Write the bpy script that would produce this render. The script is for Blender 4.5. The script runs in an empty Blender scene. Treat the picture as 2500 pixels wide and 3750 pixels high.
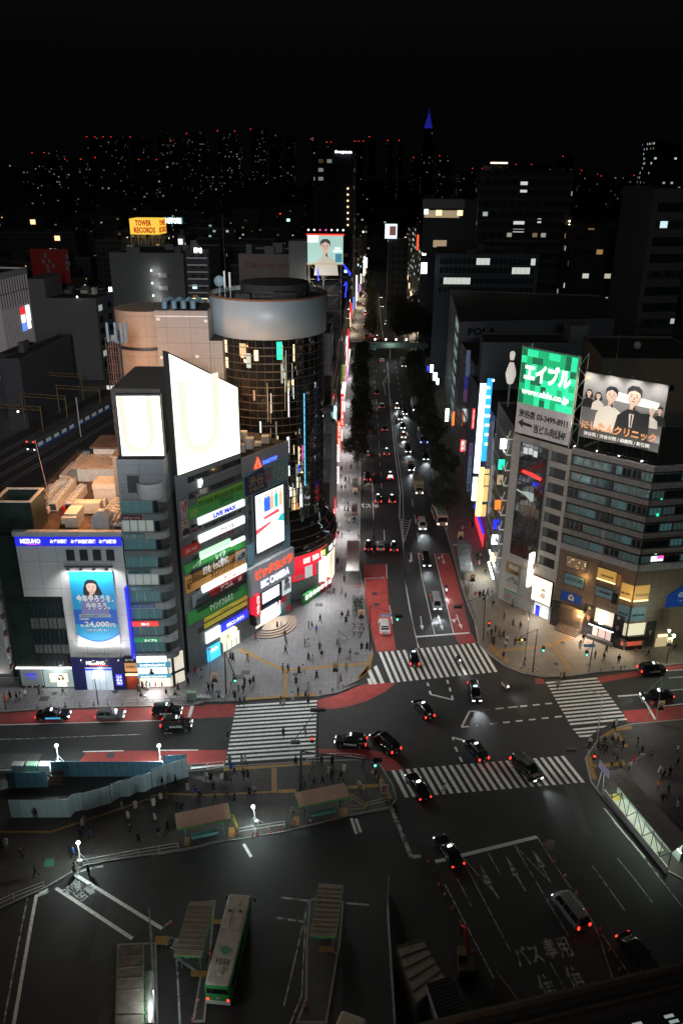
import bpy,math,random
from mathutils import Vector,Matrix
rad=math.radians
random.seed(7)
SC=bpy.context.scene
COL=SC.collection
# ------------------------------------------------------------------ camera
CAM_H,PITCH,ROLL,FPX=74.0,rad(23.0),rad(0.5),2950.0
FWD=Vector((0,math.cos(PITCH),-math.sin(PITCH)))
UP0=Vector((0,math.sin(PITCH),math.cos(PITCH)))
RIGHT=math.cos(ROLL)*Vector((1,0,0))+math.sin(ROLL)*UP0
UP=-math.sin(ROLL)*Vector((1,0,0))+math.cos(ROLL)*UP0
cam=bpy.data.objects.new('camera',bpy.data.cameras.new('camera'))
COL.objects.link(cam);SC.camera=cam
cam.matrix_world=Matrix.Translation((0,0,CAM_H)) @ Matrix((RIGHT,UP,-FWD)).transposed().to_4x4()
cam.data.sensor_fit = 'VERTICAL';cam.data.sensor_height=36;cam.data.lens=FPX / 3750*36
cam.data.clip_start=1;cam.data.clip_end=20000
# ------------------------------------------------------------------ world, exposure
w=bpy.data.worlds.new('World');SC.world=w;w.use_nodes=True
nt=w.node_tree;bg=nt.nodes['Background']
tc=nt.nodes.new('ShaderNodeTexCoord');sx=nt.nodes.new('ShaderNodeSeparateXYZ')
nt.links.new(tc.outputs['Generated'],sx.inputs[0])
ramp=nt.nodes.new('ShaderNodeValToRGB')
# night sky: nearly black over the northern horizon, city glow overhead
mr=nt.nodes.new('ShaderNodeMapRange');mr.inputs['From Min'].default_value=0.1;mr.inputs['From Max'].default_value=1
nt.links.new(sx.outputs['Z'],mr.inputs['Value']);nt.links.new(mr.outputs[0],ramp.inputs[0])
ramp.color_ramp.elements[0].color=(.0011,.0011,.0012,1)
ramp.color_ramp.elements[1].color=(.024,.021,.019,1)
nt.links.new(ramp.outputs[0],bg.inputs[0]);bg.inputs[1].default_value=1.0
SC.view_settings.view_transform = 'Standard';SC.view_settings.look = 'None'
SC.view_settings.exposure=0;SC.view_settings.gamma=1
SC.render.engine = 'CYCLES'
cy=SC.cycles
cy.use_denoising=True;cy.max_bounces=4;cy.diffuse_bounces=2;cy.glossy_bounces=3;cy.transmission_bounces=2
cy.sample_clamp_indirect=4;cy.sample_clamp_direct=0;cy.caustics_reflective=False;cy.caustics_refractive=False
cy.use_light_tree=True
# ------------------------------------------------------------------ image-coordinate helpers (frame: origin and scale of an image crop, in pixels)
FR=dict(A=(0,350,1250/1568),B=(1250,350,1250/1568),C=(0,1150,850/1568),D=(600,1100,750/1568),E=(1200,1000,600/1568),
 F=(1700,1150,800/1568),H=(0,1850,700/1568),I=(600,1750,750/1568),J=(1200,1900,700/1568),K=(1750,1900,750/1568),
 L=(0,2500,850/1568),M=(750,2500,850/1568),N=(1400,2500,1100/1568),O=(0,3000,900/1568),Q=(600,3000,900/1568),
 R=(1400,3000,1100/1568),W=(0,0,2500/1568),S=(1150,1150,1000/2352),T=(1600,1700,500/1568),U=(2000,1950,500/1568),
 V=(0,1950,450/1568),X1=(0,1600,500/1568),X2=(1950,2500,550/1568),X3=(550,2600,950/1568),X4=(1150,550,500/1568),X5=(0,900,450/1568))
def ray(fr,x,y):
    a=FR[fr];X=a[0]+x*a[2];Y=a[1]+y*a[2]
    return FWD+RIGHT*((X - 1250) / FPX) - UP*((Y - 1875) / FPX)
def G(fr,x,y,z=0.0):
    d=ray(fr,x,y);t=(z - CAM_H) / d.z
    return Vector((d.x*t,d.y*t,z))
def AT(fr,x,y,Y):
    d=ray(fr,x,y);t=Y / d.y
    return Vector((d.x*t,Y,CAM_H+d.z*t))
# ------------------------------------------------------------------ materials
MATS={}
def newmat(name):
    m=bpy.data.materials.new(name);m.use_nodes=True
    return m,m.node_tree,m.node_tree.nodes['Principled BSDF']
def mat(name,col,rough=.7,metal=0.0,var=.15,scale=1.5,em=None,es=0.0,spec=.5,bump=0.0,objcol=False,grid=None):
    """matt / painted / metal surface with noise wear; em+es for things that give light; grid=(w,h) adds panel joints"""
    if name in MATS: return MATS[name]
    m,t,b=newmat(name);N,Lk=t.nodes,t.links
    b.inputs['Roughness'].default_value=rough;b.inputs['Metallic'].default_value=metal
    b.inputs['Specular IOR Level'].default_value=spec
    c4=(*col,1)
    src=None
    if objcol:
        oi=N.new('ShaderNodeObjectInfo');src=oi.outputs['Color']
    tcn=N.new('ShaderNodeTexCoord')
    if var>0:
        nz=N.new('ShaderNodeTexNoise');nz.inputs['Scale'].default_value=scale;nz.inputs['Detail'].default_value=5
        Lk.new(tcn.outputs['Object'],nz.inputs['Vector'])
        r=N.new('ShaderNodeMapRange');r.inputs['From Min'].default_value=.3;r.inputs['From Max'].default_value=.7
        r.inputs['To Min'].default_value=1 - var;r.inputs['To Max'].default_value=1+var
        Lk.new(nz.outputs['Fac'],r.inputs['Value'])
        mx=N.new('ShaderNodeVectorMath');mx.operation = 'SCALE'
        if src: Lk.new(src,mx.inputs[0])
        else: mx.inputs[0].default_value=col
        Lk.new(r.outputs[0],mx.inputs['Scale'])
        src=mx.outputs[0]
        rr=N.new('ShaderNodeMapRange');rr.inputs['To Min'].default_value=max(.02,rough - .12);rr.inputs['To Max'].default_value=min(1,rough+.12)
        Lk.new(nz.outputs['Fac'],rr.inputs['Value']);Lk.new(rr.outputs[0],b.inputs['Roughness'])
        if bump:
            bp=N.new('ShaderNodeBump');bp.inputs['Strength'].default_value=bump;bp.inputs['Distance'].default_value=.05
            Lk.new(nz.outputs['Fac'],bp.inputs['Height']);Lk.new(bp.outputs[0],b.inputs['Normal'])
    if grid:
        gx,gz,dk=grid
        sp=N.new('ShaderNodeSeparateXYZ');Lk.new(tcn.outputs['Object'],sp.inputs[0])
        def joint(sock,wdt,lw):
            a=N.new('ShaderNodeMath');a.operation = 'PINGPONG';a.inputs[1].default_value=wdt / 2;Lk.new(sock,a.inputs[0])
            c=N.new('ShaderNodeMath');c.operation = 'LESS_THAN';c.inputs[1].default_value=lw;Lk.new(a.outputs[0],c.inputs[0]);return c.outputs[0]
        ad=N.new('ShaderNodeMath');ad.operation = 'ADD';Lk.new(sp.outputs['X'],ad.inputs[0]);Lk.new(sp.outputs['Y'],ad.inputs[1])
        j1=joint(sp.outputs['Z'],gz,.035) if gz<50 else joint(sp.outputs['X'],gx,.03)
        j2=joint(ad.outputs[0],gx,.035) if gz<50 else joint(sp.outputs['Y'],gx,.03)
        mxj=N.new('ShaderNodeMath');mxj.operation = 'MAXIMUM';Lk.new(j1,mxj.inputs[0]);Lk.new(j2,mxj.inputs[1])
        mm=N.new('ShaderNodeMix');mm.data_type = 'RGBA';Lk.new(mxj.outputs[0],mm.inputs[0])
        if src: Lk.new(src,mm.inputs[6])
        else: mm.inputs[6].default_value=c4
        mm.inputs[7].default_value=(col[0]*dk,col[1]*dk,col[2]*dk,1);src=mm.outputs[2]
    if src: Lk.new(src,b.inputs['Base Color'])
    else: b.inputs['Base Color'].default_value=c4
    if em:
        b.inputs['Emission Color'].default_value=(*em,1);b.inputs['Emission Strength'].default_value=es
        if es<1.2: m.cycles.emission_sampling = 'NONE'
    MATS[name]=m
    return m
def emi(name,col,s,sample=None):
    if name in MATS: return MATS[name]
    m=mat(name,(min(.8,col[0]*.6+.03),min(.8,col[1]*.6+.03),min(.8,col[2]*.6+.03)),.5,em=col,es=s,var=0)
    if sample is False: m.cycles.emission_sampling = 'NONE'
    if sample: m.cycles.emission_sampling = 'AUTO'
    return m
def far_mat(name,base,frac,strength,cw=3.0,ch=3.4,warm=.5,fill=(.22,.3)):
    """night facade: a grid of windows, a random share of them lit"""
    if name in MATS: return MATS[name]
    m,t,b=newmat(name);N,Lk=t.nodes,t.links
    def M(op,*a):
        n=N.new('ShaderNodeMath');n.operation=op
        for i,v in enumerate(a):
            if isinstance(v,(int,float)): n.inputs[i].default_value=v
            else: Lk.new(v,n.inputs[i])
        return n.outputs[0]
    tcn=N.new('ShaderNodeTexCoord');g=N.new('ShaderNodeNewGeometry');oi=N.new('ShaderNodeObjectInfo')
    sp=N.new('ShaderNodeSeparateXYZ');Lk.new(tcn.outputs['Object'],sp.inputs[0])
    sn=N.new('ShaderNodeSeparateXYZ');Lk.new(tcn.outputs['Normal'],sn.inputs[0])
    ax=M('GREATER_THAN',M('ABSOLUTE',sn.outputs['X']),.6)
    u=M('ADD',M('MULTIPLY',sp.outputs['Y'],ax),M('MULTIPLY',sp.outputs['X'],M('SUBTRACT',1,ax)))
    cu=M('DIVIDE',u,cw);cz=M('DIVIDE',sp.outputs['Z'],ch)
    fu,fz=M('FLOOR',cu),M('FLOOR',cz)
    du=M('ABSOLUTE',M('SUBTRACT',M('FRACT',cu),.5));dz=M('ABSOLUTE',M('SUBTRACT',M('FRACT',cz),.5))
    win=M('MULTIPLY',M('LESS_THAN',du,.5 - fill[0]),M('LESS_THAN',dz,.5 - fill[1]))
    side=M('LESS_THAN',M('ABSOLUTE',sn.outputs['Z']),.5)
    win=M('MULTIPLY',win,side)
    cb=N.new('ShaderNodeCombineXYZ');Lk.new(fu,cb.inputs[0]);Lk.new(fz,cb.inputs[1])
    Lk.new(M('ADD',M('MULTIPLY',oi.outputs['Random'],977),M('MULTIPLY',ax,31)),cb.inputs[2])
    wn=N.new('ShaderNodeTexWhiteNoise');wn.noise_dimensions = '3D';Lk.new(cb.outputs[0],wn.inputs['Vector'])
    # lit windows come in clusters: a coarse noise moves the threshold
    nz=N.new('ShaderNodeTexNoise');nz.inputs['Scale'].default_value=.22;Lk.new(cb.outputs[0],nz.inputs['Vector'])
    thr=M('MULTIPLY',M('POWER',nz.outputs['Fac'],3.0),frac*7)
    lit=M('MULTIPLY',M('LESS_THAN',wn.outputs['Value'],thr),win)
    wn2=N.new('ShaderNodeTexWhiteNoise');wn2.noise_dimensions = '4D';Lk.new(cb.outputs[0],wn2.inputs['Vector']);wn2.inputs['W'].default_value=3
    rp=N.new('ShaderNodeValToRGB');e=rp.color_ramp.elements
    e[0].color=(1,.55,.22,1);e[1].color=(.7,.95,1,1)
    e[0].position=warm*.6;e[1].position=min(1,warm+.35);k=rp.color_ramp.elements.new(warm*.6+.12);k.color=(1,.88,.66,1)
    Lk.new(wn2.outputs['Value'],rp.inputs[0])
    wn3=M('MULTIPLY',M('POWER',M('ADD',wn2.outputs['Value'],.15),1.6),strength)
    Lk.new(rp.outputs[0],b.inputs['Emission Color']);Lk.new(M('MULTIPLY',lit,wn3),b.inputs['Emission Strength'])
    mm=N.new('ShaderNodeMix');mm.data_type = 'RGBA';Lk.new(win,mm.inputs[0])
    mm.inputs[6].default_value=(*base,1);mm.inputs[7].default_value=(base[0]*.25,base[1]*.28,base[2]*.32,1)
    Lk.new(mm.outputs[2],b.inputs['Base Color']);b.inputs['Roughness'].default_value=.75
    m.cycles.emission_sampling = 'NONE'
    MATS[name]=m
    return m
def glass(name,col=(.02,.03,.035),rough=.06,ior=1.7,bump=.0,em=None,es=0):
    if name in MATS: return MATS[name]
    m,t,b=newmat(name)
    b.inputs['Base Color'].default_value=(*col,1);b.inputs['Roughness'].default_value=rough;b.inputs['IOR'].default_value=ior
    if bump:
        N,Lk=t.nodes,t.links
        tcn=N.new('ShaderNodeTexCoord');nz=N.new('ShaderNodeTexNoise');nz.inputs['Scale'].default_value=.35
        Lk.new(tcn.outputs['Object'],nz.inputs['Vector'])
        bp=N.new('ShaderNodeBump');bp.inputs['Strength'].default_value=bump;bp.inputs['Distance'].default_value=.3
        Lk.new(nz.outputs['Fac'],bp.inputs['Height']);Lk.new(bp.outputs[0],b.inputs['Normal'])
    if em:
        b.inputs['Emission Color'].default_value=(*em,1);b.inputs['Emission Strength'].default_value=es
        m.cycles.emission_sampling = 'NONE'
    MATS[name]=m
    return m
# ------------------------------------------------------------------ objects
ORG={}
def tag(o,label=None,cat=None,group=None,kind=None):
    if label: o['label']=label
    if cat: o['category']=cat
    if group: o['group']=group
    if kind: o['kind']=kind
    return o
def thing(name,label,cat,loc=(0,0,0),group=None,rotz=0.0):
    o=bpy.data.objects.new(name,None);COL.objects.link(o);o.empty_display_size=.3
    o.location=loc;o.rotation_euler=(0,0,rotz);ORG[o.name]=Vector(loc)
    return tag(o,label,cat,group)
def V3(p,z=None):
    return Vector((p[0],p[1],(p[2] if len(p)>2 else 0) if z is None else z))
class MB:
    """collects shapes and links them as one mesh object"""
    def __init__(s): s.v=[];s.f=[];s.m=[];s.sm=[]
    def add(s,vs,fs,m=0,smooth=False):
        o=len(s.v);s.v+=[Vector(p) for p in vs]
        for f in fs: s.f.append([i+o for i in f]);s.m.append(m);s.sm.append(smooth)
        return s
    def box(s,x0,x1,y0,y1,z0,z1,m=0,M=None):
        vs=[Vector(p) for p in ((x0,y0,z0),(x1,y0,z0),(x1,y1,z0),(x0,y1,z0),(x0,y0,z1),(x1,y0,z1),(x1,y1,z1),(x0,y1,z1))]
        if M: vs=[M @ p for p in vs]
        return s.add(vs,[(0,3,2,1),(4,5,6,7),(0,1,5,4),(1,2,6,5),(2,3,7,6),(3,0,4,7)],m)
    def prism(s,poly,z0,z1,m=0,mtop=None,bottom=True):
        n=len(poly);a=sum(poly[i][0]*poly[(i+1)%n][1]-poly[(i+1)%n][0]*poly[i][1] for i in range(n))
        if a<0: poly=list(poly)[::-1]
        o=[V3(p,z0) for p in poly]+[V3(p,z1) for p in poly]
        s.add(o,[(i,(i+1)%n,n+(i+1)%n,n+i) for i in range(n)]+([tuple(range(n))[::-1]] if bottom else []),m)
        return s.add(o[n:],[tuple(range(n))],m if mtop is None else mtop)
    def flat(s,pts,m=0): return s.add(pts,[tuple(range(len(pts)))],m)
    def tube(s,p,q,r,n=6,m=0,r2=None,caps=True):
        p,q=V3(p),V3(q);d=q - p
        if d.length<1e-6: return s
        r2=r if r2 is None else r2
        a=d.orthogonal().normalized();b=d.normalized().cross(a)
        vs=[]
        for c,rr in ((p,r),(q,r2)):
            for i in range(n):
                t=2*math.pi*i/n;vs.append(c+(a*math.cos(t)+b*math.sin(t))*rr)
        fs=[(i,(i+1)%n,n+(i+1)%n,n+i) for i in range(n)]
        s.add(vs,fs,m,n>6)
        if caps: s.add(vs,[tuple(range(n))[::-1],tuple(range(n,2*n))],m)
        return s
    def path(s,pts,r,n=5,m=0):
        for a,b in zip(pts,pts[1:]): s.tube(a,b,r,n,m)
        return s
    def lathe(s,prof,n=16,m=0,c=(0,0,0),smooth=True,a0=0,a1=2*math.pi,cap=True):
        c=V3(c);full=abs(a1-a0-2*math.pi)<1e-4;k=n if full else n+1;vs=[]
        for r,z in prof:
            for i in range(k):
                t=a0+(a1-a0)*i/n;vs.append(c+Vector((r*math.cos(t),r*math.sin(t),z)))
        fs=[]
        for j in range(len(prof)-1):
            for i in range(n):
                i2=(i+1) % k;fs.append((j*k+i,j*k+i2,(j+1)*k+i2,(j+1)*k+i))
        s.add(vs,fs,m,smooth)
        if full and cap:
            if prof[-1][0]>.01: s.add(vs[-k:],[tuple(range(k))],m)
            if prof[0][0]>.01: s.add(vs[:k],[tuple(range(k))[::-1]],m)
        return s
    def ball(s,c,r,m=0,sz=1.0,n=10,k=6):
        return s.lathe([(max(1e-3,r*math.sin(math.pi*j/k)),-r*sz*math.cos(math.pi*j/k)) for j in range(k+1)],n,m,c)
    def loft(s,rings,m=0,smooth=True,cap=True):
        k=len(rings[0]);vs=[p for r in rings for p in r]
        s.add(vs,[(j*k+i,j*k+(i+1)%k,(j+1)*k+(i+1)%k,(j+1)*k+i) for j in range(len(rings)-1) for i in range(k)],m,smooth)
        if cap: s.add(rings[0],[tuple(range(k))[::-1]],m);s.add(rings[-1],[tuple(range(k))],m)
        return s
    def build(s,name,mats,parent=None,kind=None,org=None):
        if not isinstance(mats,(list,tuple)): mats=[mats]
        o0=ORG.get(parent.name,Vector()) if parent is not None else Vector(org or (0,0,0))
        me=bpy.data.meshes.new(name)
        me.from_pydata([p - o0 for p in s.v],[],s.f)
        for mt in mats: me.materials.append(mt)
        if s.f:
            me.polygons.foreach_set('material_index',s.m);me.polygons.foreach_set('use_smooth',s.sm)
        me.update()
        o=bpy.data.objects.new(name,me);COL.objects.link(o)
        if parent is not None: o.parent=parent
        else: o.location=o0
        ORG[o.name]=o0
        if kind: o['kind']=kind
        return o
def dup(o,parent=None,loc=None,rz=None,color=None):
    c=o.copy();COL.objects.link(c);c.parent=parent;ORG[c.name]=ORG.get(o.name,Vector())
    if color is not None: c.color=color
    if loc is not None: c.location=loc
    if rz is not None: c.rotation_euler=(0,0,rz)
    for ch in list(o.children): dup(ch,c,color=color)
    return c
def set_color(o,col):
    o.color=col
    for c in o.children: set_color(c,col)
class Wall:
    """vertical plane from P1 to P2 (left to right as seen from outside)"""
    def __init__(s,P1,P2):
        s.p=Vector(P1[:2]).to_3d();d=Vector(P2[:2]).to_3d() - s.p;s.L=d.length;s.d=d.normalized();s.n=Vector((s.d.y,-s.d.x,0))
    def P(s,u,z,out=0.0): return s.p+s.d*u+s.n*out+Vector((0,0,z))
    def uv(s,fr,x,y):
        d=ray(fr,x,y);t=s.p.dot(s.n) / (d.x*s.n.x+d.y*s.n.y);q=d*t
        return (q - s.p).dot(s.d),CAM_H+q.z
    def rect(s,fr,tl,br):
        a,b=s.uv(fr,*tl),s.uv(fr,*br);return a[0],b[0],b[1],a[1]
    def box(s,mb,u0,u1,z0,z1,d0,d1,m=0):
        M=Matrix((s.d,-s.n,Vector((0,0,1)))).transposed().to_4x4();M.translation=s.p
        return mb.box(u0,u1,-d1,-d0,z0,z1,m,M)
    def poly(s,mb,pts,out,m=0): return mb.flat([s.P(u,z,out) for u,z in pts],m)
def text(body,wall,rect,m,parent,out=.2,bold=.012,ext=.02,name='lettering',vert=False,lines=False):
    """real lettering fitted into rect=(u0,u1,z0,z1) of a wall"""
    c=bpy.data.curves.new('t', 'FONT');c.body = '\n'.join(body) if vert else body
    c.resolution_u=2;c.extrude=ext;c.offset=bold;c.align_x = 'CENTER';c.space_line=.95
    o=bpy.data.objects.new('t',c);COL.objects.link(o)
    me=bpy.data.meshes.new_from_object(o.evaluated_get(bpy.context.evaluated_depsgraph_get()))
    bpy.data.objects.remove(o);bpy.data.curves.remove(c)
    xs=[v.co.x for v in me.vertices];ys=[v.co.y for v in me.vertices]
    if not xs: return None
    x0,x1,y0,y1=min(xs),max(xs),min(ys),max(ys);u0,u1,z0,z1=rect
    o0=ORG.get(parent.name,Vector())
    for v in me.vertices:
        u=u0+(v.co.x-x0)/(x1-x0)*(u1-u0);z=z0+(v.co.y-y0)/max(1e-6,y1-y0)*(z1-z0)
        v.co=wall.P(u,z,out+v.co.z) - o0
    me.name=name;me.materials.clear();me.materials.append(m)
    o=bpy.data.objects.new(name,me);COL.objects.link(o);o.parent=parent;ORG[o.name]=o0
    return o
def sub(r,a0,a1,b0,b1):
    u0,u1,z0,z1=r;return (u0+(u1-u0)*a0,u0+(u1-u0)*a1,z0+(z1-z0)*b0,z0+(z1-z0)*b1)
def sign(parent,wall,r,m,out=.12,dep=.14,name='sign_panel',texts=(),frame=None):
    mb=MB();wall.box(mb,*r,out-dep,out)
    o=mb.build(name,m,parent)
    if frame:
        f=MB();u0,u1,z0,z1=r;t=.1
        for q in ((u0-t,u0,z0-t,z1+t),(u1,u1+t,z0-t,z1+t),(u0,u1,z0-t,z0),(u0,u1,z1,z1+t)): wall.box(f,*q,out-dep,out+.03)
        f.build('sign_frame',frame,o)
    for tx in texts:
        s,(a0,a1,b0,b1),mt=tx[:3]
        text(s,wall,sub(r,a0,a1,b0,b1),mt,o,out=out+.03,**(tx[3] if len(tx)>3 else {}))
    return o
def light(kind,name,loc,power,col=(1,.95,.88),size=.15,parent=None,aim=None,cone=100,blend=.6):
    l=bpy.data.lights.new(name,kind);l.energy=power;l.color=col
    if kind == 'AREA': l.size=size
    else: l.shadow_soft_size=size
    o=bpy.data.objects.new(name,l);COL.objects.link(o)
    loc=Vector(loc)
    if kind == 'SPOT': l.spot_size=rad(cone);l.spot_blend=blend
    if aim is not None: o.rotation_euler=(Vector(aim) - loc).to_track_quat('-Z', 'Y').to_euler()
    if parent is not None: o.parent=parent;loc=loc - ORG.get(parent.name,Vector())
    o.location=loc
    return o

# ------------------------------------------------------------------ unseen wash spots added near the viewpoint to brighten facades and ground
light('SPOT', 'added_wash_spot',(-2,16,54),52000,(.84,.92,1),4,None,(-16,122,27),60,.9)
light('SPOT', 'added_wash_spot',(22,16,54),24000,(1,.93,.86),4,None,(42,122,22),56,.9)
light('SPOT', 'added_wash_spot',(-6,-8,50),6500,(1,.74,.54),5,None,(-8,58,0),95,1)
light('SPOT', 'added_wash_spot',(-10,0,78),520000,(.95,.97,1),5,None,(-88,300,30),34,.6)
light('SPOT', 'added_wash_spot',(10,0,78),60000,(.8,.9,1),5,None,(65,255,30),32,.7)
# ================================================================== palette
asphalt=mat('asphalt',(.027,.027,.028),.72,var=.22,scale=.35,bump=.15)
asphalt_w=mat('asphalt_worn',(.075,.07,.068),.8,var=.3,scale=.8)
paving=mat('paving_stone',(.165,.16,.17),.6,var=.16,scale=.8,grid=(.9,99,.7))
paving2=mat('paving_brown',(.2,.165,.13),.62,var=.2,scale=.6,grid=(.9,99,.7))
paving3=mat('paving_dark',(.06,.055,.052),.7,var=.25,scale=.6,grid=(.9,99,.7))
kerb_m=mat('kerb_concrete',(.3,.29,.28),.8)
redlane=mat('red_lane_coating',(.33,.045,.04),.7,var=.2,scale=.7)
def worn(name,col,lo=.36,hi=.44,scale=1.3):
    """road paint with patches rubbed off to the asphalt"""
    m=mat(name,col,.6,var=.18,scale=2.5);t=m.node_tree;N,Lk=t.nodes,t.links
    nz=N.new('ShaderNodeTexNoise');nz.inputs['Scale'].default_value=scale;nz.inputs['Detail'].default_value=8;nz.inputs['Roughness'].default_value=.7
    tcn=N.new('ShaderNodeTexCoord');Lk.new(tcn.outputs['Object'],nz.inputs['Vector'])
    r=N.new('ShaderNodeMapRange');r.inputs['From Min'].default_value=lo;r.inputs['From Max'].default_value=hi;Lk.new(nz.outputs['Fac'],r.inputs['Value'])
    b=N['Principled BSDF'];old=b.inputs['Base Color'].links[0].from_socket
    mx=N.new('ShaderNodeMix');mx.data_type = 'RGBA';Lk.new(r.outputs[0],mx.inputs[0]);mx.inputs[6].default_value=(.06,.06,.06,1);Lk.new(old,mx.inputs[7]);Lk.new(mx.outputs[2],b.inputs['Base Color'])
    return m
white_p=worn('road_paint_white',(.82,.82,.8),.32,.38)
white_w=worn('road_paint_worn',(.5,.5,.49),.42,.54)
yellow_p=worn('tactile_paving_yellow',(.34,.18,.035),.3,.4)
concrete=mat('concrete',(.28,.28,.27),.8)
concrete_d=mat('concrete_dark',(.13,.13,.128),.8)
steel=mat('galvanised_steel',(.42,.43,.44),.45,.6,var=.08)
steel_d=mat('dark_steel',(.06,.06,.065),.5,.5,var=.1)
black_m=mat('black_paint',(.015,.015,.017),.35,var=0)
rubber=mat('rubber',(.02,.02,.02),.8,var=0)
white_m=mat('white_paint',(.75,.75,.74),.5,var=.06)
cream=mat('cream_sheet_metal',(.62,.58,.5),.6,var=.12)
red_m=mat('red_paint',(.5,.02,.02),.4,var=.08)
T_black=mat('lettering_black',(.015,.015,.015),.5,var=0)
T_white=mat('lettering_white',(.8,.8,.8),.5,var=0)
T_red=mat('lettering_red',(.6,.02,.03),.5,var=0)
T_blue=mat('lettering_blue',(.02,.06,.4),.5,var=0)
T_gold=mat('lettering_gold',(.5,.33,.1),.4,var=0)
E_white=emi('lit_white',(1,.98,.95),1.3)
E_white2=emi('lit_white_strong',(.92,1,.98),4.0)
E_cool=emi('lit_cool',(.75,.93,1),2.2)
E_warm=emi('lit_warm',(1,.78,.42),1.6)
E_warm3=emi('lit_warm_strong',(1,.8,.5),5)
E_red=emi('lit_red',(1,.04,.03),1.3)
E_red3=emi('lit_red_strong',(1,.05,.02),5)
E_orange=emi('lit_orange',(1,.22,.03),1.4)
E_blue=emi('lit_blue',(.03,.04,1),1.0)
E_blue2=emi('lit_deep_blue',(.015,.02,.75),.9)
E_cyan=emi('lit_cyan',(.05,.5,.9),1.6)
E_green=emi('lit_green',(.02,.9,.45),1.6)
E_lime=emi('lit_lime',(.12,.6,.1),.8)
E_yellow=emi('lit_yellow',(1,.8,.2),1.3)
E_purple=emi('lit_purple',(.35,.1,.8),1)
E_magenta=emi('lit_magenta',(1,.1,.5),1.5)
E_dim=emi('lit_dim_interior',(.7,.85,.8),.35)
E_dimw=emi('lit_dim_warm',(1,.75,.45),.35)
glass_d=glass('dark_glass')
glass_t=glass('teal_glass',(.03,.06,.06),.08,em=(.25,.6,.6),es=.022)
def add_patches(m,k=.35):
    """large uneven patches and fine aggregate on the asphalt"""
    t=m.node_tree;N,Lk=t.nodes,t.links;b=N['Principled BSDF'];old=b.inputs['Base Color'].links[0].from_socket;tcn=N.new('ShaderNodeTexCoord')
    for sc_,lo,hi in ((.06,.75,1.3),(7,.7,1.35)):
        nz=N.new('ShaderNodeTexNoise');nz.inputs['Scale'].default_value=sc_;nz.inputs['Detail'].default_value=6;Lk.new(tcn.outputs['Object'],nz.inputs['Vector'])
        r=N.new('ShaderNodeMapRange');r.inputs['From Min'].default_value=.38;r.inputs['From Max'].default_value=.62;r.inputs['To Min'].default_value=lo;r.inputs['To Max'].default_value=hi;Lk.new(nz.outputs['Fac'],r.inputs['Value'])
        mx=N.new('ShaderNodeVectorMath');mx.operation = 'SCALE';Lk.new(old,mx.inputs[0]);Lk.new(r.outputs[0],mx.inputs['Scale']);old=mx.outputs[0]
    Lk.new(old,b.inputs['Base Color'])
for m_ in (asphalt,redlane,paving,paving2,paving3): add_patches(m_)
# ================================================================== ground and roads
mb=MB();mb.flat([(-9000,-600,0),(9000,-600,0),(9000,12000,0),(-9000,12000,0)])
mb.build('ground',asphalt,kind='structure')
def gpts(fr,pts,z=0.0): return [G(fr,x,y,z) for x,y in pts]
def pave(name,poly,m,z=.14,w=.22):
    k=MB();k.prism([V3(p,0) for p in poly],0,z-.012,0);k.build(name + '_kerb',kerb_m,kind='structure')
    c=sum((V3(p,0) for p in poly),Vector()) / len(poly)
    n=len(poly);P=[V3(p,0) for p in poly];a=sum(P[i].x*P[(i+1)%n].y-P[(i+1)%n].x*P[i].y for i in range(n));sg=1 if a>0 else -1
    ins=[]
    for i in range(n):
        d1=(P[i]-P[i-1]).normalized();d2=(P[(i+1)%n]-P[i]).normalized();nn=(Vector((-d1.y,d1.x,0))+Vector((-d2.y,d2.x,0)))
        nn=nn.normalized()*(w/max(.4,nn.length/2))*sg;ins.append(V3(P[i]+nn,z-.01))
    t=MB();t.prism(ins,z-.02,z);return t.build(name,m,kind='structure')
kW=gpts('S',[(400,2000),(400,1800),(400,1500),(405,1200)])
west=[(-160,97)]+gpts('L',[(0,200),(250,185),(800,165),(1300,155)])+gpts('M',[(0,130),(210,125),(500,100),(760,95),(900,70),(1040,10)]) \
     + gpts('J',[(100,1400),(270,1320),(350,1220),(370,1100),(345,1000),(300,600),(262,400),(265,130)])+[G('S',400,1500),G('S',405,1200),(8.3,290),(9.4,345),(-160,345)]
pave('pavement',west,paving)
pave('pavement',[(9.8,383),(14.5,543),(24,760),(-160,760),(-160,383)],paving3)
east=gpts('K',[(1568,1110),(1250,1150),(900,1180),(700,1210),(500,1215),(330,1185),(200,1130),(80,1040),(0,960)]) \
     + gpts('J',[(1200,850),(1120,650),(1060,450),(1010,250),(950,60)])+[(23.4,190),(25,234),(26.5,288),(28.4,345),(160,345),(160,128)]
pave('pavement',east,paving2)
pave('pavement',[(30.5,383),(34,543),(42,760),(200,760),(200,383)],paving3)
island=gpts('L',[(0,590),(350,588),(1300,598)])+gpts('M',[(0,590),(110,570),(700,530),(1100,520),(1190,560),(1270,690),(1300,790),(1250,850),(1000,900),(550,1010),(0,1100)]) \
     + gpts('L',[(1568,1060),(1200,1140)])+gpts('O',[(700,270),(530,305)])+gpts('O',[(290,445),(0,575)])+[(-60,58),(-75,84)]
pave('terminal_island',island,paving3)
plaza=gpts('X2',[(1568,385),(1040,430),(840,480),(740,545),(640,640),(540,790),(600,1040),(700,1180),(1390,1970)])+[(60,50),(90,60),(90,103)]
pave('station_plaza',plaza,paving3)
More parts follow.
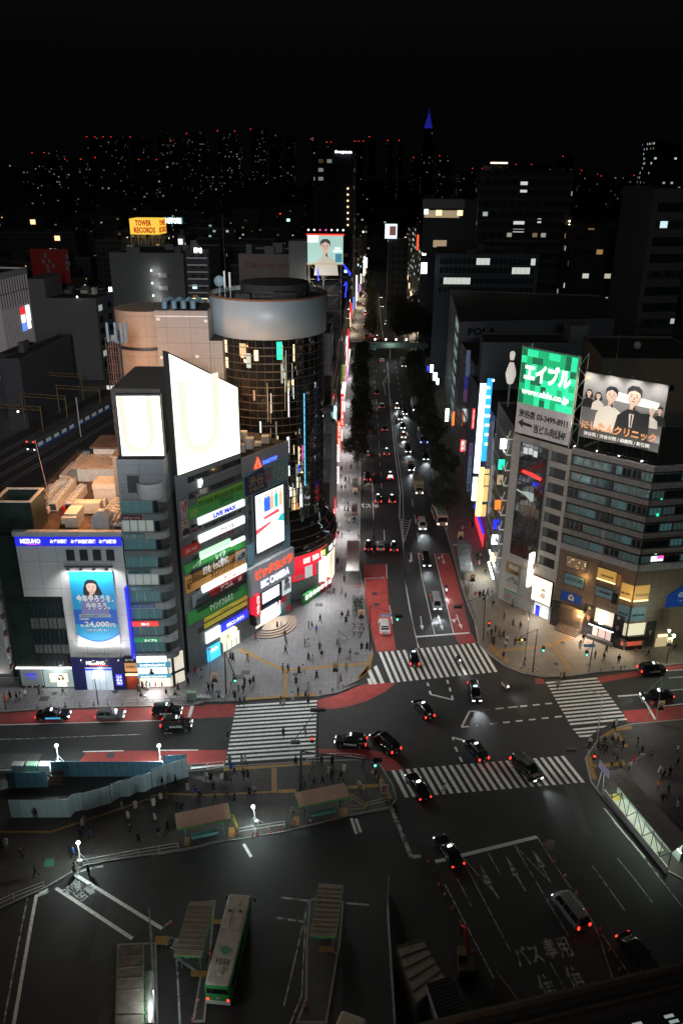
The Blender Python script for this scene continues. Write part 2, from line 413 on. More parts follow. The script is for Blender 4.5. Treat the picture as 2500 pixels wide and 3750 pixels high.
# narrow traffic islands of the bus terminal
for fr,pts in (('Q',[(160,540),(330,520),(300,880),(265,1300),(180,1300),(230,1000),(60,880)]),
                ('Q',[(980,500),(1150,530),(1125,800),(1040,1307),(840,1307),(900,1150),(905,800),(925,520)]),
                ('O',[(750,800),(1000,790),(1010,1307),(735,1307)])):
    pave('bus_island',gpts(fr,pts),paving3)
def sheet(name,polys,m,z):
    mb=MB()
    for p in polys: mb.flat([V3(q,z) for q in (p if sum(p[i][0]*p[(i+1) % len(p)][1]-p[(i+1) % len(p)][0]*p[i][1] for i in range(len(p)))>0 else p[::-1])])
    return mb.build(name,m,kind='structure')
PA=[  # red bus lane coatings
 gpts('L',[(0,208),(250,192),(800,172),(1300,160),(1383,158),(1383,240),(800,262),(0,284)]),
 gpts('M',[(0,150),(212,142),(195,232),(0,238)]),
 gpts('L',[(585,464),(1383,455),(1383,550),(525,558)]),
 gpts('M',[(0,455),(148,455),(132,560),(0,566)]),
 gpts('M',[(758,118),(900,82),(1040,22),(1120,0),(1290,0),(1220,60),(1100,120),(950,165),(765,188)]),
 gpts('M',[(745,445),(900,448),(1080,452),(1195,470),(1290,530),(1345,590),(1215,596),(1180,540),(1060,498),(740,488)]),
 gpts('J',[(290,378),(475,370),(500,720),(560,1078),(400,1095),(340,860),(300,600)]),
 gpts('J',[(875,285),(995,285),(1060,500),(1170,930),(1225,1020),(1075,1030),(1030,940),(960,650)]),
 gpts('K',[(905,1214),(1250,1160),(1568,1112),(1568,1150),(1250,1200),(930,1255)]),
 gpts('K',[(435,1220),(490,1222),(515,1262),(440,1265)]),
 gpts('K',[(1100,1470),(1568,1430),(1568,1540),(1140,1560)])]
sheet('red_bus_lane',PA,redlane,.004)
rp_=random.Random(8)
for tone in (.03,.055):
    sheet('asphalt_patch',[[(x,y),(x+w_,y+rp_.uniform(-.2,.2)),(x+w_,y+l_),(x,y+l_)] for x,y,w_,l_ in [(rp_.uniform(-28,30),rp_.uniform(42,98),rp_.uniform(.9,2.6),rp_.uniform(2,9)) for _ in range(9)]+[(rp_.uniform(6,20),rp_.uniform(122,300),rp_.uniform(.9,2.4),rp_.uniform(3,14)) for _ in range(9)]],mat('asphalt_repair_%d' % (tone*1000),(tone,tone,tone*.98),.8,var=.2,scale=3),.0015+tone*.03)
sheet('bus_stop_coating',[gpts('S',[(420,1490),(522,1490),(527,1715),(423,1715)]),gpts('L',[(0,482),(285,478),(245,560),(0,570)])],asphalt_w,.004)
MK={}
def strip(pts,wd,m=white_p,z=.008):
    for a,b in zip(pts,pts[1:]):
        a,b=V3(a,z),V3(b,z);d=(b-a).normalized();n=Vector((-d.y,d.x,0))*wd/2
        MK.setdefault(m.name,MB()).flat([a-n,b-n,b+n,a+n])
def gs(fr,pts,wd=.16,m=white_p): strip(gpts(fr,pts),wd,m)
def dash(a,b,on,off,wd=.15,m=white_p):
    a,b=V3(a,0),V3(b,0);L=(b-a).length;d=(b-a)/L;t=0
    while t<L: strip([a+d*t,a+d*min(L,t+on)],wd,m);t+=on+off
# Meiji-dori style avenue: lane lines
dash((10.1,190),(10.8,225),3.5,4.5);dash((10.8,225),(11.8,272),4,5);dash((11.8,272),(12.4,336),4,5);dash((13.5,384),(18.6,542),4,5)
gs('E',[(480,190),(500,400),(530,640)],.3)
strip([(13.2,116),(12.9,121),(12.7,131),(12.6,138),(13.3,157)],.18)
strip([(13.4,170.6),(14.6,188),(15.1,220),(16.6,277),(18.7,336)],.25)
strip([(14.3,170.6),(15.3,188),(15.8,220),(17.2,277)],.15)
dash((19.1,198),(21.9,338),4,5);dash((16.8,158),(17.2,185),5,5)
gs('J',[(680,275),(690,350)],.25);gs('J',[(740,278),(770,480),(875,945)],.15);gs('J',[(872,285),(960,650),(1030,940)],.15)
gs('J',[(480,370),(485,490)],.15);gs('J',[(505,710),(530,860)],.15);gs('J',[(460,90),(465,180)],.15)
gs('J',[(610,0),(618,200),(640,560),(668,730),(742,1060)],.18);gs('J',[(375,0),(383,285),(345,250)],.15)
gs('J',[(680,0),(660,80),(625,190)],.15);gs('J',[(590,0),(616,200)],.15)
for i in range(9): y=5+i*20;gs('J',[(594+i*2.6,y),(678-max(0,i-1)*6.5,y+12)],.18)
gs('J',[(722,968),(1160,935)],.45);gs('J',[(640,280),(870,285),(1000,287)],.12,white_w)
def arrow(fr,base,tip,wd=.16,side=None):
    a,b=G(fr,*base),G(fr,*tip);d=(b-a).normalized();n=Vector((-d.y,d.x,0));z=Vector((0,0,.008))
    k=b - d*1.6;strip([a,k],wd)
    MK['road_paint_white'].flat([k-n*.35+z,b+z,k+n*.35+z])
    if side:
        c=a.lerp(k,.45);e=c+n*side*.9 - d*.2*0;strip([c - d*.3,e+d*.5],wd)
        MK['road_paint_white'].flat([e+d*.1-n*.3+z,e+d*1.5+z,e+d*.1+n*.45+z][::1])
arrow('J',(905,790),(942,915));arrow('J',(1052,785),(1098,905),side=-1);arrow('J',(935,285),(953,375),side=-1)
arrow('J',(760,800),(775,915));arrow('J',(680,290),(672,365));arrow('E',(460,950),(464,925));arrow('E',(540,950),(545,925))
for (x0,y0,x1,y1) in ((580,955,530,1045),(530,1045,553,1170),(580,955,592,1048),(592,1048,530,1045)): gs('E',[(x0,y0),(x1,y1)],.2)
for i in range(5): gs('E',[(585-2*0,965+i*17),(572-i*9,975+i*16)],.25)
for i in range(6): gs('E',[(515,560+i*22),(538,568+i*22)],.3)
gs('S',[(422,1487),(500,1430),(520,2060),(485,2030)],.15); 
for i in range(4): gs('S',[(440+i*16,1477-i*12),(500,1468-i*9)],.2)
# avenue left-turn pocket etc inside the junction
for fr,pts in (('J',[(815,1345),(825,1372)]),('J',[(835,1412),(842,1440),(1025,1485),(1015,1450)]),('J',[(978,1322),(985,1352)]),('J',[(998,1385),(1005,1415)]),
                ('J',[(1210,1578),(1160,1580),(1095,1710),(1155,1702)]),('N',[(435,305),(365,285),(370,300)]),('N',[(378,335),(390,360)]),('N',[(402,388),(415,414)])): gs(fr,pts,.3)
for a,b,n in (((36,1465),(565,1412),5),((-10,1582),(640,1512),6)):
    for i in range(n+1):
        x=a[0]+(b[0]-a[0])*i/(n+.55);y=a[1]+(b[1]-a[1])*i/(n+.55);gs('K',[(x,y),(x+52,y-5)],.3)
gs('J',[(1270,1570),(1325,1565)],.3);gs('J',[(1385,1556),(1440,1552)],.3);gs('J',[(1500,1545),(1556,1541)],.3)
gs('J',[(1215,1695),(1270,1690)],.3);gs('J',[(1330,1682),(1390,1678)],.3)
# west road
gs('L',[(0,286),(800,264),(1300,250)],.16);gs('L',[(0,383),(250,378)],.15,white_w);gs('L',[(250,376),(820,354),(960,349)],.14,white_w);gs('L',[(1110,342),(1165,341)],.14)
gs('L',[(562,466),(835,460)],.18);gs('L',[(1070,457),(1340,455)],.18);gs('L',[(1300,158),(1278,235)],.5);gs('L',[(1272,300),(1255,335)],.4,white_w)
gs('L',[(1290,578),(1510,556)],.3);gs('L',[(560,560),(1290,578)],.1,white_w)
# east road
gs('X2',[(885,142),(1110,125),(1190,230),(1275,385)],.35);gs('X2',[(1110,125),(1160,205)],.4)
gs('X2',[(1418,82),(1568,68)],.2);gs('X2',[(1370,245),(1568,220)],.2);gs('K',[(1457,1163),(1568,1156)],.15);gs('K',[(1457,1218),(1568,1210)],.15)
# bus terminal and south road
gs('N',[(40,640),(150,910),(200,905)],.5,white_w);gs('N',[(275,935),(400,905),(805,805)],.5,white_p)
for fr,pts,wd in (('N',[(410,905),(610,1125)],.1),('N',[(545,880),(612,995)],.15),('N',[(690,850),(885,1050)],.12),('R',[(690,140),(970,610)],.12),('R',[(415,205),(670,695)],.12),
  ('R',[(325,340),(580,830)],.15),('R',[(390,310),(462,452)],.12),('R',[(1093,242),(1263,476)],.16),('R',[(1225,205),(1300,295),(1408,435)],.16),('R',[(805,90),(890,225),(1080,505),(1130,610),(1205,855)],.14),
  ('R',[(1145,600),(1300,830)],.14),('R',[(1195,0),(1370,210),(1568,465)],.16),('R',[(875,750),(960,905)],.12),('R',[(780,165),(885,340)],.12),('R',[(545,320),(606,412)],.2),('R',[(690,280),(746,376)],.2)):
    gs(fr,pts,wd,white_w)
for b,t in (((545,320),(508,232)),((690,280),(642,190)),((825,235),(790,165))):
    a,c=G('R',*b),G('R',*t);d=(c-a).normalized();n=Vector((-d.y,d.x,0));z=Vector((0,0,.009))
    MK.setdefault(white_w.name,MB()).flat([a-d*.4-n*.4+z,c+z,a-d*.4+n*.4+z][::-1])
gs('N',[(1155,655),(1255,780),(1370,915)],.16)
for fr,pts,wd in (('O',[(478,352),(1035,698)],.4),('O',[(360,440),(845,762)],.4),('O',[(1035,698),(1085,655)],.2),('O',[(235,480),(205,640),(90,1307)],.35),('O',[(180,490),(130,740),(25,1307)],.18),
  ('O',[(1128,895),(1140,1130),(1148,1307)],.2),('Q',[(750,500),(918,520)],.25),('Q',[(715,630),(885,652)],.25),('Q',[(918,520),(895,640),(765,1195)],.16),('Q',[(1160,535),(1310,548)],.25),
  ('Q',[(905,600),(878,1130),(805,1307)],.16),('X3',[(565,810),(610,888)],.35),('X3',[(1215,655),(1245,748)],.35),('X3',[(1243,658),(1272,740)],.35),('O',[(480,345),(560,318),(660,300)],.25),
  ('O',[(238,470),(305,440),(310,468),(240,496)],.15),('O',[(350,440),(375,437)],.2),('X3',[(0,885),(190,850),(520,780)],.14),('X3',[(590,770),(820,715),(1220,640),(1440,600)],.14),('X3',[(1450,570),(1490,545),(1497,535)],.3)):
    gs(fr,pts,wd,white_p if wd>.3 else white_w)
for i in range(4): gs('O',[(245+i*16,490-i*7),(262+i*14,462-i*6)],.2)
# zebra crossings
def zebra(c4,n,m=white_p,skip=()):
    """c4: first stripe start, first stripe end, last stripe end, last stripe start"""
    a,b,c,d=[V3(p,.008) for p in c4]
    per=1.0/(n-.5)
    for i in range(n):
        t0=i*per;t1=t0+per*.5
        if i in skip: continue
        MK.setdefault(m.name,MB()).flat([a.lerp(d,t0),a.lerp(d,t1),b.lerp(c,t1),b.lerp(c,t0)][::-1])
zebra(gpts('M',[(212,152),(758,118),(742,500),(140,540)]),15)
zebra(gpts('J',[(415,1095),(518,1345),(1390,1255),(1250,1015)][:]),18)
zebra(gpts('J',[(400,1200),(465,1348),(375,1358),(325,1250)][:]),2)
gs('J',[(335,1310),(352,1358)],.55)
zebra(gpts('K',[(515,1250),(905,1215),(1140,1540),(705,1580)]),13);zebra(gpts('K',[(722,1608),(985,1582),(850,1668),(775,1672)]),3)
zebra(gpts('N',[(45,458),(118,600),(1055,520),(945,382)]),25)
for k,mbk in MK.items(): mbk.build('road_marking',MATS[k],kind='structure')
# bus bay writing painted on the road
def ground_text(body,fr,c,up,h,m,label=None):
    cu=bpy.data.curves.new('t', 'FONT');cu.body=body;cu.resolution_u=2;cu.align_x = 'CENTER';cu.align_y = 'CENTER';cu.offset=.02
    o=bpy.data.objects.new('t',cu);COL.objects.link(o)
    me=bpy.data.meshes.new_from_object(o.evaluated_get(bpy.context.evaluated_depsgraph_get()));bpy.data.objects.remove(o)
    p,q=G(fr,*c),G(fr,*up);d=(q-p).normalized();r=Vector((d.y,-d.x,0));s=h
    for v in me.vertices: v.co=p+r*(v.co.x*s*.75)+d*(v.co.y*s*1.3)+Vector((0,0,.009 if p.y>90 else .009))
    me.materials.clear();me.materials.append(m);o=bpy.data.objects.new('road_lettering',me);COL.objects.link(o);o['kind'] = 'structure'
ground_text('バス停', 'S',(465,1655),(463,1600),2.3,white_p)
ground_text('専用', 'O',(540,460),(660,560),1.5,white_w);ground_text('都06', 'O',(462,435),(580,535),1.4,white_w)
ground_text('専用', 'R',(915,680),(800,450),2.0,white_w);ground_text('バス', 'R',(765,720),(650,490),2.0,white_w)
ground_text('信', 'R',(1010,840),(900,620),2.2,white_w);ground_text('信', 'R',(865,885),(750,660),2.2,white_w)
ground_text('降車', 'O',(1095,800),(1140,700),1.3,white_w)
# yellow tactile strips
TK=MK={}
for fr,pts,wd in (('I',[(575,1310),(925,1475),(1290,1440),(1568,1420)],.6),('I',[(935,1480),(925,1665)],.6),('I',[(625,1695),(1170,1655)],.6),('I',[(1555,1440),(1530,1500),(1490,1540)],.6),
  ('J',[(360,1110),(330,1230),(250,1300)],.6),('K',[(90,960),(130,1020),(230,1100)],.7),('K',[(150,1010),(570,970),(740,880)],.6),('K',[(580,980),(720,1180)],.6),
  ('X3',[(445,360),(970,322)],.6),('X3',[(748,350),(750,500)],.7),('X3',[(0,520),(100,505),(340,515),(730,495)],.3),('X3',[(775,492),(880,488)],.6),('X3',[(1185,468),(1400,455)],.6),('X3',[(1340,365),(1395,420),(1450,540)],.6),
  ('L',[(0,1008),(350,1008),(1050,770)],.3),('X2',[(740,560),(870,490),(1030,465)],.6),('X2',[(870,520),(975,670)],.6),('X2',[(580,765),(645,1010)],.6),('X2',[(625,870),(965,845)],.6),('S',[(190,1505),(330,1505)],.3),('S',[(190,1748),(320,1745)],.3)):
    strip([V3(p,.146) for p in gpts(fr,pts,.14)],wd,yellow_p,.146)
for fr,q in (('X3',(865,645,900,695)),('X3',(1145,590,1190,640)),('X3',(475,710,510,770)),('X3',(205,770,240,820)),('Q',(300,638,370,668)),('Q',(172,965,275,1005)),('Q',(990,808,1088,848)),('O',(990,745,1070,800))):
    a=gpts(fr,[(q[0],q[1]),(q[2],q[1]),(q[2],q[3]),(q[0],q[3])],.147)
    MK.setdefault(yellow_p.name,MB()).flat(a[::-1])
a=gpts('O',[(322,388),(388,325),(415,340),(350,402)],.012);MK[yellow_p.name].flat(a[::-1])
MK[yellow_p.name].build('tactile_paving',yellow_p,kind='structure')
mb=MB()
for fr,pts in (('I',(1415,405)),('I',(1475,1345)),('I',(415,1635)),('I',(1005,1505)),('K',(645,948)),('K',(595,1110)),('K',(845,1118)),('L',(780,62)),('L',(370,72))):
    c=G(fr,*pts,.144);mb.lathe([(.45,0),(.45,.004)],14,0,c)
for fr,pts in (('I',(805,1178)),('I',(1188,972)),('I',(1270,877)),('I',(625,1490)),('L',(300,108)),('K',(632,850)),('I',(575,1525))):
    c=G(fr,*pts,.144);mb.box(c.x-.7,c.x+.7,c.y-.6,c.y+.6,.14,.146)
for p in (('J',383,615),('J',400,703),('L',750,490),('J',872,842)):
    c=G(p[0],p[1],p[2]);mb.lathe([(.6,0),(.6,.01)],16,0,c)
mb.build('manhole_covers',steel_d,kind='structure')
mb=MB();a=gpts('O',[(290,255),(345,250),(345,300),(285,305)],.146);mb.flat(a[::-1]);mb.build('green_grating',mat('green_grating',(.05,.25,.15),.7),kind='structure')
# ================================================================== near buildings
wall_white=mat('white_tile_facade',(.62,.62,.64),.55,var=.06,grid=(2.6,4.4,.55))
wall_green=mat('dark_green_tile',(.022,.035,.03),.35,var=.3,scale=.6,grid=(2.6,4.0,.5))
wall_pale=mat('pale_concrete',(.4,.4,.41),.7,var=.1)
wall_beige=mat('beige_panel',(.32,.3,.28),.6,var=.06,grid=(4.0,2.6,.55))
wall_orange=mat('peach_panel',(.38,.29,.22),.6,var=.08,grid=(3.4,3.4,.55))
wall_grey=mat('grey_panel',(.19,.205,.22),.45,var=.08,grid=(3.6,1.35,.6))
wall_tan=mat('tan_stone_cladding',(.24,.175,.135),.55,var=.15,grid=(1.5,1.2,.6))
wall_gd=mat('dark_grey_render',(.14,.15,.15),.85,var=.15)
ribbed=mat('ribbed_concrete',(.3,.28,.27),.8,var=.3,scale=3)
roof_d=mat('dark_roof_felt',(.05,.045,.04),.85,var=.3)
roof_b=mat('brown_roof',(.11,.07,.05),.85,var=.4,scale=.5)
navy=mat('navy_panel',(.015,.02,.12),.4,var=.05)
def block(parent,poly,z0,z1,m,mroof=None,name='wall',parapet=.0):
    mb=MB();mb.prism(poly,z0,z1 - parapet,0,1)
    if parapet:
        n=len(poly);P=[V3(p,0) for p in poly];c=sum(P,Vector())/n
        Q=[p+(c-p).normalized()*.35 for p in P]
        for i in range(n):
            j=(i+1) % n;a=[P[i],P[j],Q[j],Q[i]]
            mb.prism(a,z1-parapet-.01,z1,0)
    return mb.build(name,[m,mroof or roof_d],parent)
def wbox(parent,wall,r,d0,d1,m,name):
    mb=MB();wall.box(mb,*r,d0,d1);return mb.build(name,m,parent)
def window_unit(wall,u,z,wd,ht,parent,gl,fr_m=steel_d,proto={},div=1,out=.02):
    """one window: glass pane with a frame; copies share the mesh"""
    key=(round(wd,2),round(ht,2),gl.name,fr_m.name,div,round(math.atan2(wall.d.y,wall.d.x),3))
    if key not in proto:
        mb=MB();W0=Wall((0,0),(wall.d.x,wall.d.y));t=.06
        W0.box(mb,0,wd,0,ht,-.05,0.0,0)
        for q in ((0,t,0,ht),(wd-t,wd,0,ht),(t,wd-t,0,t),(t,wd-t,ht-t,ht)): W0.box(mb,*q,0,.05,1)
        for k in range(1,div+1): W0.box(mb,wd*k/(div+1)-.03,wd*k/(div+1)+.03,t,ht-t,0,.04,1)
        o=mb.build('window',[gl,fr_m],None);bpy.context.scene.collection.objects.unlink(o);proto[key]=o
    o=proto[key].copy();COL.objects.link(o);o.parent=parent;o.location=wall.P(u,z,out) - ORG.get(parent.name,Vector());return o
def panel_lines(r,wall,parent,m,du,dz,out=.01,name='panel_joints'):
    mb=MB();u0,u1,z0,z1=r;u=u0+du
    while u<u1-.1: wall.box(mb,u-.02,u+.02,z0,z1,out,out+.012);u+=du
    z=z0+dz
    while z<z1-.1: wall.box(mb,u0,u1,z-.02,z+.02,out,out+.015);z+=dz
    return mb.build(name,m,parent)
def portrait(mb,wall,u,z,s,out,hair,skin,cloth,face=None,long=True):
    """head and shoulders drawn flat on a poster; s = head height in metres"""
    E_=lambda cu,cz,ru,rz,o,m,n=18: wall.poly(mb,[(cu+ru*math.cos(2*math.pi*i/n),cz+rz*math.sin(2*math.pi*i/n)) for i in range(n)],o,m)
    if long: wall.poly(mb,[(u-s*.62,z-s*.75),(u-s*.2,z-s*.9),(u+s*.75,z-s*.6),(u+s*.55,z),(u+s*.4,z+s*.45),(u,z+s*.62),(u-s*.4,z+s*.4),(u-s*.58,z-.1*s)],out,hair)
    wall.poly(mb,[(u-s*.18,z-s*.85),(u+s*.2,z-s*.85),(u+s*.17,z-s*.2),(u-s*.15,z-s*.2)],out+.004,skin)
    wall.poly(mb,[(u-s*.95,z-s*2.3),(u+s*1.1,z-s*2.3),(u+s*.95,z-s*1.2),(u+s*.3,z-s*.75),(u-s*.25,z-s*.75),(u-s*.8,z-s*1.2)],out+.006,cloth)
    wall.poly(mb,[(u-s*.34,z+s*.3),(u-s*.36,z),(u-s*.29,z-s*.28),(u-s*.1,z-s*.5),(u+s*.1,z-s*.5),(u+s*.29,z-s*.28),(u+s*.36,z),(u+s*.34,z+s*.3)],out+.009,skin)
    wall.poly(mb,[(u-s*.42,z),(u-s*.3,z+s*.22),(u,z+s*.38),(u+s*.3,z+s*.22),(u+s*.42,z),(u+s*.42,z+s*.4),(u+s*.2,z+s*.6),(u-s*.2,z+s*.6),(u-s*.42,z+s*.4)],out+.012,hair)
    for k in (-1,1):
        E_(u+k*s*.15,z+s*.0,s*.065,s*.03,out+.012,hair,8);wall.poly(mb,[(u+k*s*.07,z+s*.09),(u+k*s*.24,z+s*.1),(u+k*s*.24,z+s*.13),(u+k*s*.07,z+s*.125)],out+.012,hair)
    if s>1.5: wall.poly(mb,[(u+s*.02,z-s*.02),(u+s*.06,z-s*.15),(u-s*.03,z-s*.16)],out+.012,face if face is not None else hair);wall.poly(mb,[(u+s*.14,z-s*.45),(u+s*.2,z-s*.85),(u+s*.0,z-s*.7)],out+.011,hair)
    E_(u,z-s*.28,s*.08,s*.03,out+.012,face if face is not None else cloth,8)
def lamp_arm(parent,wall,u,z,out0,out1,m=steel_d,up=True,power=130,aim=None,head='spotlight',col=(1,.97,.95),lit=True):
    """a projecting arm with a floodlight"""
    mb=MB();a,b=wall.P(u,z,out0),wall.P(u,z+(.5 if up else -.2),out1)
    mb.tube(a,b,.05,5);o=mb.build('lamp_bracket',m,parent)
    h=MB();h.lathe([(.12,.25),(.3,0),(.28,-.02)],10,0,b,cap=False);h.lathe([(.27,.01),(.27,.02)],10,1,b)
    h.build('lamp_head',[m,E_white2],o)
    if power: light('SPOT', 'floodlight',b - Vector((0,0,.1)) if up else b+Vector((0,0,.15)),power,col,.12,o,aim,125,.9)
def bulk(parent,x0,x1,y0,y1,z0,z1,m,name='roof_unit',bev=.0):
    mb=MB();mb.box(x0,x1,y0,y1,z0,z1)
    return mb.build(name,m,parent)
def condenser(parent,x,y,z,n,L=1.1,W=1.3,h=1.7,along='y',m=None):
    """row of rooftop heat-exchanger units with round fans"""
    mb=MB()
    for i in range(n):
        cx,cy=(x,y+i*L) if along == 'y' else (x+i*L,y)
        mb.box(cx-W/2,cx+W/2,cy-L/2+.04,cy+L/2-.04,z+.25,z+h,0);mb.box(cx-W/2+.1,cx+W/2-.1,cy-L/2+.1,cy+L/2-.1,z,z+.26,1)
        mb.lathe([(.42,0),(.42,.2),(.33,.2),(.33,.03)],12,0,(cx,cy,z+h));mb.lathe([(.32,.04),(.32,.06)],10,1,(cx,cy,z+h))
        mb.box(cx-W/2+.15,cx+W/2-.15,cy-L/2-.005,cy-L/2+.05,z+.4,z+h-.3,1)
    return mb.build('condenser_row',[m or cream,steel_d],parent)
# ------------------------------------------------------------------ bank building with poster
WB=Wall((-49.1,103.6),(-31.5,103.9));u_cut=8.4
bank=thing('bank_building', 'dark green tiled bank building with stepped white facade and roof full of cooling machines', 'building',(-40,108,0))
block(bank,[(-49.3,103.62),(-31.4,103.92),(-31.4,142),(-49.3,142)],0,26.0,wall_green,roof_b, 'wall',.5)
wbox(bank,WB,(2.95,18.0,16.3,25.3),0,.35,wall_white, 'white_facade');wbox(bank,WB,(8.4,18.0,5.9,16.3),0,.35,wall_white, 'white_facade')
wbox(bank,WB,(2.7,18.1,26.0,26.75),-.3,.5,mat('pale_coping',(.5,.52,.54),.6), 'coping')
s=sign(bank,WB,(3.0,17.95,25.0 - .45,26.0),E_blue2,.55,.3, 'name_band',
 [('MIZUHO',(.05,.24,.3,.78),E_white,dict(bold=.04)),('みずほ銀行',(.33,.49,.3,.74),E_white,dict(bold=.03)),('みずほ信託銀行',(.525,.76,.3,.74),E_white,dict(bold=.03)),('みずほ証券',(.79,.955,.3,.74),E_white,dict(bold=.03))])
mb=MB();WB.poly(mb,[(4.3,24.78),(6.8,24.85),(5.5,24.92)],.6);mb.build('red_swoosh',E_magenta,s)
for i in range(4):
    r=WB.rect('V',(850+i*170,205),(945+i*170,345));wbox(bank,WB,(r[0],r[0]+1.15,r[2],r[3]),.3,.4,steel_d, 'louvre')
r=WB.rect('V',(893,468),(1560,1410));PW=r
pc=mat('poster_cyan',(.015,.34,.66),.5,var=.0);pdb=mat('poster_blue',(.01,.12,.6),.5,var=0);ppur=mat('poster_violet',(.2,.2,.45),.6,var=0)
skin_p=mat('poster_skin',(.62,.42,.34),.6,var=0);hair_p=mat('poster_hair',(.012,.013,.02),.5,var=0);plip=mat('poster_lips',(.5,.12,.12),.5,var=0)
po=MB();WB.box(po,*r,.35,.8,0);u0,u1,z0,z1=r;wd,ht=u1-u0,z1-z0
WB.poly(po,[(u0,z0+.5*ht),(u1,z0+.5*ht),(u1,z1),(u0,z1)],.805,1)
cur=[(u1 - wd*i/14,z0+ht*(.055+.11*abs(2*i/14-1)**2)) for i in range(15)]
WB.poly(po,[(u0,z0+.5*ht)]+cur[::-1]+[(u1,z0+.5*ht)],.805,2)
cu2=[(u1 - wd*i/14,z0+ht*(.075+.11*abs(2*i/14-1)**2)) for i in range(15)]
WB.poly(po,[(u0,z0+.3*ht)]+cu2[::-1]+[(u1,z0+.3*ht)],.808,1)
portrait(po,WB,u0+wd*.48,z0+ht*.80,ht*.165,.81,3,4,5,6)
poster=po.build('poster_panel',[white_m,pc,pdb,hair_p,skin_p,ppur,plip],bank)
for t_,q,m_ in (('今年やろうを、',(.1,.96,.6,.7),T_white),('今やろう。',(.3,.85,.5,.6),T_white),('24,000',(.22,.8,.255,.34),T_white),('円',(.82,.93,.262,.315),T_white),('最大',(.12,.2,.26,.3),T_white),('現金プレゼント!',(.25,.72,.205,.235),T_white),('口座開設',(.12,.34,.36,.385),T_white),('今年やろうを応援キャンペーン',(.16,.8,.405,.425),T_black)):
    if m_ is T_black:
        mb=MB();WB.box(mb,*sub(r,.12,.85,.395,.435),.81,.82);mb.build('caption_bar',mat('poster_grey',(.4,.5,.6),.6,var=0),poster)
    text(t_,WB,sub(r,*q),m_,poster,out=.83,bold=.025)
for a_,b_ in (((.12,.85,.343,.346)),((.12,.92,.243,.246))) if 0 else ():
    pass
for i in range(4):
    u=r[0]+wd*(.06+.29*i)
    lamp_arm(bank,WB,u,z1+.4,.4,1.9,power=950,aim=WB.P(u,z1-3.5,.8)); 
    lamp_arm(bank,WB,u+.2,z0-1.7,.4,2.2,up=False,power=850,aim=WB.P(u+.2,z0+3.5,.8))
wbox(bank,WB,(r[0]-.5,r[1]+.3,z0-1.85,z0-1.72),.9,1.1,steel, 'lamp_rail');wbox(bank,WB,(r[0]-.5,r[1]+.1,z1+.6,z1+.75),.5,.7,steel_d, 'lamp_rail')
# dark recessed windows
for k,(za,zb,mm) in enumerate(((12.6,15.2,glass_d),(10.6,12.6,mat('grey_blind',(.12,.13,.13),.5)),(8.0,10.5,glass_d),(6.3,8.0,MATS['grey_blind']),(4.0,6.2,glass_d))):
    for j in range(4): window_unit(WB,3.1+j*1.32,za,1.28,zb-za-.06,bank,mm)
# ground floor
wbox(bank,WB,(-.2,8.35,3.75,3.95),0,.35,E_white, 'light_strip')
sg=sign(bank,WB,(.35,3.6,.6,3.65),mat('satin_panel',(.4,.42,.46),.35,var=.03),.2,.2, 'lobby_panel',[('MIZUHO',(.25,.75,.62,.74),E_blue),('みずほ銀行 渋谷支店',(.3,.72,.45,.5),E_blue)])
wbox(bank,WB,(3.75,8.3,.3,3.7),.02,.06,glass('lobby_glass',(.2,.25,.25),.1,em=(.8,1,.95),es=.28), 'lobby_glazing')
r2=WB.rect('V',(635,1795),(885,1905));scr=sign(bank,WB,r2,emi('lobby_screen',(1,.95,.55),1.1),.12,.05, 'lobby_screen',frame=steel)
mb=MB();u0,u1,z0,z1=r2;portrait(mb,WB,u0+(u1-u0)*.6,z0+(z1-z0)*.62,.75,.14,0,1,2);mb.build('lobby_picture',[hair_p,skin_p,E_white],scr)
ent=wbox(bank,WB,(8.4,16.3,0.1,5.85),.35,.6,navy, 'entrance_surround')
wbox(bank,WB,(10.4,14.4,.12,4.2),.6,.63,glass('entrance_glass',(.3,.35,.4),.1,em=(.75,.9,1),es=.5), 'entrance_door')
for u in (11.4,12.4,13.4): wbox(bank,WB,(u-.03,u+.03,.12,3.7),.63,.68,steel, 'door_frame')
wbox(bank,WB,(10.4,14.4,3.7,4.0),.63,.66,E_blue2, 'header_band')
text('MIZUHO',WB,(10.7,13.6,4.75,5.35),E_white,ent,out=.66,bold=.04);wbox(bank,WB,(11.2,13.9,4.55,4.63),.62,.66,E_red, 'underline')
sign(bank,WB,(14.9,15.9,1.0,3.0),E_blue,.7,.08, 'rate_display',[('12.3\n45.6\n78.9',(.1,.9,.1,.9),E_white)])
# side blade sign
mb=MB();WB.box(mb,17.9,18.25,6.2,18.2,.5,1.5);bl=mb.build('blade_sign',E_blue2,bank)
for i,(a_,b_) in enumerate(((15,17.8),(10.8,14.6),(6.5,10.3))): wbox(bl,WB,(17.85,17.89,a_,b_),.8,1.2,E_white, 'lettering_strip')
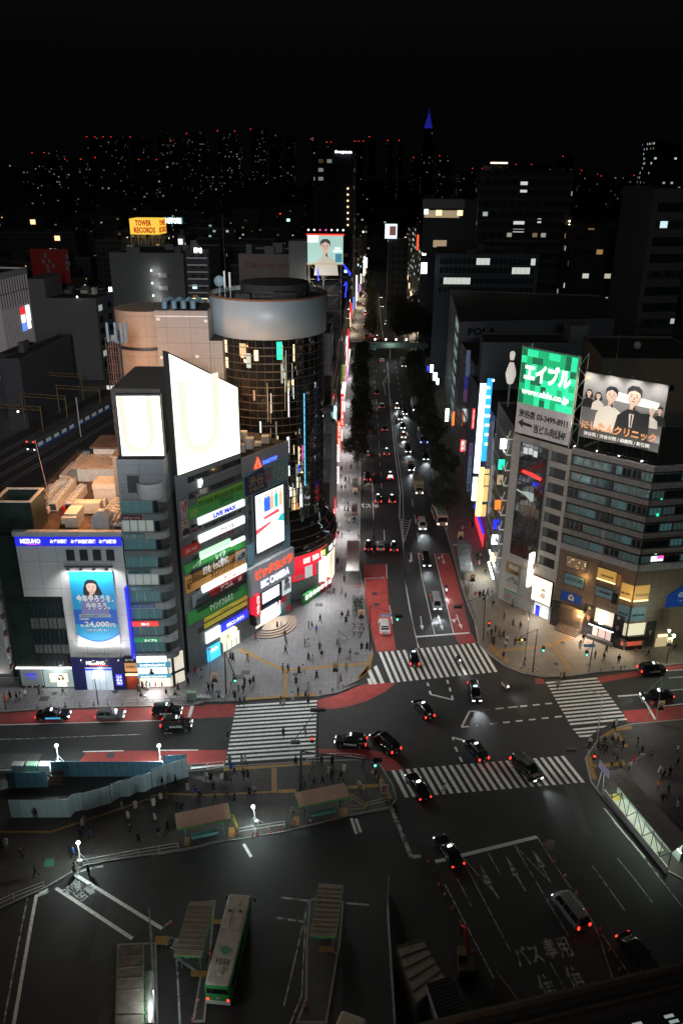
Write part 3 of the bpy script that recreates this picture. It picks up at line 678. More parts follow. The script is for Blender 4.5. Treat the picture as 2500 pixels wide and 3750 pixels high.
# restaurant slot
sl=wbox(bank,WB,(16.35,18.3,0.1,6.2),.2,.45,mat('dark_timber',(.06,.035,.02),.6), 'shop_front')
sign(bank,WB,(16.2,18.3,5.2,5.9),black_m,.6,.2, 'shop_sign',[('星州苑',(.2,.8,.25,.75),T_white)])
sign(bank,WB,(16.4,18.3,3.4,4.9),emi('warm_shopfront',(1,.5,.18),.3),.5,.1, 'shop_sign',[('DI PUNTO',(.15,.85,.4,.7),T_black)])
wbox(bank,WB,(16.5,18.2,.2,2.6),.46,.5,mat('red_entry',(.3,.04,.02),.7), 'shop_entry');wbox(bank,WB,(16.4,18.3,2.7,3.0),.46,.6,E_warm, 'awning_lights')
light('POINT', 'shop_light',WB.P(17.3,2.4,1.5),60,(1,.7,.4),.2,bank)
light('POINT', 'lobby_light',WB.P(6,3.0,1.2),260,(.9,1,.98),.4,bank);light('POINT', 'lobby_light',WB.P(12.4,3.2,1.4),260,(.85,.93,1),.4,bank)
# roof plant
zr=25.52
tank=MB()
for q in ((-48.9,-43.6,104.4,104.7),(-48.9,-43.6,109.4,109.7),(-48.9,-48.6,104.7,109.4),(-43.9,-43.6,104.7,109.4)): tank.box(*q,zr-1,zr+5.2)
tank.box(-48.6,-43.9,104.7,109.4,zr-1,zr+2.6,1)
for q in ((-49.0,-43.5,104.3,104.75),(-49.0,-43.5,109.35,109.8),(-49.0,-48.55,104.75,109.35),(-43.95,-43.5,104.75,109.35)): tank.box(*q,zr+5.2,zr+5.35,2)
tank.build('open_topped_penthouse',[wall_green,roof_b,cream],bank,org=None)
bulk(bank,-38.9,-33.0,117.4,120.4,zr,zr+2.2,cream, 'machine_housing');bulk(bank,-38.9,-33.6,117.1,120.7,zr+2.2,zr+3.1,cream, 'machine_hood')
bulk(bank,-40.3,-38.4,107.4,110.6,zr,zr+2.2,cream, 'machine_housing');bulk(bank,-40.5,-38.4,106.7,107.4,zr+.9,zr+1.9,cream, 'intake_cowl')
bulk(bank,-40.4,-36.4,112.0,113.6,zr+.3,zr+2.0,cream, 'machine_housing')
mb=MB();mb.box(-35.9,-33.3,105.6,108.2,zr,zr+2.2);mb.add([(-35.9,105.6,zr+2.2),(-33.3,105.6,zr+2.2),(-33.3,108.2,zr+2.2),(-35.9,108.2,zr+2.2),(-35.1,106.4,zr+3.1),(-34.1,106.4,zr+3.1),(-34.1,107.4,zr+3.1),(-35.1,107.4,zr+3.1)],[(0,1,5,4),(1,2,6,5),(2,3,7,6),(3,0,4,7),(4,5,6,7)])
mb.build('tapered_housing',mat('pale_metal',(.5,.52,.54),.5),bank)
condenser(bank,-43.9,113.5,zr,9,m=cream);condenser(bank,-41.5,113.5,zr,7,m=cream);condenser(bank,-46.0,116,zr,7,h=1.4,m=cream)
condenser(bank,-33.6,109.0,zr,5,m=cream);condenser(bank,-32.3,111.5,zr,7,h=1.5,m=cream);condenser(bank,-31.9,105.4,zr,1,m=MATS['pale_metal']);condenser(bank,-36.5,122.3,zr,4,along='x',m=cream)
mb=MB()
for o_ in (0,.75): mb.tube((-32.7-o_*.9,106.6,zr+1.1),(-31.9-o_*.9,122,zr+2.3),.26,8)
mb.build('duct_pipe',cream,bank)
mb=MB()
for i in range(6): mb.path([(-37.4+i*.28,109.4,zr+.2),(-36.9+i*.28,112.5,zr+.35),(-36.2+i*.2,116,zr+.3)],.07,5)
for i in range(5): mb.path([(-34.9+i*.2,113,zr+.2),(-34.7+i*.25,119.5,zr+.4)],.06,5)
mb.build('pipe_run',steel,bank)
mb=MB();mb.box(-44.2,-31.6,126.4,131,zr,zr+2.5,0)
for i in range(42): mb.tube((-44.8+i*.31,125.5,zr+2.6),(-44.8+i*.31,131.4,zr+3.1),.1,5,1)
mb.box(-44.9,-31.7,125.6,131.3,zr+2.45,zr+2.6,1);mb.build('corrugated_roof_shed',[cream,mat('corrugated_sheet',(.45,.38,.3),.6)],bank)
bulk(bank,-43.5,-31.6,134,140,zr,zr+3.4,cream, 'machine_housing');bulk(bank,-43.9,-31.6,133.4,140.4,zr+3.4,zr+3.75,roof_b, 'machine_hood')
for q in ((-46,-44.4,125,131,1.0),(-47.5,-46.4,127,134,.8),(-46.6,-45.4,133,138,1.4),(-45.6,-44.5,121.5,124,1.9),(-47.9,-46.8,120,123.4,.7),(-38.6,-37.6,122.6,124,1.2),(-37.0,-36.4,115,116,1.4)):
    bulk(bank,q[0],q[1],q[2],q[3],zr,zr+q[4],cream, 'roof_duct')
mb=MB();mb.tube((-47.4,121,zr),(-48.3,121,zr+9),.07,5,0,.03);mb.build('aerial',mat('pale_red_paint',(.5,.3,.26),.6),bank)
condenser(bank,-36.0,109.3,zr,2,h=1.2,m=cream);condenser(bank,-38.8,122.4,zr,3,h=1.2,m=cream);condenser(bank,-44.9,112.4,zr,4,h=1.1,m=cream);condenser(bank,-34.9,112.2,zr,4,h=1.3,m=cream);condenser(bank,-39.9,123.5,zr,2,along='x',h=1.4,m=cream)
bulk(bank,-42.0,-41.6,111.6,112,zr,zr+1.6,red_m, 'fire_hydrant_box')
# pale building at the very edge of the picture
nb=thing('pale_office_building', 'pale office block with brown window ledges beside the dark green bank', 'building',(-58,108,0))
block(nb,[(-64,102.2),(-49.9,102.6),(-50.3,118),(-64,118)],3.4,21.5,wall_pale,parapet=.5);block(nb,[(-64,104.5),(-50.4,104.5),(-50.4,118),(-64,118)],0,3.4,concrete_d,name='ground_floor')
WNB=Wall((-49.9,102.6),(-50.3,118))
for i in range(6): wbox(nb,WNB,(0.2,1.0,4+i*2.9,4.6+i*2.9),0,.35,mat('brown_ledge',(.12,.06,.05),.6), 'window_ledge')
mb=MB()
for i in range(18):
    x=-54.5+i*.3;mb.tube((x,103.6,.15),(x+.3,103.6,2.0),.025,4);mb.tube((x+.3,103.6,.15),(x,103.6,2.0),.025,4)
mb.box(-54.6,-49.2,103.55,103.65,1.95,2.03);mb.build('folding_gate',steel,nb)
light('POINT', 'porch_light',(-52,101.5,3.0),120,(1,.95,.9),.3,nb)
# ------------------------------------------------------------------ slim building with curved balconies
slim=thing('balcony_building', 'slim grey building with glass bands and rounded balconies, lingerie shop at its foot', 'building',(-28,108,0))
WS=Wall((-31.0,104.0),(-26.6,104.2))
block(slim,[(-31.0,104.05),(-25.6,104.25),(-24.3,106.5),(-24.3,118),(-31.0,118)],0,31.0,mat('dark_slab',(.06,.07,.075),.5),roof_d)
block(slim,[(-30.9,104.2),(-24.4,104.3),(-24.4,116),(-30.9,116)],31.0,37.3,wall_grey,roof_d, 'penthouse')
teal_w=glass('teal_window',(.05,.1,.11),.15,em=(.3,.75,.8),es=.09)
for k in range(9):
    z=5.6+k*2.85
    band=MB();WS.box(band,0,4.6,z,z+.95,-.05,.35,0)
    pts=[WS.P(4.6,0,.3)]+[Vector((-26.3+1.75*math.cos(t),104.9+1.3*math.sin(t),0)) for t in [rad(-90+i*13) for i in range(11)]]+[Vector((-25.5,107.6,0)),Vector((-26.4,107.6,0))]
    band.prism(pts,z,z+1.0,0);band.build('balcony_parapet',wall_pale if k % 2 else wall_grey,slim)
    rl=MB();rl.path([V3(p,z+1.2) for p in pts[:-2]],.03,4);rl.build('balcony_rail',steel,slim)
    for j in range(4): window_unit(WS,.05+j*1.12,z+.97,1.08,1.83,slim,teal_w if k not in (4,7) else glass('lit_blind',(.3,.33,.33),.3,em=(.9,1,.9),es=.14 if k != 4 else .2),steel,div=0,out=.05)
    wbox(slim,WS,(4.7,5.3,z+1,z+2.8),-.4,.02,glass_d, 'balcony_door')
lb=lambda q,m,tx,tm,z: sign(slim,WS,(q[0],q[1],z,z+.7),m,.45,.08, 'floor_sign',[(tx,(.08,.92,.2,.8),tm)])
tl=mat('sign_teal',(.1,.25,.25),.5); 
lb((.2,3.0),mat('sign_maroon',(.12,.02,.03),.5), 'スヴェンソン',T_white,28.5);lb((.2,3.2),tl, '内科・泌尿器 しぶひろ',T_white,25.7)
lb((.2,3.6),tl, 'YAG BEAUTY CLINIC',T_black,20.0);lb((.2,3.6),tl, '渋谷西口 レディース クリニック',T_white,17.2);lb((.2,3.7),mat('sign_blue',(.05,.12,.3),.5), 'スキーホワイトニング',T_white,14.4)
sign(slim,WS,(.1,3.9,11.3,12.0),E_red,.5,.12, 'lit_floor_sign',[('MEN SI',(.35,.65,.2,.8),E_white)]);sign(slim,WS,(.1,3.9,8.5,9.2),emi('lit_dark_green',(.02,.3,.12),.6),.5,.12, 'lit_floor_sign',[('エイブル',(.4,.9,.2,.8),E_white)])
for i in range(4): wbox(slim,WS,(.1+i*1.15,1.15+i*1.15,5.0,5.9),.35,.5,E_white2, 'lit_panel')
ivm=mat('shop_blue',(.03,.16,.25),.4,em=(.1,.5,.75),es=.5)
sign(slim,WS,(.1,5.2,4.05,5.0),ivm,.6,.2, 'shop_fascia',[('intimissimi',(.1,.85,.25,.8),E_white)]);sign(slim,WS,(.1,5.2,1.95+.2,2.6+.2),ivm,.6,.2, 'shop_fascia',[('intimissimi',(.1,.85,.2,.8),E_white)])
ad=sign(slim,WS,(.2,4.6,2.85,4.0),E_cool,.45,.1, 'lit_advertisement');mb=MB();portrait(mb,WS,2.2,3.6,.42,.47,0,1,2);mb.build('advert_picture',[hair_p,skin_p,black_m],ad)
wbox(slim,WS,(.2,5.0,.25,2.1),.05,.1,emi('shop_interior',(1,.86,.68),1.1), 'shop_window')
for i,u in enumerate((.5,.9,1.5,2.4,3.0,3.4)):
    mb=MB();WS.poly(mb,[(u,.35),(u+.3,.35),(u+.22,1.2),(u+.08,1.2)],.13);mb.build('display_dress',(red_m,white_m,navy)[i % 3],slim)
sc_=Wall((-26.2,104.0),(-24.2,105.8));wbox(slim,sc_,(0,2.6,.3,5.8),.0,.1,emi('lit_stairwell',(1,.9,.72),.7), 'stairwell_glazing');wbox(slim,sc_,(0,2.6,2.4,2.7),.1,.3,black_m, 'stair_slab')
light('AREA', 'shopfront_light',WS.P(2.5,2.3,1.2),420,(1,.93,.85),2,slim,aim=WS.P(2.5,0,4))
bal=MB();bal.lathe([(1.9,0),(1.9,2.2)],16,0,(-26.5,104.4,32),a0=rad(-180),a1=0);bal.lathe([(.01,2.0),(1.9,2.0)],16,0,(-26.5,104.4,30.1),a0=rad(-180),a1=0);bal.build('round_roof_balcony',wall_pale,slim)
wbox(slim,WS,(1.4,3.0,32.5,35.0),.02,.08,steel_d, 'louvre_door')
# screen support block and small screen
block(slim,[(-31.2,106.5),(-24.6,106.5),(-24.6,120),(-31.2,120)],37.3,46.6,roof_d,roof_d, 'screen_tower')
E_screen=emi('led_screen_white',(1,.95,.74),2.0,sample=True);E_u=mat('screen_cream_pattern',(0,0,0),.9,em=(.985,.975,.82),es=1,var=0,spec=0)
def u_shape(mb,wall,cx,z0,z1,w_,t_,out):
    r_=w_/2;zc=z0+r_;P_=[(cx-r_,z1)]+[(cx-r_*math.cos(a),zc-r_*math.sin(a)) for a in [math.pi*i/40 for i in range(41)]]+[(cx+r_,z1)]
    for (a,b),(c,d) in zip(P_,P_[1:]): L_=math.hypot(c-a,d-b);nx,nz=-(d-b)/L_*t_/2,(c-a)/L_*t_/2;wall.poly(mb,[(a+nx,b+nz),(a-nx,b-nz),(c-nx,d-nz),(c+nx,d+nz)],out)
SS=thing('led_screen', 'small square glaring white led screen above the slim balcony building', 'screen',(-28,104,38), 'rooftop led screens')
r=WS.rect('C',(785,555),(1110,956));W2=WS
wbox(SS,WS,(r[0]-.15,r[1]+.15,r[2]-.2,r[3]+.2),-.9,-.05,steel_d, 'screen_frame');wbox(SS,WS,r,-.05,.02,E_screen, 'screen_face');mb=MB();u_shape(mb,WS,r[0]+2.4,r[2]+.7,r[3],3.6,.8,.03);mb.build('screen_pattern',E_u,SS)
# ------------------------------------------------------------------ cinema building with tenant signs
WC=Wall((-23.9,107.9),(-15.9,118.5))
cin=thing('cinema_building', 'grey commercial building covered with rows of tenant signs, electronics store entrance at its foot', 'building',(-18,118,0))
ue,ut=13.6,24.7
pc_,pd_=WC.P(ut,0),WC.P(ue,0)
block(cin,[WC.P(0,0),WC.P(ue,0),WC.P(ue,0,-26),WC.P(0,0,-14),(-24.2,112)],0,33.6,wall_grey,roof_d)
block(cin,[WC.P(ue,0),WC.P(ut,0),WC.P(ut,0,-9),WC.P(ue,0,-20)],0,32.4,wall_grey,roof_d)
for zz in [6.2+2.55*i for i in range(11)]:
    mb=MB();WC.box(mb,2.4,ue-.1,zz,zz+.9,.02,.06,0)
    for j in range(8): WC.box(mb,2.4+j*1.38,2.46+j*1.38,zz,zz+.9,.06,.1,1)
    mb.build('window_band',[glass_d,steel_d],cin)
def CS(tl,br,m,texts=(),out=.25,nm='tenant_sign',fr='I',dep=.2,frame=None): return sign(cin,WC,WC.rect(fr,tl,br),m,out,dep,nm,texts,frame)
PITgreen=mat('sign_light_green',(.12,.3,.04),.5,var=.05,em=(.2,.5,.05),es=.1);green2=mat('sign_green',(.04,.22,.05),.5,var=.05,em=(.05,.5,.1),es=.1)
dg=mat('sign_dull_grey',(.25,.28,.3),.5);orange_s=mat('sign_orange',(.5,.24,.06),.5,em=(1,.4,.1),es=.06);yel_s=mat('sign_yellow',(.6,.5,.06),.5,em=(1,.8,.1),es=.12)
T_dkg=mat('lettering_dark_green',(.02,.1,.03),.5,var=0);T_yel=mat('lettering_yellow',(.6,.6,.1),.5,var=0)
E_tube=emi('lit_white_sign',(.93,1,.97),1.25,sample=True)
CS((250,162),(603,95),PITgreen,[('PITAT HOUSE',(.02,.32,.2,.75),T_dkg),('PITAT HOUSE',(.35,.65,.2,.75),T_dkg),('PITAT HOUSE',(.68,.98,.2,.75),T_dkg)])
CS((180,232),(603,150),green2,[('10F',(.03,.15,.15,.85),T_yel),('ピタットハウス',(.55,.8,.2,.8),T_dkg)])
CS((255,308),(607,208),E_tube,[('LiVE MAX',(.3,.8,.15,.85),E_blue2,dict(bold=.05))],out=.4,dep=.35)
CS((285,352),(607,262),dg,[('仲介手数料 家賃の半月分',(.05,.78,.2,.8),T_black),('9F',(.85,.95,.2,.8),T_black)])
CS((260,440),(608,340),E_tube,[('アイフル',(.45,.75,.2,.8),T_red)],out=.4,dep=.35);CS((270,482),(608,392),dg,[('アイフル',(.4,.75,.15,.9),T_red)])
CS((138,540),(268,545),mat('sign_red',(.35,.02,.02),.5,em=(1,.05,.03),es=.12),[('当ビル8F',(.15,.85,.25,.75),T_white)])
CS((270,568),(500,515),emi('lit_pale_green',(.55,1,.62),1.2),(),out=.4,dep=.35,nm='lit_tenant_sign');CS((500,492),(610,470),E_tube,[('7F',(.4,.6,.2,.8),E_green)],out=.4,dep=.35)
CS((330,600),(615,522),MATS['sign_green'],[('レイク',(.2,.45,.15,.85),T_white)]);CS((150,668),(330,650),MATS['sign_green'],[('レイク',(.35,.7,.15,.85),T_white)])
CS((200,700),(540,640),black_m,[('まちを、もっと豊かに。',(.25,.85,.2,.8),T_white)]);CS((155,762),(620,655),orange_s,[('タウンハウジング',(.4,.8,.15,.85),T_black),('6F',(.02,.09,.2,.8),T_black)])
bb_=WC.rect('I',(535,580),(620,600));mb=MB();WC.poly(mb,[((bb_[0]+bb_[1])/2+1.3*math.cos(i*rad(20)),(bb_[2]+bb_[3])/2+.95*math.sin(i*rad(20))) for i in range(18)],.5);o_=mb.build('speech_bubble',dg,cin);text('いい部屋\n見つかる!',WC,((bb_[0]+bb_[1])/2-.9,(bb_[0]+bb_[1])/2+.9,(bb_[2]+bb_[3])/2-.5,(bb_[2]+bb_[3])/2+.5),T_black,o_,out=.55)
CS((283,822),(622,705),E_tube,[('アコム',(.45,.75,.15,.85),T_red)],out=.4,dep=.35);CS((210,905),(345,920),dg,());CS((345,862),(595,780),mat('sign_red2',(.4,.02,.03),.5,em=(1,.05,.05),es=.1),[('アコム',(.3,.7,.1,.9),T_white),('5F',(.86,.97,.2,.8),T_white)])
CS((175,1040),(628,885),green2,[('マインドフルネス',(.35,.75,.2,.8),T_white)]);CS((305,1075),(632,920),yel_s,[('CityHome',(.38,.6,.3,.7),T_black)]);CS((305,1120),(632,968),yel_s)
CS((240,930),(628,830),black_m);CS((425,1125),(635,1060),E_blue,[('中央コンタクト',(.2,.85,.2,.8),E_white,dict(bold=.03))],out=.35)
CS((312,1185),(425,1203),E_tube,out=.4,dep=.3);CS((432,1192),(537,1198),emi('lit_pale_yellow',(1,.98,.55),1.2),[('プロミス',(.15,.85,.2,.8),T_blue)],out=.8,dep=.8)
o_=CS((327,1305),(427,1352),E_cyan,[('ATM 24h',(.2,.8,.6,.85),E_white)],out=.3); 
CS((450,1238),(580,1268),glass('lit_entrance',(.4,.4,.35),.1,em=(.95,1,.85),es=.9),out=.05,nm='lit_entrance')
for u in (.2,.5,.8): q=WC.rect('I',(450,1238),(580,1268));wbox(cin,WC,(q[0]+(q[1]-q[0])*u-.03,q[0]+(q[1]-q[0])*u+.03,q[2],q[3]),.05,.12,steel, 'door_frame')
o_=CS((118,182),(180,300),mat('poster_offwhite',(.5,.42,.38),.6),[('お部屋\n探し\nは',(.55,.9,.3,.95),T_red),('N',(.12,.45,.4,.85),T_red)]);o_=CS((125,330),(188,440),MATS['poster_offwhite'])
q=WC.rect('I',(125,330),(188,440));mb=MB();portrait(mb,WC,(q[0]+q[1])/2,q[2]+(q[3]-q[2])*.72,(q[3]-q[2])*.26,.26,0,1,2,long=False);mb.build('man_portrait',[hair_p,skin_p,black_m],o_)
CS((195,395),(255,400),dg,[('全国のお部屋探し',(.05,.95,.2,.8),T_red)]);CS((250,12),(290,62),E_dim,nm='lit_window');text('P',WC,WC.rect('I',(255,15),(283,60)),E_white2,cin,out=.5)
# top header of the cinema part
E_tr=E_red3
hd=MB();WC.poly(hd,[(ue+3.3,30.7),(ue+5.2,31.0),(ue+4.3,32.0)],.3) 
r=WC.rect('D',(603,1215),(945,1200));hw=wbox(cin,WC,(ue,ut,29.4,32.6),0,.2,wall_pale, 'header_panel')
r=WC.rect('D',(682,1265),(740,1268));mb=MB();a_,b_,c_,d_=r;WC.poly(mb,[(a_,c_),(b_,c_),((a_+b_)/2,d_+1.3)],.28);o_=mb.build('red_triangle_emblem',E_red3,cin)
mb=MB();WC.poly(mb,[(a_+.55,c_+.22),(b_-.55,c_+.22),((a_+b_)/2,d_+.5)],.3);mb.build('emblem_core',wall_pale,o_)
text('TOEIプラザ',WC,WC.rect('D',(745,1225),(858,1215)),emi('lit_blue_strong',(.05,.12,1),3),cin,out=.3,bold=.05)
vb=sign(cin,WC,WC.rect('D',(605,1330),(945,1362)),mat('hoarding_teal',(.06,.12,.15),.6,em=(.3,.5,.6),es=.06),.3,.25, 'pictorial_board',[
  ('渋谷',(.08,.42,.32,.8),mat('lettering_mustard',(.42,.34,.12),.5)),('愛',(.42,.64,.3,.88),mat('lettering_crimson',(.3,.06,.09),.5)),('ビジョン',(.64,.98,.35,.85),MATS['lettering_mustard']),('SHIBUYA',(.1,.42,.1,.28),MATS['lettering_mustard']),('AI',(.48,.58,.12,.28),MATS['lettering_crimson']),('VISION',(.66,.96,.16,.3),MATS['lettering_mustard'])])
mb=MB();q=WC.rect('D',(605,1330),(945,1362));WC.poly(mb,[(q[0],q[2]),(q[0]+(q[1]-q[0])*.5,q[2]),(q[0]+(q[1]-q[0])*.42,q[3]),(q[0],q[3]-.6)],.305);mb.build('board_backdrop',mat('hoarding_navy',(.03,.03,.12),.6),vb)
E_vis=emi('led_screen_picture',(.95,.98,1),1.3,sample=True)
r=WC.rect('I',(680,135),(905,470));sc=sign(cin,WC,r,E_vis,.5,.4, 'video_screen',frame=steel_d)
mb=MB();cols=[4,2,3,3,2,3];u0,u1,z0,z1=r;wd,ht=u1-u0,z1-z0
for i,(a_,c_) in enumerate(((.14,4),(.36,0),(.46,0),(.58,1),(.74,2),(.9,1))):
    u=u0+wd*a_;zb=z0+ht*(.66 if i else .62);WC.poly(mb,[(u-.42,zb),(u+.36,zb),(u+.45,zb+ht*.2),(u+.15,zb+ht*.25),(u-.2,zb+ht*.25),(u-.48,zb+ht*.2)],.52,c_)
    WC.poly(mb,[(u+.24*math.cos(t*rad(45)),zb+ht*.28+.32*math.sin(t*rad(45))) for t in range(8)],.525,5)
WC.poly(mb,[(u0,z0+ht*.33),(u0+wd*.5,z0+ht*.42),(u0+wd*.55,z0+ht*.46),(u0,z0+ht*.41)],.52,3);WC.poly(mb,[(u0+wd*.75,z0+ht*.42),(u1,z0+ht*.36),(u1,z0+ht*.5),(u0+wd*.9,z0+ht*.5)],.52,2)
WC.poly(mb,[(u0+wd*.25,z0+ht*.53),(u0+wd*.85,z0+ht*.56),(u0+wd*.8,z0+ht*.62),(u0+wd*.3,z0+ht*.58)],.52,3)
mb.build('screen_picture',[emi('s_blue',(.03,.15,.9),1.2),emi('s_orange',(1,.5,.25),1.2),emi('s_teal',(.02,.5,.5),1.2),emi('s_red',(1,.08,.12),1.2),emi('s_pink',(1,.6,.75),1.5),emi('s_skin',(.8,.5,.4),1)],sc)
for (a_,b_,m_,tx) in (((620,145),(675,290),dg, '池田ピアノ運送'),((622,325),(680,480),mat('sign_slate',(.15,.18,.22),.6), 'めいしい洋食'),((905,30),(950,200),dg, 'おしゃれに'),((908,200),(952,355),dg, '心が変わる')):
    CS(a_,b_,m_,[(tx,(.25,.75,.05,.95),T_black,dict(vert=True))],nm='side_banner')
CS((630,520),(690,650),mat('mascot_backdrop',(.1,.2,.25),.6),nm='side_banner');CS((905,370),(960,520),MATS['mascot_backdrop'],nm='side_banner')
bic=sign(cin,WC,WC.rect('I',(632,697),(967,722)),mat('silver_fascia',(.3,.3,.34),.35,.3,var=.04,em=(.8,.8,1),es=.1),.9,.9, 'store_fascia',[
 ('ビックカメラ',(.1,.97,.5,.88),emi('lit_sign_red',(1,.07,.01),1.6),dict(bold=.06)),('BIC CAMERA',(.22,.88,.12,.4),emi('lit_sign_white',(.8,.85,1),1.6),dict(bold=.045))],frame=steel)
CS((655,890),(700,1028),mat('karaoke_red',(.4,.01,.02),.5,em=(1,.02,.05),es=.7),[('カラオケ',(.2,.85,.08,.95),E_white,dict(vert=True))],out=1.3,dep=1.3,nm='karaoke_sign');CS((657,1045),(700,1100),black_m,[('金鶴',(.2,.8,.1,.9),T_white,dict(vert=True))],out=1.2,dep=1.2)
CS((700,862),(890,920),mat('screen_surround',(.01,.015,.05),.3,var=0),out=.5,dep=.5,nm='screen_surround');CS((735,878),(865,888),E_tube,out=.6,dep=.08,nm='video_screen')
o_=CS((893,760),(962,862),mat('lit_poster',(.5,.6,.62),.5,em=(.8,1,1),es=.6),out=.4,nm='lit_poster');q=WC.rect('I',(893,760),(962,862));mb=MB();portrait(mb,WC,(q[0]+q[1])/2,q[2]+(q[3]-q[2])*.8,.9,.42,0,1,2);mb.build('poster_portrait',[hair_p,skin_p,white_m],o_)
CS((850,935),(885,1035),E_cool,[('電器',(.2,.8,.6,.9),T_red,dict(vert=True))],nm='lit_poster')
for i in range(3):
    for j in range(2): CS((897+j*33,910-j*22+i*45),(928+j*33,940-j*22+i*45),(MATS['sign_red2'],dg,tl)[(i+j) % 3],nm='small_poster',out=.3)
light('AREA', 'sign_light',WC.P(8,20,1.6),2400,(.9,1,.98),9,cin,aim=WC.P(8,2,14));light('AREA', 'screen_light',WC.P(19,19,1.5),2200,(.9,.95,1),5,cin,aim=WC.P(19,4,14))
# curved entrance steps and lit hall
q=WC.rect('I',(705,1000),(890,1050));um=(q[0]+q[1])/2
wbox(cin,WC,(q[0]-.3,q[1]-.2,.9,5.2),.03,.1,emi('store_hall',(1,.96,.86),.9), 'store_interior')
mb=MB();c0=WC.P(um+.3,0,-.6);ang=math.atan2(WC.n.y,WC.n.x)
for i in range(4):
    rr=5.2-.5*i;mb.prism([c0]+[c0+Vector((math.cos(ang+rad(a_)),math.sin(ang+rad(a_)),0))*rr for a_ in range(-64,65,8)],.14+.19*i-.15,.14+.19*(i+1),0,1)
mb.build('entrance_steps',[mat('step_riser',(.14,.09,.07),.6),mat('step_stone',(.36,.28,.22),.5)],cin)
light('AREA', 'entrance_light',WC.P(um,4.6,1.0),350,(1,.97,.9),2.5,cin,aim=WC.P(um,0,2.5));light('AREA', 'canopy_light',WC.P(9.5,3.6,1.0),160,(1,.98,.85),1.5,cin,aim=WC.P(9.5,0,2))
for i in range(9): p_=WC.P(14.5+(i % 5)*1.9,0,-2.5-(i//5)*3.2);bulk(cin,p_.x-.7,p_.x+.6,p_.y-.5,p_.y+.7,32.4-.5,33.0+(i % 3)*.6,cream)
# tall white screen on the cinema roof
BS=thing('led_screen', 'huge slanted glaring white led screen above the rows of tenant signs', 'screen',WC.P(7,33.6), 'rooftop led screens')
u0,u1=.6,13.4;zs=(33.5,33.5,43.8,51.0)
mb=MB();P_=[(u0,zs[0]),(u1,zs[1]),(u1,zs[2]),(u0,zs[3])]
f_=[WC.P(u,z,.1) for u,z in P_];b_=[WC.P(u,z,-.5) for u,z in P_];mb.add(f_,[(0,1,2,3)]);mb.build('screen_face',E_screen,BS)
mb=MB();u_shape(mb,WC,5.6,36,46.9,6.4,1.5,.12);mb.build('screen_pattern',E_u,BS);mb=MB();Q_=[(u0-.2,zs[0]-.2),(u1+.2,zs[1]-.2),(u1+.2,zs[2]+.15),(u0-.2,zs[3]+.35)];f_=[WC.P(u,z,.05) for u,z in Q_];b_=[WC.P(u,z,-.9) for u,z in Q_]
mb.add(f_+b_,[(0,1,2,3),(4,7,6,5),(0,4,5,1),(1,5,6,2),(2,6,7,3),(3,7,4,0)]);mb.build('screen_frame',steel_d,BS)
mb=MB()
for u in (1.5,5,8.5,12): mb.tube(WC.P(u,33.5,-5),WC.P(u,42,-.9),.12,5);mb.tube(WC.P(u,33.5,-.9),WC.P(u,50-u*.55,-.9),.12,5)
mb.build('screen_truss',steel_d,BS)
# ------------------------------------------------------------------ round glass tower of the store
tow=thing('round_glass_tower', 'round tower of dark curtain wall with a broad white band on top', 'building',(-13.5,147,0))
TC=Vector((-13.4,147,0));TR=9.9
gl_t=glass('curtain_glass',(.015,.014,.013),.045,1.9,bump=.25)
mb=MB();n=44;levels=[11.5+1.38*i for i in range(27)]
random.seed(3)
for k in range(len(levels)-1):
    for i in range(n):
        a0,a1=2*math.pi*i/n,2*math.pi*(i+1)/n;f=random.uniform(-.02,.02);g_=random.uniform(-.02,.02)
        p=[TC+Vector((math.cos(a)*(TR+q),math.sin(a)*(TR+q),z)) for a,z,q in ((a0,levels[k],0),(a1,levels[k],f),(a1,levels[k+1],f+g_),(a0,levels[k+1],g_))]
        mb.flat(p)
mb.build('curtain_wall',gl_t,tow)
mb=MB()
for z in levels: mb.lathe([(TR+.02,z-.06),(TR+.14,z-.06),(TR+.14,z+.06),(TR+.02,z+.06)],48,0,TC,cap=False)
for i in range(n): a=2*math.pi*i/n;p=TC+Vector((math.cos(a),math.sin(a),0))*(TR+.06);mb.tube(V3(p,11.5),V3(p,47.4),.022,4)
mb.build('mullions',mat('bronze_mullion',(.2,.16,.13),.4,.5),tow)
prof=[(15.2,9.4),(15.2,9.9),(14.2,10.6),(13.2,11.5),(11.6,12.6),(10.6,14.0),(9.95,15.6)]
PCn=(-15.8,144.2,0)
mb=MB();rg=[]
for i,(r_,z_) in enumerate([(14.75,9.3),(14.75,9.8)]+prof[2:]):
    k_=max(0,i-1)/5;c_=Vector(PCn).lerp(TC,k_);rg.append([c_+Vector((r_*math.cos(rad(a_)),r_*math.sin(rad(a_)),z_)) for a_ in range(0,360,6)])
    mb.lathe([(r_,z_-.07),(r_+.16,z_-.07),(r_+.16,z_+.07),(r_,z_+.07)],56,1,c_,cap=False)
mb.loft(rg,0,True,False);mb.build('flared_glass_skirt',[gl_t,MATS['bronze_mullion']],tow)
mb=MB();mb.lathe([(14.4,0),(14.4,9.4)],60,0,PCn);mb.build('podium_wall',mat('podium_panel',(.3,.31,.31),.5,grid=(2.2,2.8,.6)),tow)
band=mat('white_band',(.46,.52,.55),.42,var=.03,scale=.4)
mb=MB();mb.lathe([(TR+.1,47.3),(TR+.45,47.5),(TR+.45,53.9),(TR+.2,54.0),(TR+.2,53.2),(.01,53.2)],64,0,TC,cap=False);mb.build('crown_band',[band],tow)
mb=MB();mb.lathe([(TR+.48,53.75),(TR+.52,53.75),(TR+.52,54.05),(TR+.2,54.07)],64,0,TC,cap=False);mb.build('crown_rim',mat('rust_rim',(.3,.13,.07),.6),tow)
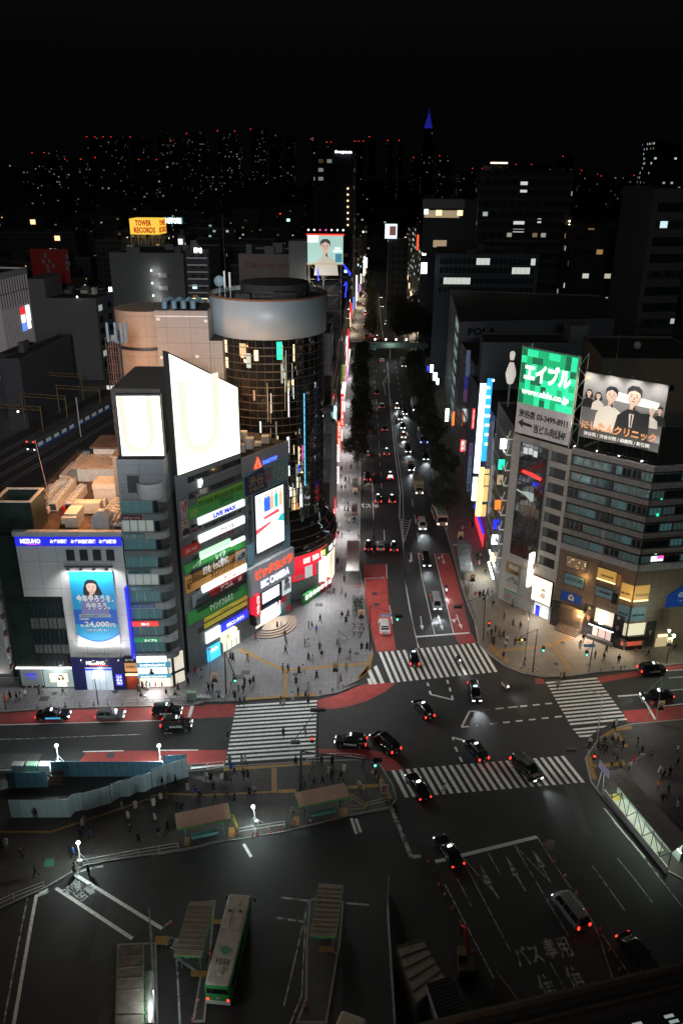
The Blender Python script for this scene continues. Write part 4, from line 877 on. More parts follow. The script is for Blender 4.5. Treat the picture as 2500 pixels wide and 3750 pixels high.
mb=MB();mb.lathe([(TR+.15,0),(TR+.15,.02)],48,0,V3(TC,53.22));mb.lathe([(6.2,0),(6.2,2.2)],30,0,V3(TC+Vector((1,3,0)),53.2));mb.box(-12,-8,141.5,143.5,53.2,54.6);mb.box(-18.5,-16,141,143,53.2,54.4)
mb.build('roof_plant',roof_d,tow)
mb=MB()
for rr,zz in ((8.8,54.4),(8.8,55.0)): mb.path([TC+Vector((rr*math.cos(rad(a)),rr*math.sin(rad(a)),zz)) for a in range(-160,20,10)],.04,4)
for a in range(-160,20,10): p=TC+Vector((8.8*math.cos(rad(a)),8.8*math.sin(rad(a)),0));mb.tube(V3(p,53.2),V3(p,55),.04,4)
mb.build('roof_railing',steel_d,tow)
mb=MB();c_=Vector((-21.4,143,56.2)); 
mb.add([c_+Vector((math.cos(rad(a))*.9*k_,-.5*k_*k_*0+.35*k_*k_,math.sin(rad(a))*.95*k_)) for k_ in (.05,.5,1) for a in range(0,360,30)],[(j*12+i,j*12+(i+1) % 12,(j+1)*12+(i+1) % 12,(j+1)*12+i) for j in range(2) for i in range(12)])
mb.tube((-21.4,143.2,53.2),(-21.4,143.3,56.2),.1,5);mb.build('dish_aerial',mat('dish_blue',(.25,.35,.42),.5),tow)
mb=MB()
for dx,dz in ((0,3.9),(.9,3.6)): mb.box(-20.6+dx,-20.3+dx,143,143.3,55.2,55.2+dz*.7);mb.tube((-20.45+dx,143.15,53.2),(-20.45+dx,143.15,56),.06,5)
mb.build('panel_aerial',white_m,tow)
mb=MB();mb.tube((-20.3,143.6,53.2),(-20.4,143.6,67),.06,5,0,.03);mb.build('whip_aerial',steel_d,tow)
def arc_sign(c,r_,a0,a1,z0,z1,m,name,parent,th=.25,n=20):
    mb=MB();mb.lathe([(r_,z0),(r_+th,z0),(r_+th,z1),(r_,z1),(r_,z0)],n,0,c,False,rad(a0),rad(a1));return mb.build(name,m,parent)
rb=arc_sign(PCn,14.6,-62,-28,6.7,9.2,emi('lit_red_band',(1,.02,.04),1.1), 'red_fascia',tow);arc_sign(PCn,14.6,-27.6,-8,6.9,9.2,mat('fascia_black',(.02,.02,.02),.4,var=0), 'black_fascia',tow);arc_sign(PCn,14.6,-7.6,30,7,9.2,E_red, 'red_fascia',tow)
def arc_wall(a0,a1,rr=14.86): 
    p=[Vector(PCn)+Vector((rr*math.cos(rad(a)),rr*math.sin(rad(a)),0)) for a in (a0,a1)];return Wall(p[0],p[1])
for i,(a0,a1,tx,m_) in enumerate(((-54,-47, 'GAME',E_white),(-46,-38, 'TAITO',E_white),(-37,-30, 'STATION',E_white),(-26,-18, 'BIG BOX',E_white),(-17,-10, 'ミスド',E_white))):
    wl=arc_wall(a0,a1);text(tx,wl,(.15,wl.L-.15,7.4,8.5),m_,rb,out=.12,bold=.04)
for a0,a1,z0,z1,m_,nm in ((-62,-51,4.1,6.6,MATS['karaoke_red'], 'game_poster'),(-50.5,-44,4.1,6.6,emi('poster_lit',(.8,.9,.9),.5), 'lit_poster'),(-43.5,-40,4,6.6,MATS['karaoke_red'], 'game_poster'),(-62,-50,.3,3.8,mat('shutter_grey',(.3,.32,.32),.5,grid=(1.2,.3,.8)), 'shutter'),(-49,-38,.3,3.8,MATS['shutter_grey'], 'shutter'),(-36,-24,.3,6.6,emi('lit_store_window',(.95,1,.95),1.0), 'lit_window'),(-22,-6,.3,6.5,emi('lit_warm_store',(1,.8,.6),1.3), 'lit_window')):
    o_=arc_sign(PCn,14.42,a0,a1,z0,z1,m_,nm,tow,.16,8)
    if nm == 'game_poster' and a0==-62: wl=arc_wall(a0,a1,14.6);text('GAME',wl,(.4,2.4,4.5,5.3),T_white,o_,out=.08,bold=.03)
mb=MB()
for i in range(9): mb.lathe([(14.6,1.0+i*.6),(14.66,1.0+i*.6),(14.66,1.12+i*.6),(14.6,1.12+i*.6)],8,0,PCn,False,rad(-22),rad(-14))
mb.build('stair_treads',mat('timber_tread',(.2,.1,.05),.6),tow)
# grey projecting screens on the street side of the tower
mb=MB()
for z0,z1,b in ((32.6,33.4,.5),(28.4,32.2,0),(23.2,28.2,0),(18.6,23.0,0)): mb.lathe([(1.2+b,z0),(1.2+b,z1),(.01,z1+.01)],12,0,(-3.3,146,0),True,rad(-100),rad(60),cap=False)
mb.build('projecting_bay',mat('bay_panel',(.2,.23,.24),.4),tow)
# emissive panes on the curtain wall, mostly painted-in reflections of neon
def on_tower(a,z0,z1,wdt,m,nm='lit_pane'):  # most of these panes stand in for neon reflected by the glass
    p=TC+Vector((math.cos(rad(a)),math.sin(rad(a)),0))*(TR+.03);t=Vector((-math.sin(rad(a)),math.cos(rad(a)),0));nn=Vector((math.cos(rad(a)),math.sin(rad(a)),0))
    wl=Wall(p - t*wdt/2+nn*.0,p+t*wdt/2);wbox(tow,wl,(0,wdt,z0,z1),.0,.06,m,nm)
on_tower(-48.5,20,37.5,.18,emi('blue_line_glow',(.1,.55,1),2.0), 'vertical_blue_line')
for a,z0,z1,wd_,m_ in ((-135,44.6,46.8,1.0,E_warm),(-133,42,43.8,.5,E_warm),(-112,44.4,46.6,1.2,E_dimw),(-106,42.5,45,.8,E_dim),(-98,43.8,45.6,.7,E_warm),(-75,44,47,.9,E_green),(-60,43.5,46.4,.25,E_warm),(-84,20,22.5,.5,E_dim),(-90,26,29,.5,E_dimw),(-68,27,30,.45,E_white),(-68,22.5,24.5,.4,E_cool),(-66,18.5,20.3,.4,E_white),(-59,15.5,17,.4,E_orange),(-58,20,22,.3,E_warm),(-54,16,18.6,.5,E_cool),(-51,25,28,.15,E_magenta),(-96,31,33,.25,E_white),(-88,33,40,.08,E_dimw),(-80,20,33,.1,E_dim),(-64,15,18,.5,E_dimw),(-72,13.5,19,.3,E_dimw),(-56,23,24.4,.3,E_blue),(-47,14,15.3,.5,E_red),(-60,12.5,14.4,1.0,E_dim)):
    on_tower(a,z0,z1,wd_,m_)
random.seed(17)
for i in range(52):  # scattered glowing panes stand in for neon reflected by the glass
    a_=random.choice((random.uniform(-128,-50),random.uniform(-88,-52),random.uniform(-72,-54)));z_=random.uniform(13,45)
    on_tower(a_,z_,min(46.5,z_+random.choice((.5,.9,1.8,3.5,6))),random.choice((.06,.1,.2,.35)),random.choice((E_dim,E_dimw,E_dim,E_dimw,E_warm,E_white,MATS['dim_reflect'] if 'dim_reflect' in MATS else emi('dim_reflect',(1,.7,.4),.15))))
# fast-food pillar, drinks machines
pil=thing('lit_sign_pillar', 'white lit square pillar with golden letter at the corner of the round store', 'sign pillar',G('I',1215,850));p=G('I',1215,850)
mb=MB();mb.box(p.x-.75,p.x+.75,p.y-.75,p.y+.75,.14,7.4)
for i in range(8): mb.box(p.x-.78,p.x+.78,p.y-.78,p.y+.78,1.2+i*.72,1.26+i*.72,1)
mb.build('pillar_light_box',[emi('pillar_white',(1,.93,.88),1.5),steel_d],pil)
mb=MB();mb.box(p.x-.85,p.x+.85,p.y-.85,p.y+.85,7.4,9.0);cap_=mb.build('pillar_head',green2,pil);wl=Wall((p.x-.85,p.y-.85),(p.x+.85,p.y-.85));text('M',wl,(.35,1.35,7.6,8.8),E_yellow,cap_,out=.03,bold=.06)
vm0=thing('vending_machine', 'x', 'vending machine',(0,0,0), 'drinks machines by the round store')
mb=MB();mb.box(-.55,.55,-.4,.4,0,1.9);mb.build('cabinet',mat('vending_body',(.5,.5,.5),.4,objcol=True,var=.02),vm0)
mb=MB();mb.box(-.46,.46,-.43,-.4,1.0,1.8);mb.build('display_window',E_white,vm0)
mb=MB();mb.box(-.4,.4,-.425,-.4,.2,.5);mb.build('dispensing_flap',black_m,vm0)
vb0,vb1=G('I',1072,962),G('I',1205,868);vdir=(vb1-vb0).normalized();vrz=math.atan2(vdir.y,vdir.x)
for i in range(7):
    pos=vb0+vdir*1.25*i+Vector((vdir.y,-vdir.x,0))*.3;pos.z=.14
    o_=vm0 if i==0 else dup(vm0);o_.location=pos;o_.rotation_euler=(0,0,vrz)
    gcol=(.05,.3,.08,1) if i<4 else (.5,.02,.03,1);set_color(o_,gcol);o_['label']=('green' if i<4 else 'red') + ' drinks vending machine against the round store'
light('AREA', 'store_light',(-4.5,131.5,4.5),620,(.95,1,.98),3,tow,aim=(0,126,0));light('AREA', 'store_light',(0.3,139,5),450,(1,.93,.9),3,tow,aim=(3,138,0))
# beige block and peach drum behind
bg_=thing('beige_panel_building', 'beige panel-clad block with peach curved stair drum, behind the huge led screen', 'building',(-27,138,0))
block(bg_,[(-31.4,136.6),(-22.6,136.6),(-22.6,150),(-31.4,150)],0,52.2,wall_beige,roof_d,parapet=.6);block(bg_,[(-22.6,136.9),(-20.4,136.9),(-20.4,146),(-22.6,146)],0,47.2,wall_beige,roof_d)
mb=MB()
for z0,z1 in ((0,34),(34.6,45.2),(45.8,51.8)): mb.lathe([(5.5,z0),(5.5,z1)],28,0,(-34.3,143,0))
mb.lathe([(5.2,0),(5.2,51.2)],28,1,(-34.3,143,0));mb.build('curved_stair_drum',[wall_orange,steel_d],bg_)
for i,x in enumerate((-30.2,-28.6,-27,-25.4)): mb=MB();mb.lathe([(.5,0),(.5,1.3),(.4,1.4)],10,0,(x,139,52.2));mb.path([(x,139,53.2),(x+.8,140,53.8),(x+1.4,141,53.2)],.25,6);mb.build('roof_cooling_pipe',mat('duct_blue',(.15,.25,.32),.5),bg_)
for q in ((-31.2,50.6),(-23.2,50.4),(-31.0,44.2),(-25,44.4)): mb=MB();mb.box(q[0],q[0]+.6,136.3,136.6,q[1],q[1]+.45);mb.build('wall_lamp',white_m,bg_)
mb=MB();mb.box(-31.4,-22.6,136.5,136.6,51.2,51.4);mb.build('coping',white_m,bg_)

mb=MB();mb.ball((-33,124,39.5),.25);o_=mb.build('roof_floodlight',E_warm3,bank);light('POINT', 'unseen_roof_light',(-34.5,122,40),7500,(1,.43,.17),1.2,bank)
light('POINT', 'unseen_roof_light',(-15,131.5,39),1800,(1,.58,.3),.12,cin)  # unseen warm light added above the cinema roof to brighten the tower mullions
light('POINT', 'unseen_roof_light',(-38,110,33),3600,(1,.47,.2),.8,bank)
# ================================================================== east side of the crossing
def vsign(parent,fr,x0,y0,x1,y1,Y=None,zb=None,m=None,tx=None,tm=None,name='projecting_sign',dep=.5,vert=True):
    """sign box facing down the street; x0,x1 at mid height"""
    ym=(y0+y1)/2
    if Y is None:
        d=ray(fr,(x0+x1)/2,y1);Y=(zb - CAM_H)/d.z*d.y
    zt,zo=AT(fr,(x0+x1)/2,y0,Y).z,AT(fr,(x0+x1)/2,y1,Y).z
    X0,X1=AT(fr,x0,ym,Y).x,AT(fr,x1,ym,Y).x
    wl=Wall((X0,Y),(X1,Y));mb=MB();wl.box(mb,0,X1-X0,zo,zt,-dep,0);o=mb.build(name,m,parent)
    if tx: text(tx,wl,((X1-X0)*.18,(X1-X0)*.82,zo+(zt-zo)*.06,zt-(zt-zo)*.06),tm or E_white,o,out=.04,bold=.03,vert=vert)
    return o,wl,zo,zt
WO=Wall((37.7,124.4),(47.1,116.5));LO=13.0;cO=WO.P(LO,0);WO2=Wall(cO,cO+Vector((30,5.5,0)))
off=thing('corner_office_building', 'corner office block with ribbed grey floor bands above tan stone, lit lower windows', 'building',WO.P(6,0,-4))
po_=[WO.P(-.2,0),cO,WO2.P(26,0),WO2.P(26,0,-18),WO.P(-.2,0,-20)]
block(off,po_,0,32.6,mat('office_core',(.05,.055,.06),.6),roof_d,parapet=.5)
def ring(z0,z1,th,m,nm,parent=off):
    mb=MB();WO.box(mb,-.2,LO+th*.4,z0,z1,.0,th);WO2.box(mb,0,26,z0,z1,.0,th);return mb.build(nm,m,parent)
ring(0,15.0,.35,wall_tan, 'stone_cladding');ring(15.0,16.1,.5,mat('white_coping',(.42,.42,.44),.6), 'white_band')
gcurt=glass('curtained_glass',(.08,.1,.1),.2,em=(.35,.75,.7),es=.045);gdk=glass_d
for k in range(6):
    z=16.1+k*2.8
    ring(z+1.9,z+2.8,.55,ribbed, 'ribbed_parapet');ring(z+1.6,z+1.68,.75,concrete_d, 'ledge')
    for j in range(8):
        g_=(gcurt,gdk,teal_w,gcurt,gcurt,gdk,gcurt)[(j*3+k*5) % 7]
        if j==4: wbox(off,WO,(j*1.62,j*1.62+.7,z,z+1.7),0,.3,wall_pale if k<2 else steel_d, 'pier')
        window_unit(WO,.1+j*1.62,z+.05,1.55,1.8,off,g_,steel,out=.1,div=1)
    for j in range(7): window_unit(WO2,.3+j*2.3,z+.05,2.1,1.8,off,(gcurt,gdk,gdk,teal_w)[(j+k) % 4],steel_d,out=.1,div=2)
for q in ((2.0,5,17,21,E_dim),): pass
mb=MB();mb.path([WO.P(-.2,33.4,.3),WO.P(LO,33.4,.3),WO2.P(26,33.4,.3)],.05,5)
for i in range(22): mb.tube(WO.P(i*.6,32.6,.3),WO.P(i*.6,33.4,.3),.03,4)
mb.build('roof_railing',steel_d,off)
def OS(tl,br,m,texts=(),out=.42,nm='facade_sign',fr='U',dep=.1,w_=WO,frame=None): return sign(off,w_,w_.rect(fr,tl,br),m,out,dep,nm,texts,frame)
amber=mat('amber_window',(.3,.2,.08),.4,var=.0,em=(1,.55,.12),es=.42)
w_or=OS((245,250),(465,450),glass('party_window',(.1,.06,.03),.2,em=(1,.6,.3),es=.12),nm='window',frame=steel_d)
mb=MB();q=WO.rect('U',(245,250),(465,450));random.seed(5)
for i in range(14):
    a_,b_=random.uniform(q[0]+.3,q[1]-.4),random.uniform(q[2]+.1,q[3]-.5);mb_=random.uniform(.12,.4);WO.poly(mb,[(a_,b_),(a_+mb_,b_+.1),(a_+mb_*.7,b_+.3)],.44)
mb.build('lit_tables',emi('table_glow',(1,.85,.6),.7),w_or)
OS((225,450),(430,640),mat('notice_teal',(.12,.2,.22),.5,em=(.3,.6,.7),es=.08),[('レンタルオフィス入居者',(.06,.94,.62,.8),T_black),('2名用(10㎡代)・募集中',(.06,.94,.42,.58),T_black)],nm='window_notice',frame=steel_d)
a=OS((580,600),(760,770),MATS['notice_teal'],[('入居者募集中',(.08,.92,.42,.68),T_black)],nm='window_notice',frame=steel_d);OS((765,680),(812,820),glass_d,nm='window')
for tl_,br_ in (((225,575),(425,660)),((575,710),(757,785))): pass
OS((605,385),(800,590),amber,[('加盟店募集',(.18,.85,.38,.52),T_black)],nm='lit_window',frame=steel_d);OS((803,462),(852,612),mat('amber_dim',(.2,.1,.04),.5,em=(1,.4,.1),es=.16),nm='lit_window')
q=WO.rect('U',(605,385),(800,590));wbox(off,WO,(q[0],q[1],q[2],q[2]+.25),.43,.5,E_warm, 'cove_light')
for w_,uu in ((WO,(LO-1.9,LO)),(WO2,(0,2.6))):
    z0,z1=9.4,12.3
    s_=sign(off,w_,(uu[0],uu[1]+.05*(w_ is WO),z0,z1),amber,.42,.1, 'lit_window');wbox(off,w_,(uu[0],uu[1],z0,z0+.25),.43,.5,E_warm, 'cove_light')
    s2=sign(off,w_,(uu[0],uu[1],5.7,8.3),MATS['notice_teal'],.42,.1, 'window_notice',[('月額制で使い放題',(.1,.9,.35,.5),T_black)])
    text("MOM'S" if w_ is WO else 'TOUCH',w_,(uu[0]+.15,uu[1]-.15,z0+.95,z0+1.4),T_black,s_,out=.45)
g_b=mat('sign_royal_blue',(.01,.06,.3),.4,em=(.02,.1,.6),es=.1)
gs_=OS((185,650),(403,830),g_b,[('g',(.43,.57,.38,.68),T_black)],nm='g_sign')
q=WO.rect('U',(185,650),(403,830));um,zm=(q[0]+q[1])/2,(q[2]+q[3])/2;mb=MB();WO.poly(mb,[(um-.5,zm-.5),(um+.5,zm-.5),(um+.5,zm+.25),(um,zm+.7),(um-.5,zm+.25)],.43);mb.build('house_emblem',T_white,gs_)
q=WO2.rect('U',(1370,720),(1700,825));mb=MB();a_=WO2.rect('U',(1365,720),(1560,828));u0=a_[0];u1=a_[1]+1.6;z0=a_[2];z1=a_[3]
hp=[(u0,z0),(u1,z0),(u1,z1),((u0+u1)/2,z1+1.9),(u0,z1)];f_=[WO2.P(u,z,.5) for u,z in hp];b_=[WO2.P(u,z,.36) for u,z in hp];mb.add(f_+b_,[(0,1,2,3,4)]+[(i,i+5,(i+1) % 5+5,(i+1) % 5) for i in range(5)]);hs=mb.build('house_shaped_sign',g_b,off)
text('g',WO2,((u0+u1)/2-.75,(u0+u1)/2+.75,z0+.6,z1+.7),T_white,hs,out=.55,bold=.03)
# entrance with steps and shops
r=WO.rect('U',(185,800),(390,1080));wbox(off,WO,(r[0],r[1],.9,4.7),.36,.4,mat('bronze_shutter',(.12,.1,.09),.5,grid=(9,.3,.6)), 'entrance_shutter')
mb=MB()
for i in range(5): WO.box(mb,r[0]-.1,r[1]+.2,.14,.14+.16*(5-i),.4+i*.32,.4+(i+1)*.32)
mb.build('entrance_steps',mat('step_brown',(.16,.12,.09),.7),off)
wbox(off,WO,(r[0]-1.6,r[0]-.2,0,4.9),.35,.8,mat('dark_granite',(.05,.05,.055),.3), 'granite_pier');wbox(off,WO,(r[0],r[1]+.4,4.3,5.0),.4,.7,mat('brass_fascia',(.25,.18,.12),.5), 'entrance_fascia')
lp=WO.uv('U',400,940);mb=MB();mb.ball(WO.P(lp[0],lp[1],.75),.22,0);o_=mb.build('wall_lantern',E_warm3,off);light('POINT', 'lantern_light',WO.P(lp[0],lp[1],1.0),1000,(1,.6,.25),.25,o_)
r=WO.rect('U',(545,830),(780,1170));u0,u1=r[0],r[1]
wbox(off,WO,(u0,u1,3.6,6.2),.3,.37,emi('shop_upper',(1,.88,.7),.75), 'shop_upper_window');sb=wbox(off,WO,(u0,u1,3.1,3.6),.35,.95,black_m, 'shop_fascia');wbox(off,WO,(u0-.1,u1,3.0,3.12),.8,1.05,E_white2, 'strip_light')
wbox(off,WO,(u0+.2,u1-.1,.9,3.0),.36,.38,emi('shop_lower',(1,.75,.65),.6), 'shop_window')
for k in range(4): wbox(off,WO,(u0+.2+k*(u1-u0-.3)/3-.05,u0+.2+k*(u1-u0-.3)/3+.05,.9,3.0),.38,.45,black_m, 'shop_mullion')
text('B',WO,((u0+u1)/2-.55,(u0+u1)/2+.45,3.75,5.9),E_white2,sb,out=1.0,bold=.06)
wbox(off,WO,(u0-.2,u1+.1,.14,.8),.35,.9,concrete_d, 'shop_plinth')
for tl_,br_ in (((455,800),(520,1180)),((785,950),(850,1290))):
    q=WO.rect('U',tl_,br_);o_=wbox(off,WO,(q[0],q[1]+.1,.5,6.3),.37,.42,mat('hair_poster',(.03,.03,.035),.5,var=.4,scale=2), 'tall_poster');mb=MB();portrait(mb,WO,(q[0]+q[1])/2,4.0,.9,.43,0,1,2);mb.build('poster_portrait',[black_m,mat('sepia',(.3,.2,.16),.6),hair_p],o_)
    text('B',WO,((q[0]+q[1])/2-.22,(q[0]+q[1])/2+.22,5.5,6.0),T_white,o_,out=.45)
for w_,uu in ((WO,(LO-2.2,LO)),(WO2,(0,3.0))):
    wbox(off,w_,(uu[0],uu[1],2.9,5.2),.3,.37,emi('corner_shop',(1,.92,.65),.6), 'corner_shop_window');wbox(off,w_,(uu[0],uu[1]+.2,2.0,2.9),.36,.8,black_m, 'corner_fascia');wbox(off,w_,(uu[0]+.2,uu[1]-.2,.9,1.9),.37,.41,emi('red_display',(1,.15,.08),.35), 'display_case');wbox(off,w_,(uu[0],uu[1],.14,.9),.36,.5,black_m, 'shop_plinth')
q=(3.3,5.0);o_=wbox(off,WO2,(q[0],q[1],.4,5.4),.37,.42,MATS['hair_poster'], 'tall_poster');mb=MB();portrait(mb,WO2,4.1,3.4,.9,.43,0,1,2);mb.build('poster_portrait',[hair_p,MATS['sepia'],black_m],o_)
wbox(off,WO2,(5.6,7.3,2.2,2.6),.4,.6,E_warm, 'strip_light');wbox(off,WO2,(5.4,7.6,.2,2.0),.37,.4,E_dimw, 'parking_entry');wbox(off,WO2,(11,20,0,3.8),.37,.45,g_b, 'blue_shopfront')
for u_,z_,m_ in ((1.6,24.5,E_green),(1.8,27,E_green),(2.5,18.2,E_cool),(8.0,19,E_dim),(2.4,16.9,E_dim)): wbox(off,WO2,(u_,u_+.35,z_-.5,z_+.4),.2,.26,m_, 'lit_window')
wbox(off,WO2,(2.0,4.1,16.5,17.5),.2,.26,E_white, 'lit_window');wbox(off,WO2,(3.0,4.1,16.9,17.5),.26,.28,E_magenta, 'lit_poster')
light('AREA', 'shop_light',WO.P(6.5,2.8,1.4),260,(1,.9,.8),2,off,aim=WO.P(6.5,0,3));light('AREA', 'shop_light',WO.P(LO,2.7,1.4),90,(1,.9,.7),1.2,off,aim=WO.P(LO,0,2.6));light('POINT', 'window_glow',WO.P(4.8,11.0,1.2),90,(1,.6,.2),.3,off);light('POINT', 'window_glow',WO.P(LO,10.5,1.6),90,(1,.6,.2),.3,off)
# clinic billboard on its roof
BB=thing('clinic_billboard', 'floodlit roof billboard of a suited man leaning over beside nurses and schoolgirls', 'billboard',WO.P(6.5,32.6))
u0,u1,z0,z1=.3,13.2,35.0,45.4
mb=MB();WO.box(mb,u0,u1,z0,z1,.0,.3);bp_=mb.build('billboard_panel',mat('poster_smoke',(.2,.2,.2),.5,var=.25,scale=.3),BB)
mb=MB();P2=lambda *a: WO.poly(mb,[(u0+(u1-u0)*x,z0+(z1-z0)*y) for x,y in a[0]],a[1],a[2])
P2([(.32,.66),(.93,.62),(.93,.73),(.34,.80)],.31,0);P2([(0,0),(1,0),(1,.14),(0,.2)],.31,1)
P2([(.02,.22),(.2,.22),(.24,.6),(.02,.6)],.312,2);P2([(.82,.22),(.99,.25),(.98,.6),(.84,.56)],.312,2)
mb.build('poster_background',[mat('poster_bright',(.75,.75,.75),.5,var=0),mat('poster_shadow',(.02,.02,.02),.5,var=0),mat('poster_mid',(.1,.1,.1),.5,var=0)],bp_)
mb=MB();W_,H_=u1-u0,z1-z0
portrait(mb,WO,u0+W_*.08,z0+H_*.7,1.0,.32,0,1,2);portrait(mb,WO,u0+W_*.2,z0+H_*.68,1.0,.34,0,1,3);portrait(mb,WO,u0+W_*.86,z0+H_*.58,1.05,.34,3,1,3,long=False);portrait(mb,WO,u0+W_*.95,z0+H_*.62,1.0,.33,2,1,2,long=False)
portrait(mb,WO,u0+W_*.36,z0+H_*.72,2.3,.37,0,1,3,long=False)
WO.poly(mb,[(u0+W_*.18,z0+H_*.18),(u0+W_*.46,z0+H_*.15),(u0+W_*.46,z0+H_*.5),(u0+W_*.3,z0+H_*.55),(u0+W_*.2,z0+H_*.42)],.372,3)
portrait(mb,WO,u0+W_*.63,z0+H_*.76,2.7,.4,0,1,2,long=False);WO.poly(mb,[(u0+W_*.42,z0+H_*.17),(u0+W_*.86,z0+H_*.14),(u0+W_*.84,z0+H_*.55),(u0+W_*.52,z0+H_*.5)],.405,2)
WO.poly(mb,[(u0+W_*.6,z0+H_*.5),(u0+W_*.66,z0+H_*.5),(u0+W_*.65,z0+H_*.3),(u0+W_*.62,z0+H_*.3)],.425,3);WO.poly(mb,[(u0+W_*.622,z0+H_*.49),(u0+W_*.642,z0+H_*.49),(u0+W_*.645,z0+H_*.32),(u0+W_*.63,z0+H_*.3)],.428,0)
mb.build('poster_figures',[hair_p,skin_p,black_m,mat('poster_blouse',(.6,.57,.5),.6,var=0)],bp_)
tor=mat('lettering_copper',(.75,.3,.1),.4,var=0)
text('にしたんクリニック',WO,(u0+.5,u1-.5,z0+1.5,z0+2.9),tor,bp_,out=.46,bold=.03);text('渋谷院 / 渋谷分院 / 銀座院 / 新宿院',WO,(u0+1,u1-1.3,z0+.5,z0+1.15),T_white,bp_,out=.46);text('N',WO,(u0+.3,u0+.9,z1-1.1,z1-.5),T_gold,bp_,out=.36,bold=.04)
for i in range(4):
    u=u0+.9+i*3.6;lamp_arm(BB,WO,u,z1+.2,.2,2.0,power=1300,aim=WO.P(u,z1-4,.3),head='lamp',col=(1,.94,.86));lamp_arm(BB,WO,u,z0-.9,.2,3.0,up=False,power=2000,aim=WO.P(u,z0+4,.3),col=(1,.92,.84))
mb=MB()
for i in range(6): mb.tube(WO.P(u0+.5+i*2.4,32.6,-1.5),WO.P(u0+.5+i*2.4,z1,-.1),.09,5);mb.tube(WO.P(u0+.5+i*2.4,32.6,-5),WO.P(u0+.5+i*2.4,z1-3,-.1),.08,5)
mb.tube(WO.P(4.6,z1,-.3),WO.P(4.6,z1+7,-.3),.06,5,0,.03);mb.build('billboard_frame',steel_d,BB)
# ------------------------------------------------------------------ narrow building with green sign
WA=Wall((29.5,133.3),(37.7,124.4))
ab=thing('narrow_tile_building', 'narrow white tiled building with a dark glass strip and a column of balcony openings', 'building',WA.P(5,0))
AL=11.7
block(ab,[WA.P(0,0),WA.P(AL,0),WA.P(AL,0,-14),WA.P(0,0,-14)],0,32.4,mat('off_white_tile',(.56,.54,.5),.6,var=.12,grid=(1.2,1.2,.75)),roof_d,parapet=.4)
wbox(ab,WA,(1.9,7.3,10.3,31.4),.05,.3,glass('smoked_glass',(.018,.014,.013),.06,1.8,bump=.1), 'smoked_glazing')
mb=MB()
for i in range(7): WA.box(mb,1.9+i*.9-.03,1.9+i*.9+.03,10.3,31.4,.3,.34)
for i in range(8): WA.box(mb,1.9,7.3,10.3+i*2.8,10.5+i*2.8,.3,.33)
mb.build('glazing_bars',mat('brown_metal',(.05,.035,.03),.4),ab)
for i in range(8):
    z=10.5+i*2.75;mb=MB();WA.box(mb,7.9,11.0,z,z+1.55,.005,.02);WA.box(mb,7.8,11.1,z-.12,z,.02,.12,1);WA.box(mb,7.9,8.9,z,z+1.55,.02,.04,2);mb.build('balcony_opening',[black_m,rust := mat('rusty_edge',(.12,.05,.03),.8),mat('dim_reveal',(.12,.15,.15),.7)],ab)
mb=MB()
for u,z,m_ in ((2.6,29.6,0),(3.6,29.7,0),(4.6,29.5,0)): WA.box(mb,u,u+.85,z,z+1.1,.35,.36,0)
mb.build('lit_sign_window',emi('lit_window_pale',(.9,1,1),.5),ab)
o_=MB();WA.poly(o_,[(2.6,26.2),(6.6,25.6),(6.8,26.2),(4.8,26.6),(3,26.7)],.36);o_.build('red_neon_reflection',E_red,ab);text('BIC',WA,(5.2,6.4,24.4,25.1),E_blue,ab,out=.36)
o_=MB();WA.poly(o_,[(2.0,22.6),(3.5,22.3),(5.2,21.4),(5.6,21.5),(5.6,23),(4.2,23),(3.2,22.7),(2,22.9)],.36);o_.build('lit_ceiling',E_dim,ab)
for i in range(5): wbox(ab,WA,(2.7+i*.9,3.4+i*.9,18.8,20.3),.345,.355,mat('dim_amber_glass',(.08,.06,.04),.3,em=(1,.7,.4),es=.04), 'dim_window')
def AS(tl,br,m,tx=(),out=.12,nm='facade_sign',frame=None,dep=.1): return sign(ab,WA,WA.rect('T',tl,br),m,out,dep,nm,tx,frame)
AS((800,1105),(958,1300),mat('gold_banner',(.4,.27,.1),.5),[('MEGA BIG',(.2,.8,.45,.85),T_white,dict(bold=.04)),('12億',(.35,.85,.08,.32),T_black)])
AS((790,1240),(940,1460),mat('white_banner',(.48,.48,.48),.5),[('WINNER',(.2,.8,.62,.72),T_black),('☆',(.4,.6,.74,.9),T_black),('日本初、1億円超',(.1,.9,.45,.53),T_black)])
AS((770,1420),(925,1500),green2);AS((768,1440),(920,1620),mat('grey_shutter',(.35,.35,.35),.5,grid=(9,.25,.8)),[('BIG',(.3,.6,.5,.65),T_red)],nm='shutter');AS((945,1185),(1105,1560),wall_pale,nm='blank_panel');AS((935,1500),(1095,1700),wall_pale,nm='blank_panel')
o_=AS((1120,1265),(1305,1630),emi('lit_peach_sign',(1,.9,.7),1.25,sample=True),[('昆',(.5,.7,.5,.6),T_gold),('炎丼',(.45,.72,.22,.42),T_red,dict(vert=True))],out=.4,dep=.35,nm='lit_store_sign',frame=rust)
mb=MB();q=WA.rect('T',(1108,1105),(1160,1410));WA.box(mb,q[0]-.1,q[0]+.35,5.8,12.3,.3,1.5);mb.build('lit_blade_sign',emi('lit_blade',(1,.88,.7),2.2,sample=True),ab)
q=WA.rect('T',(1120,1590),(1270,1740));wbox(ab,WA,(q[0],q[1],.3,2.7),.02,.06,emi('beef_shop',(.9,1,.95),.8), 'shop_window');wbox(ab,WA,(q[0]+.3,q[0]+1.2,.3,2.3),.06,.09,E_blue2, 'lit_menu')
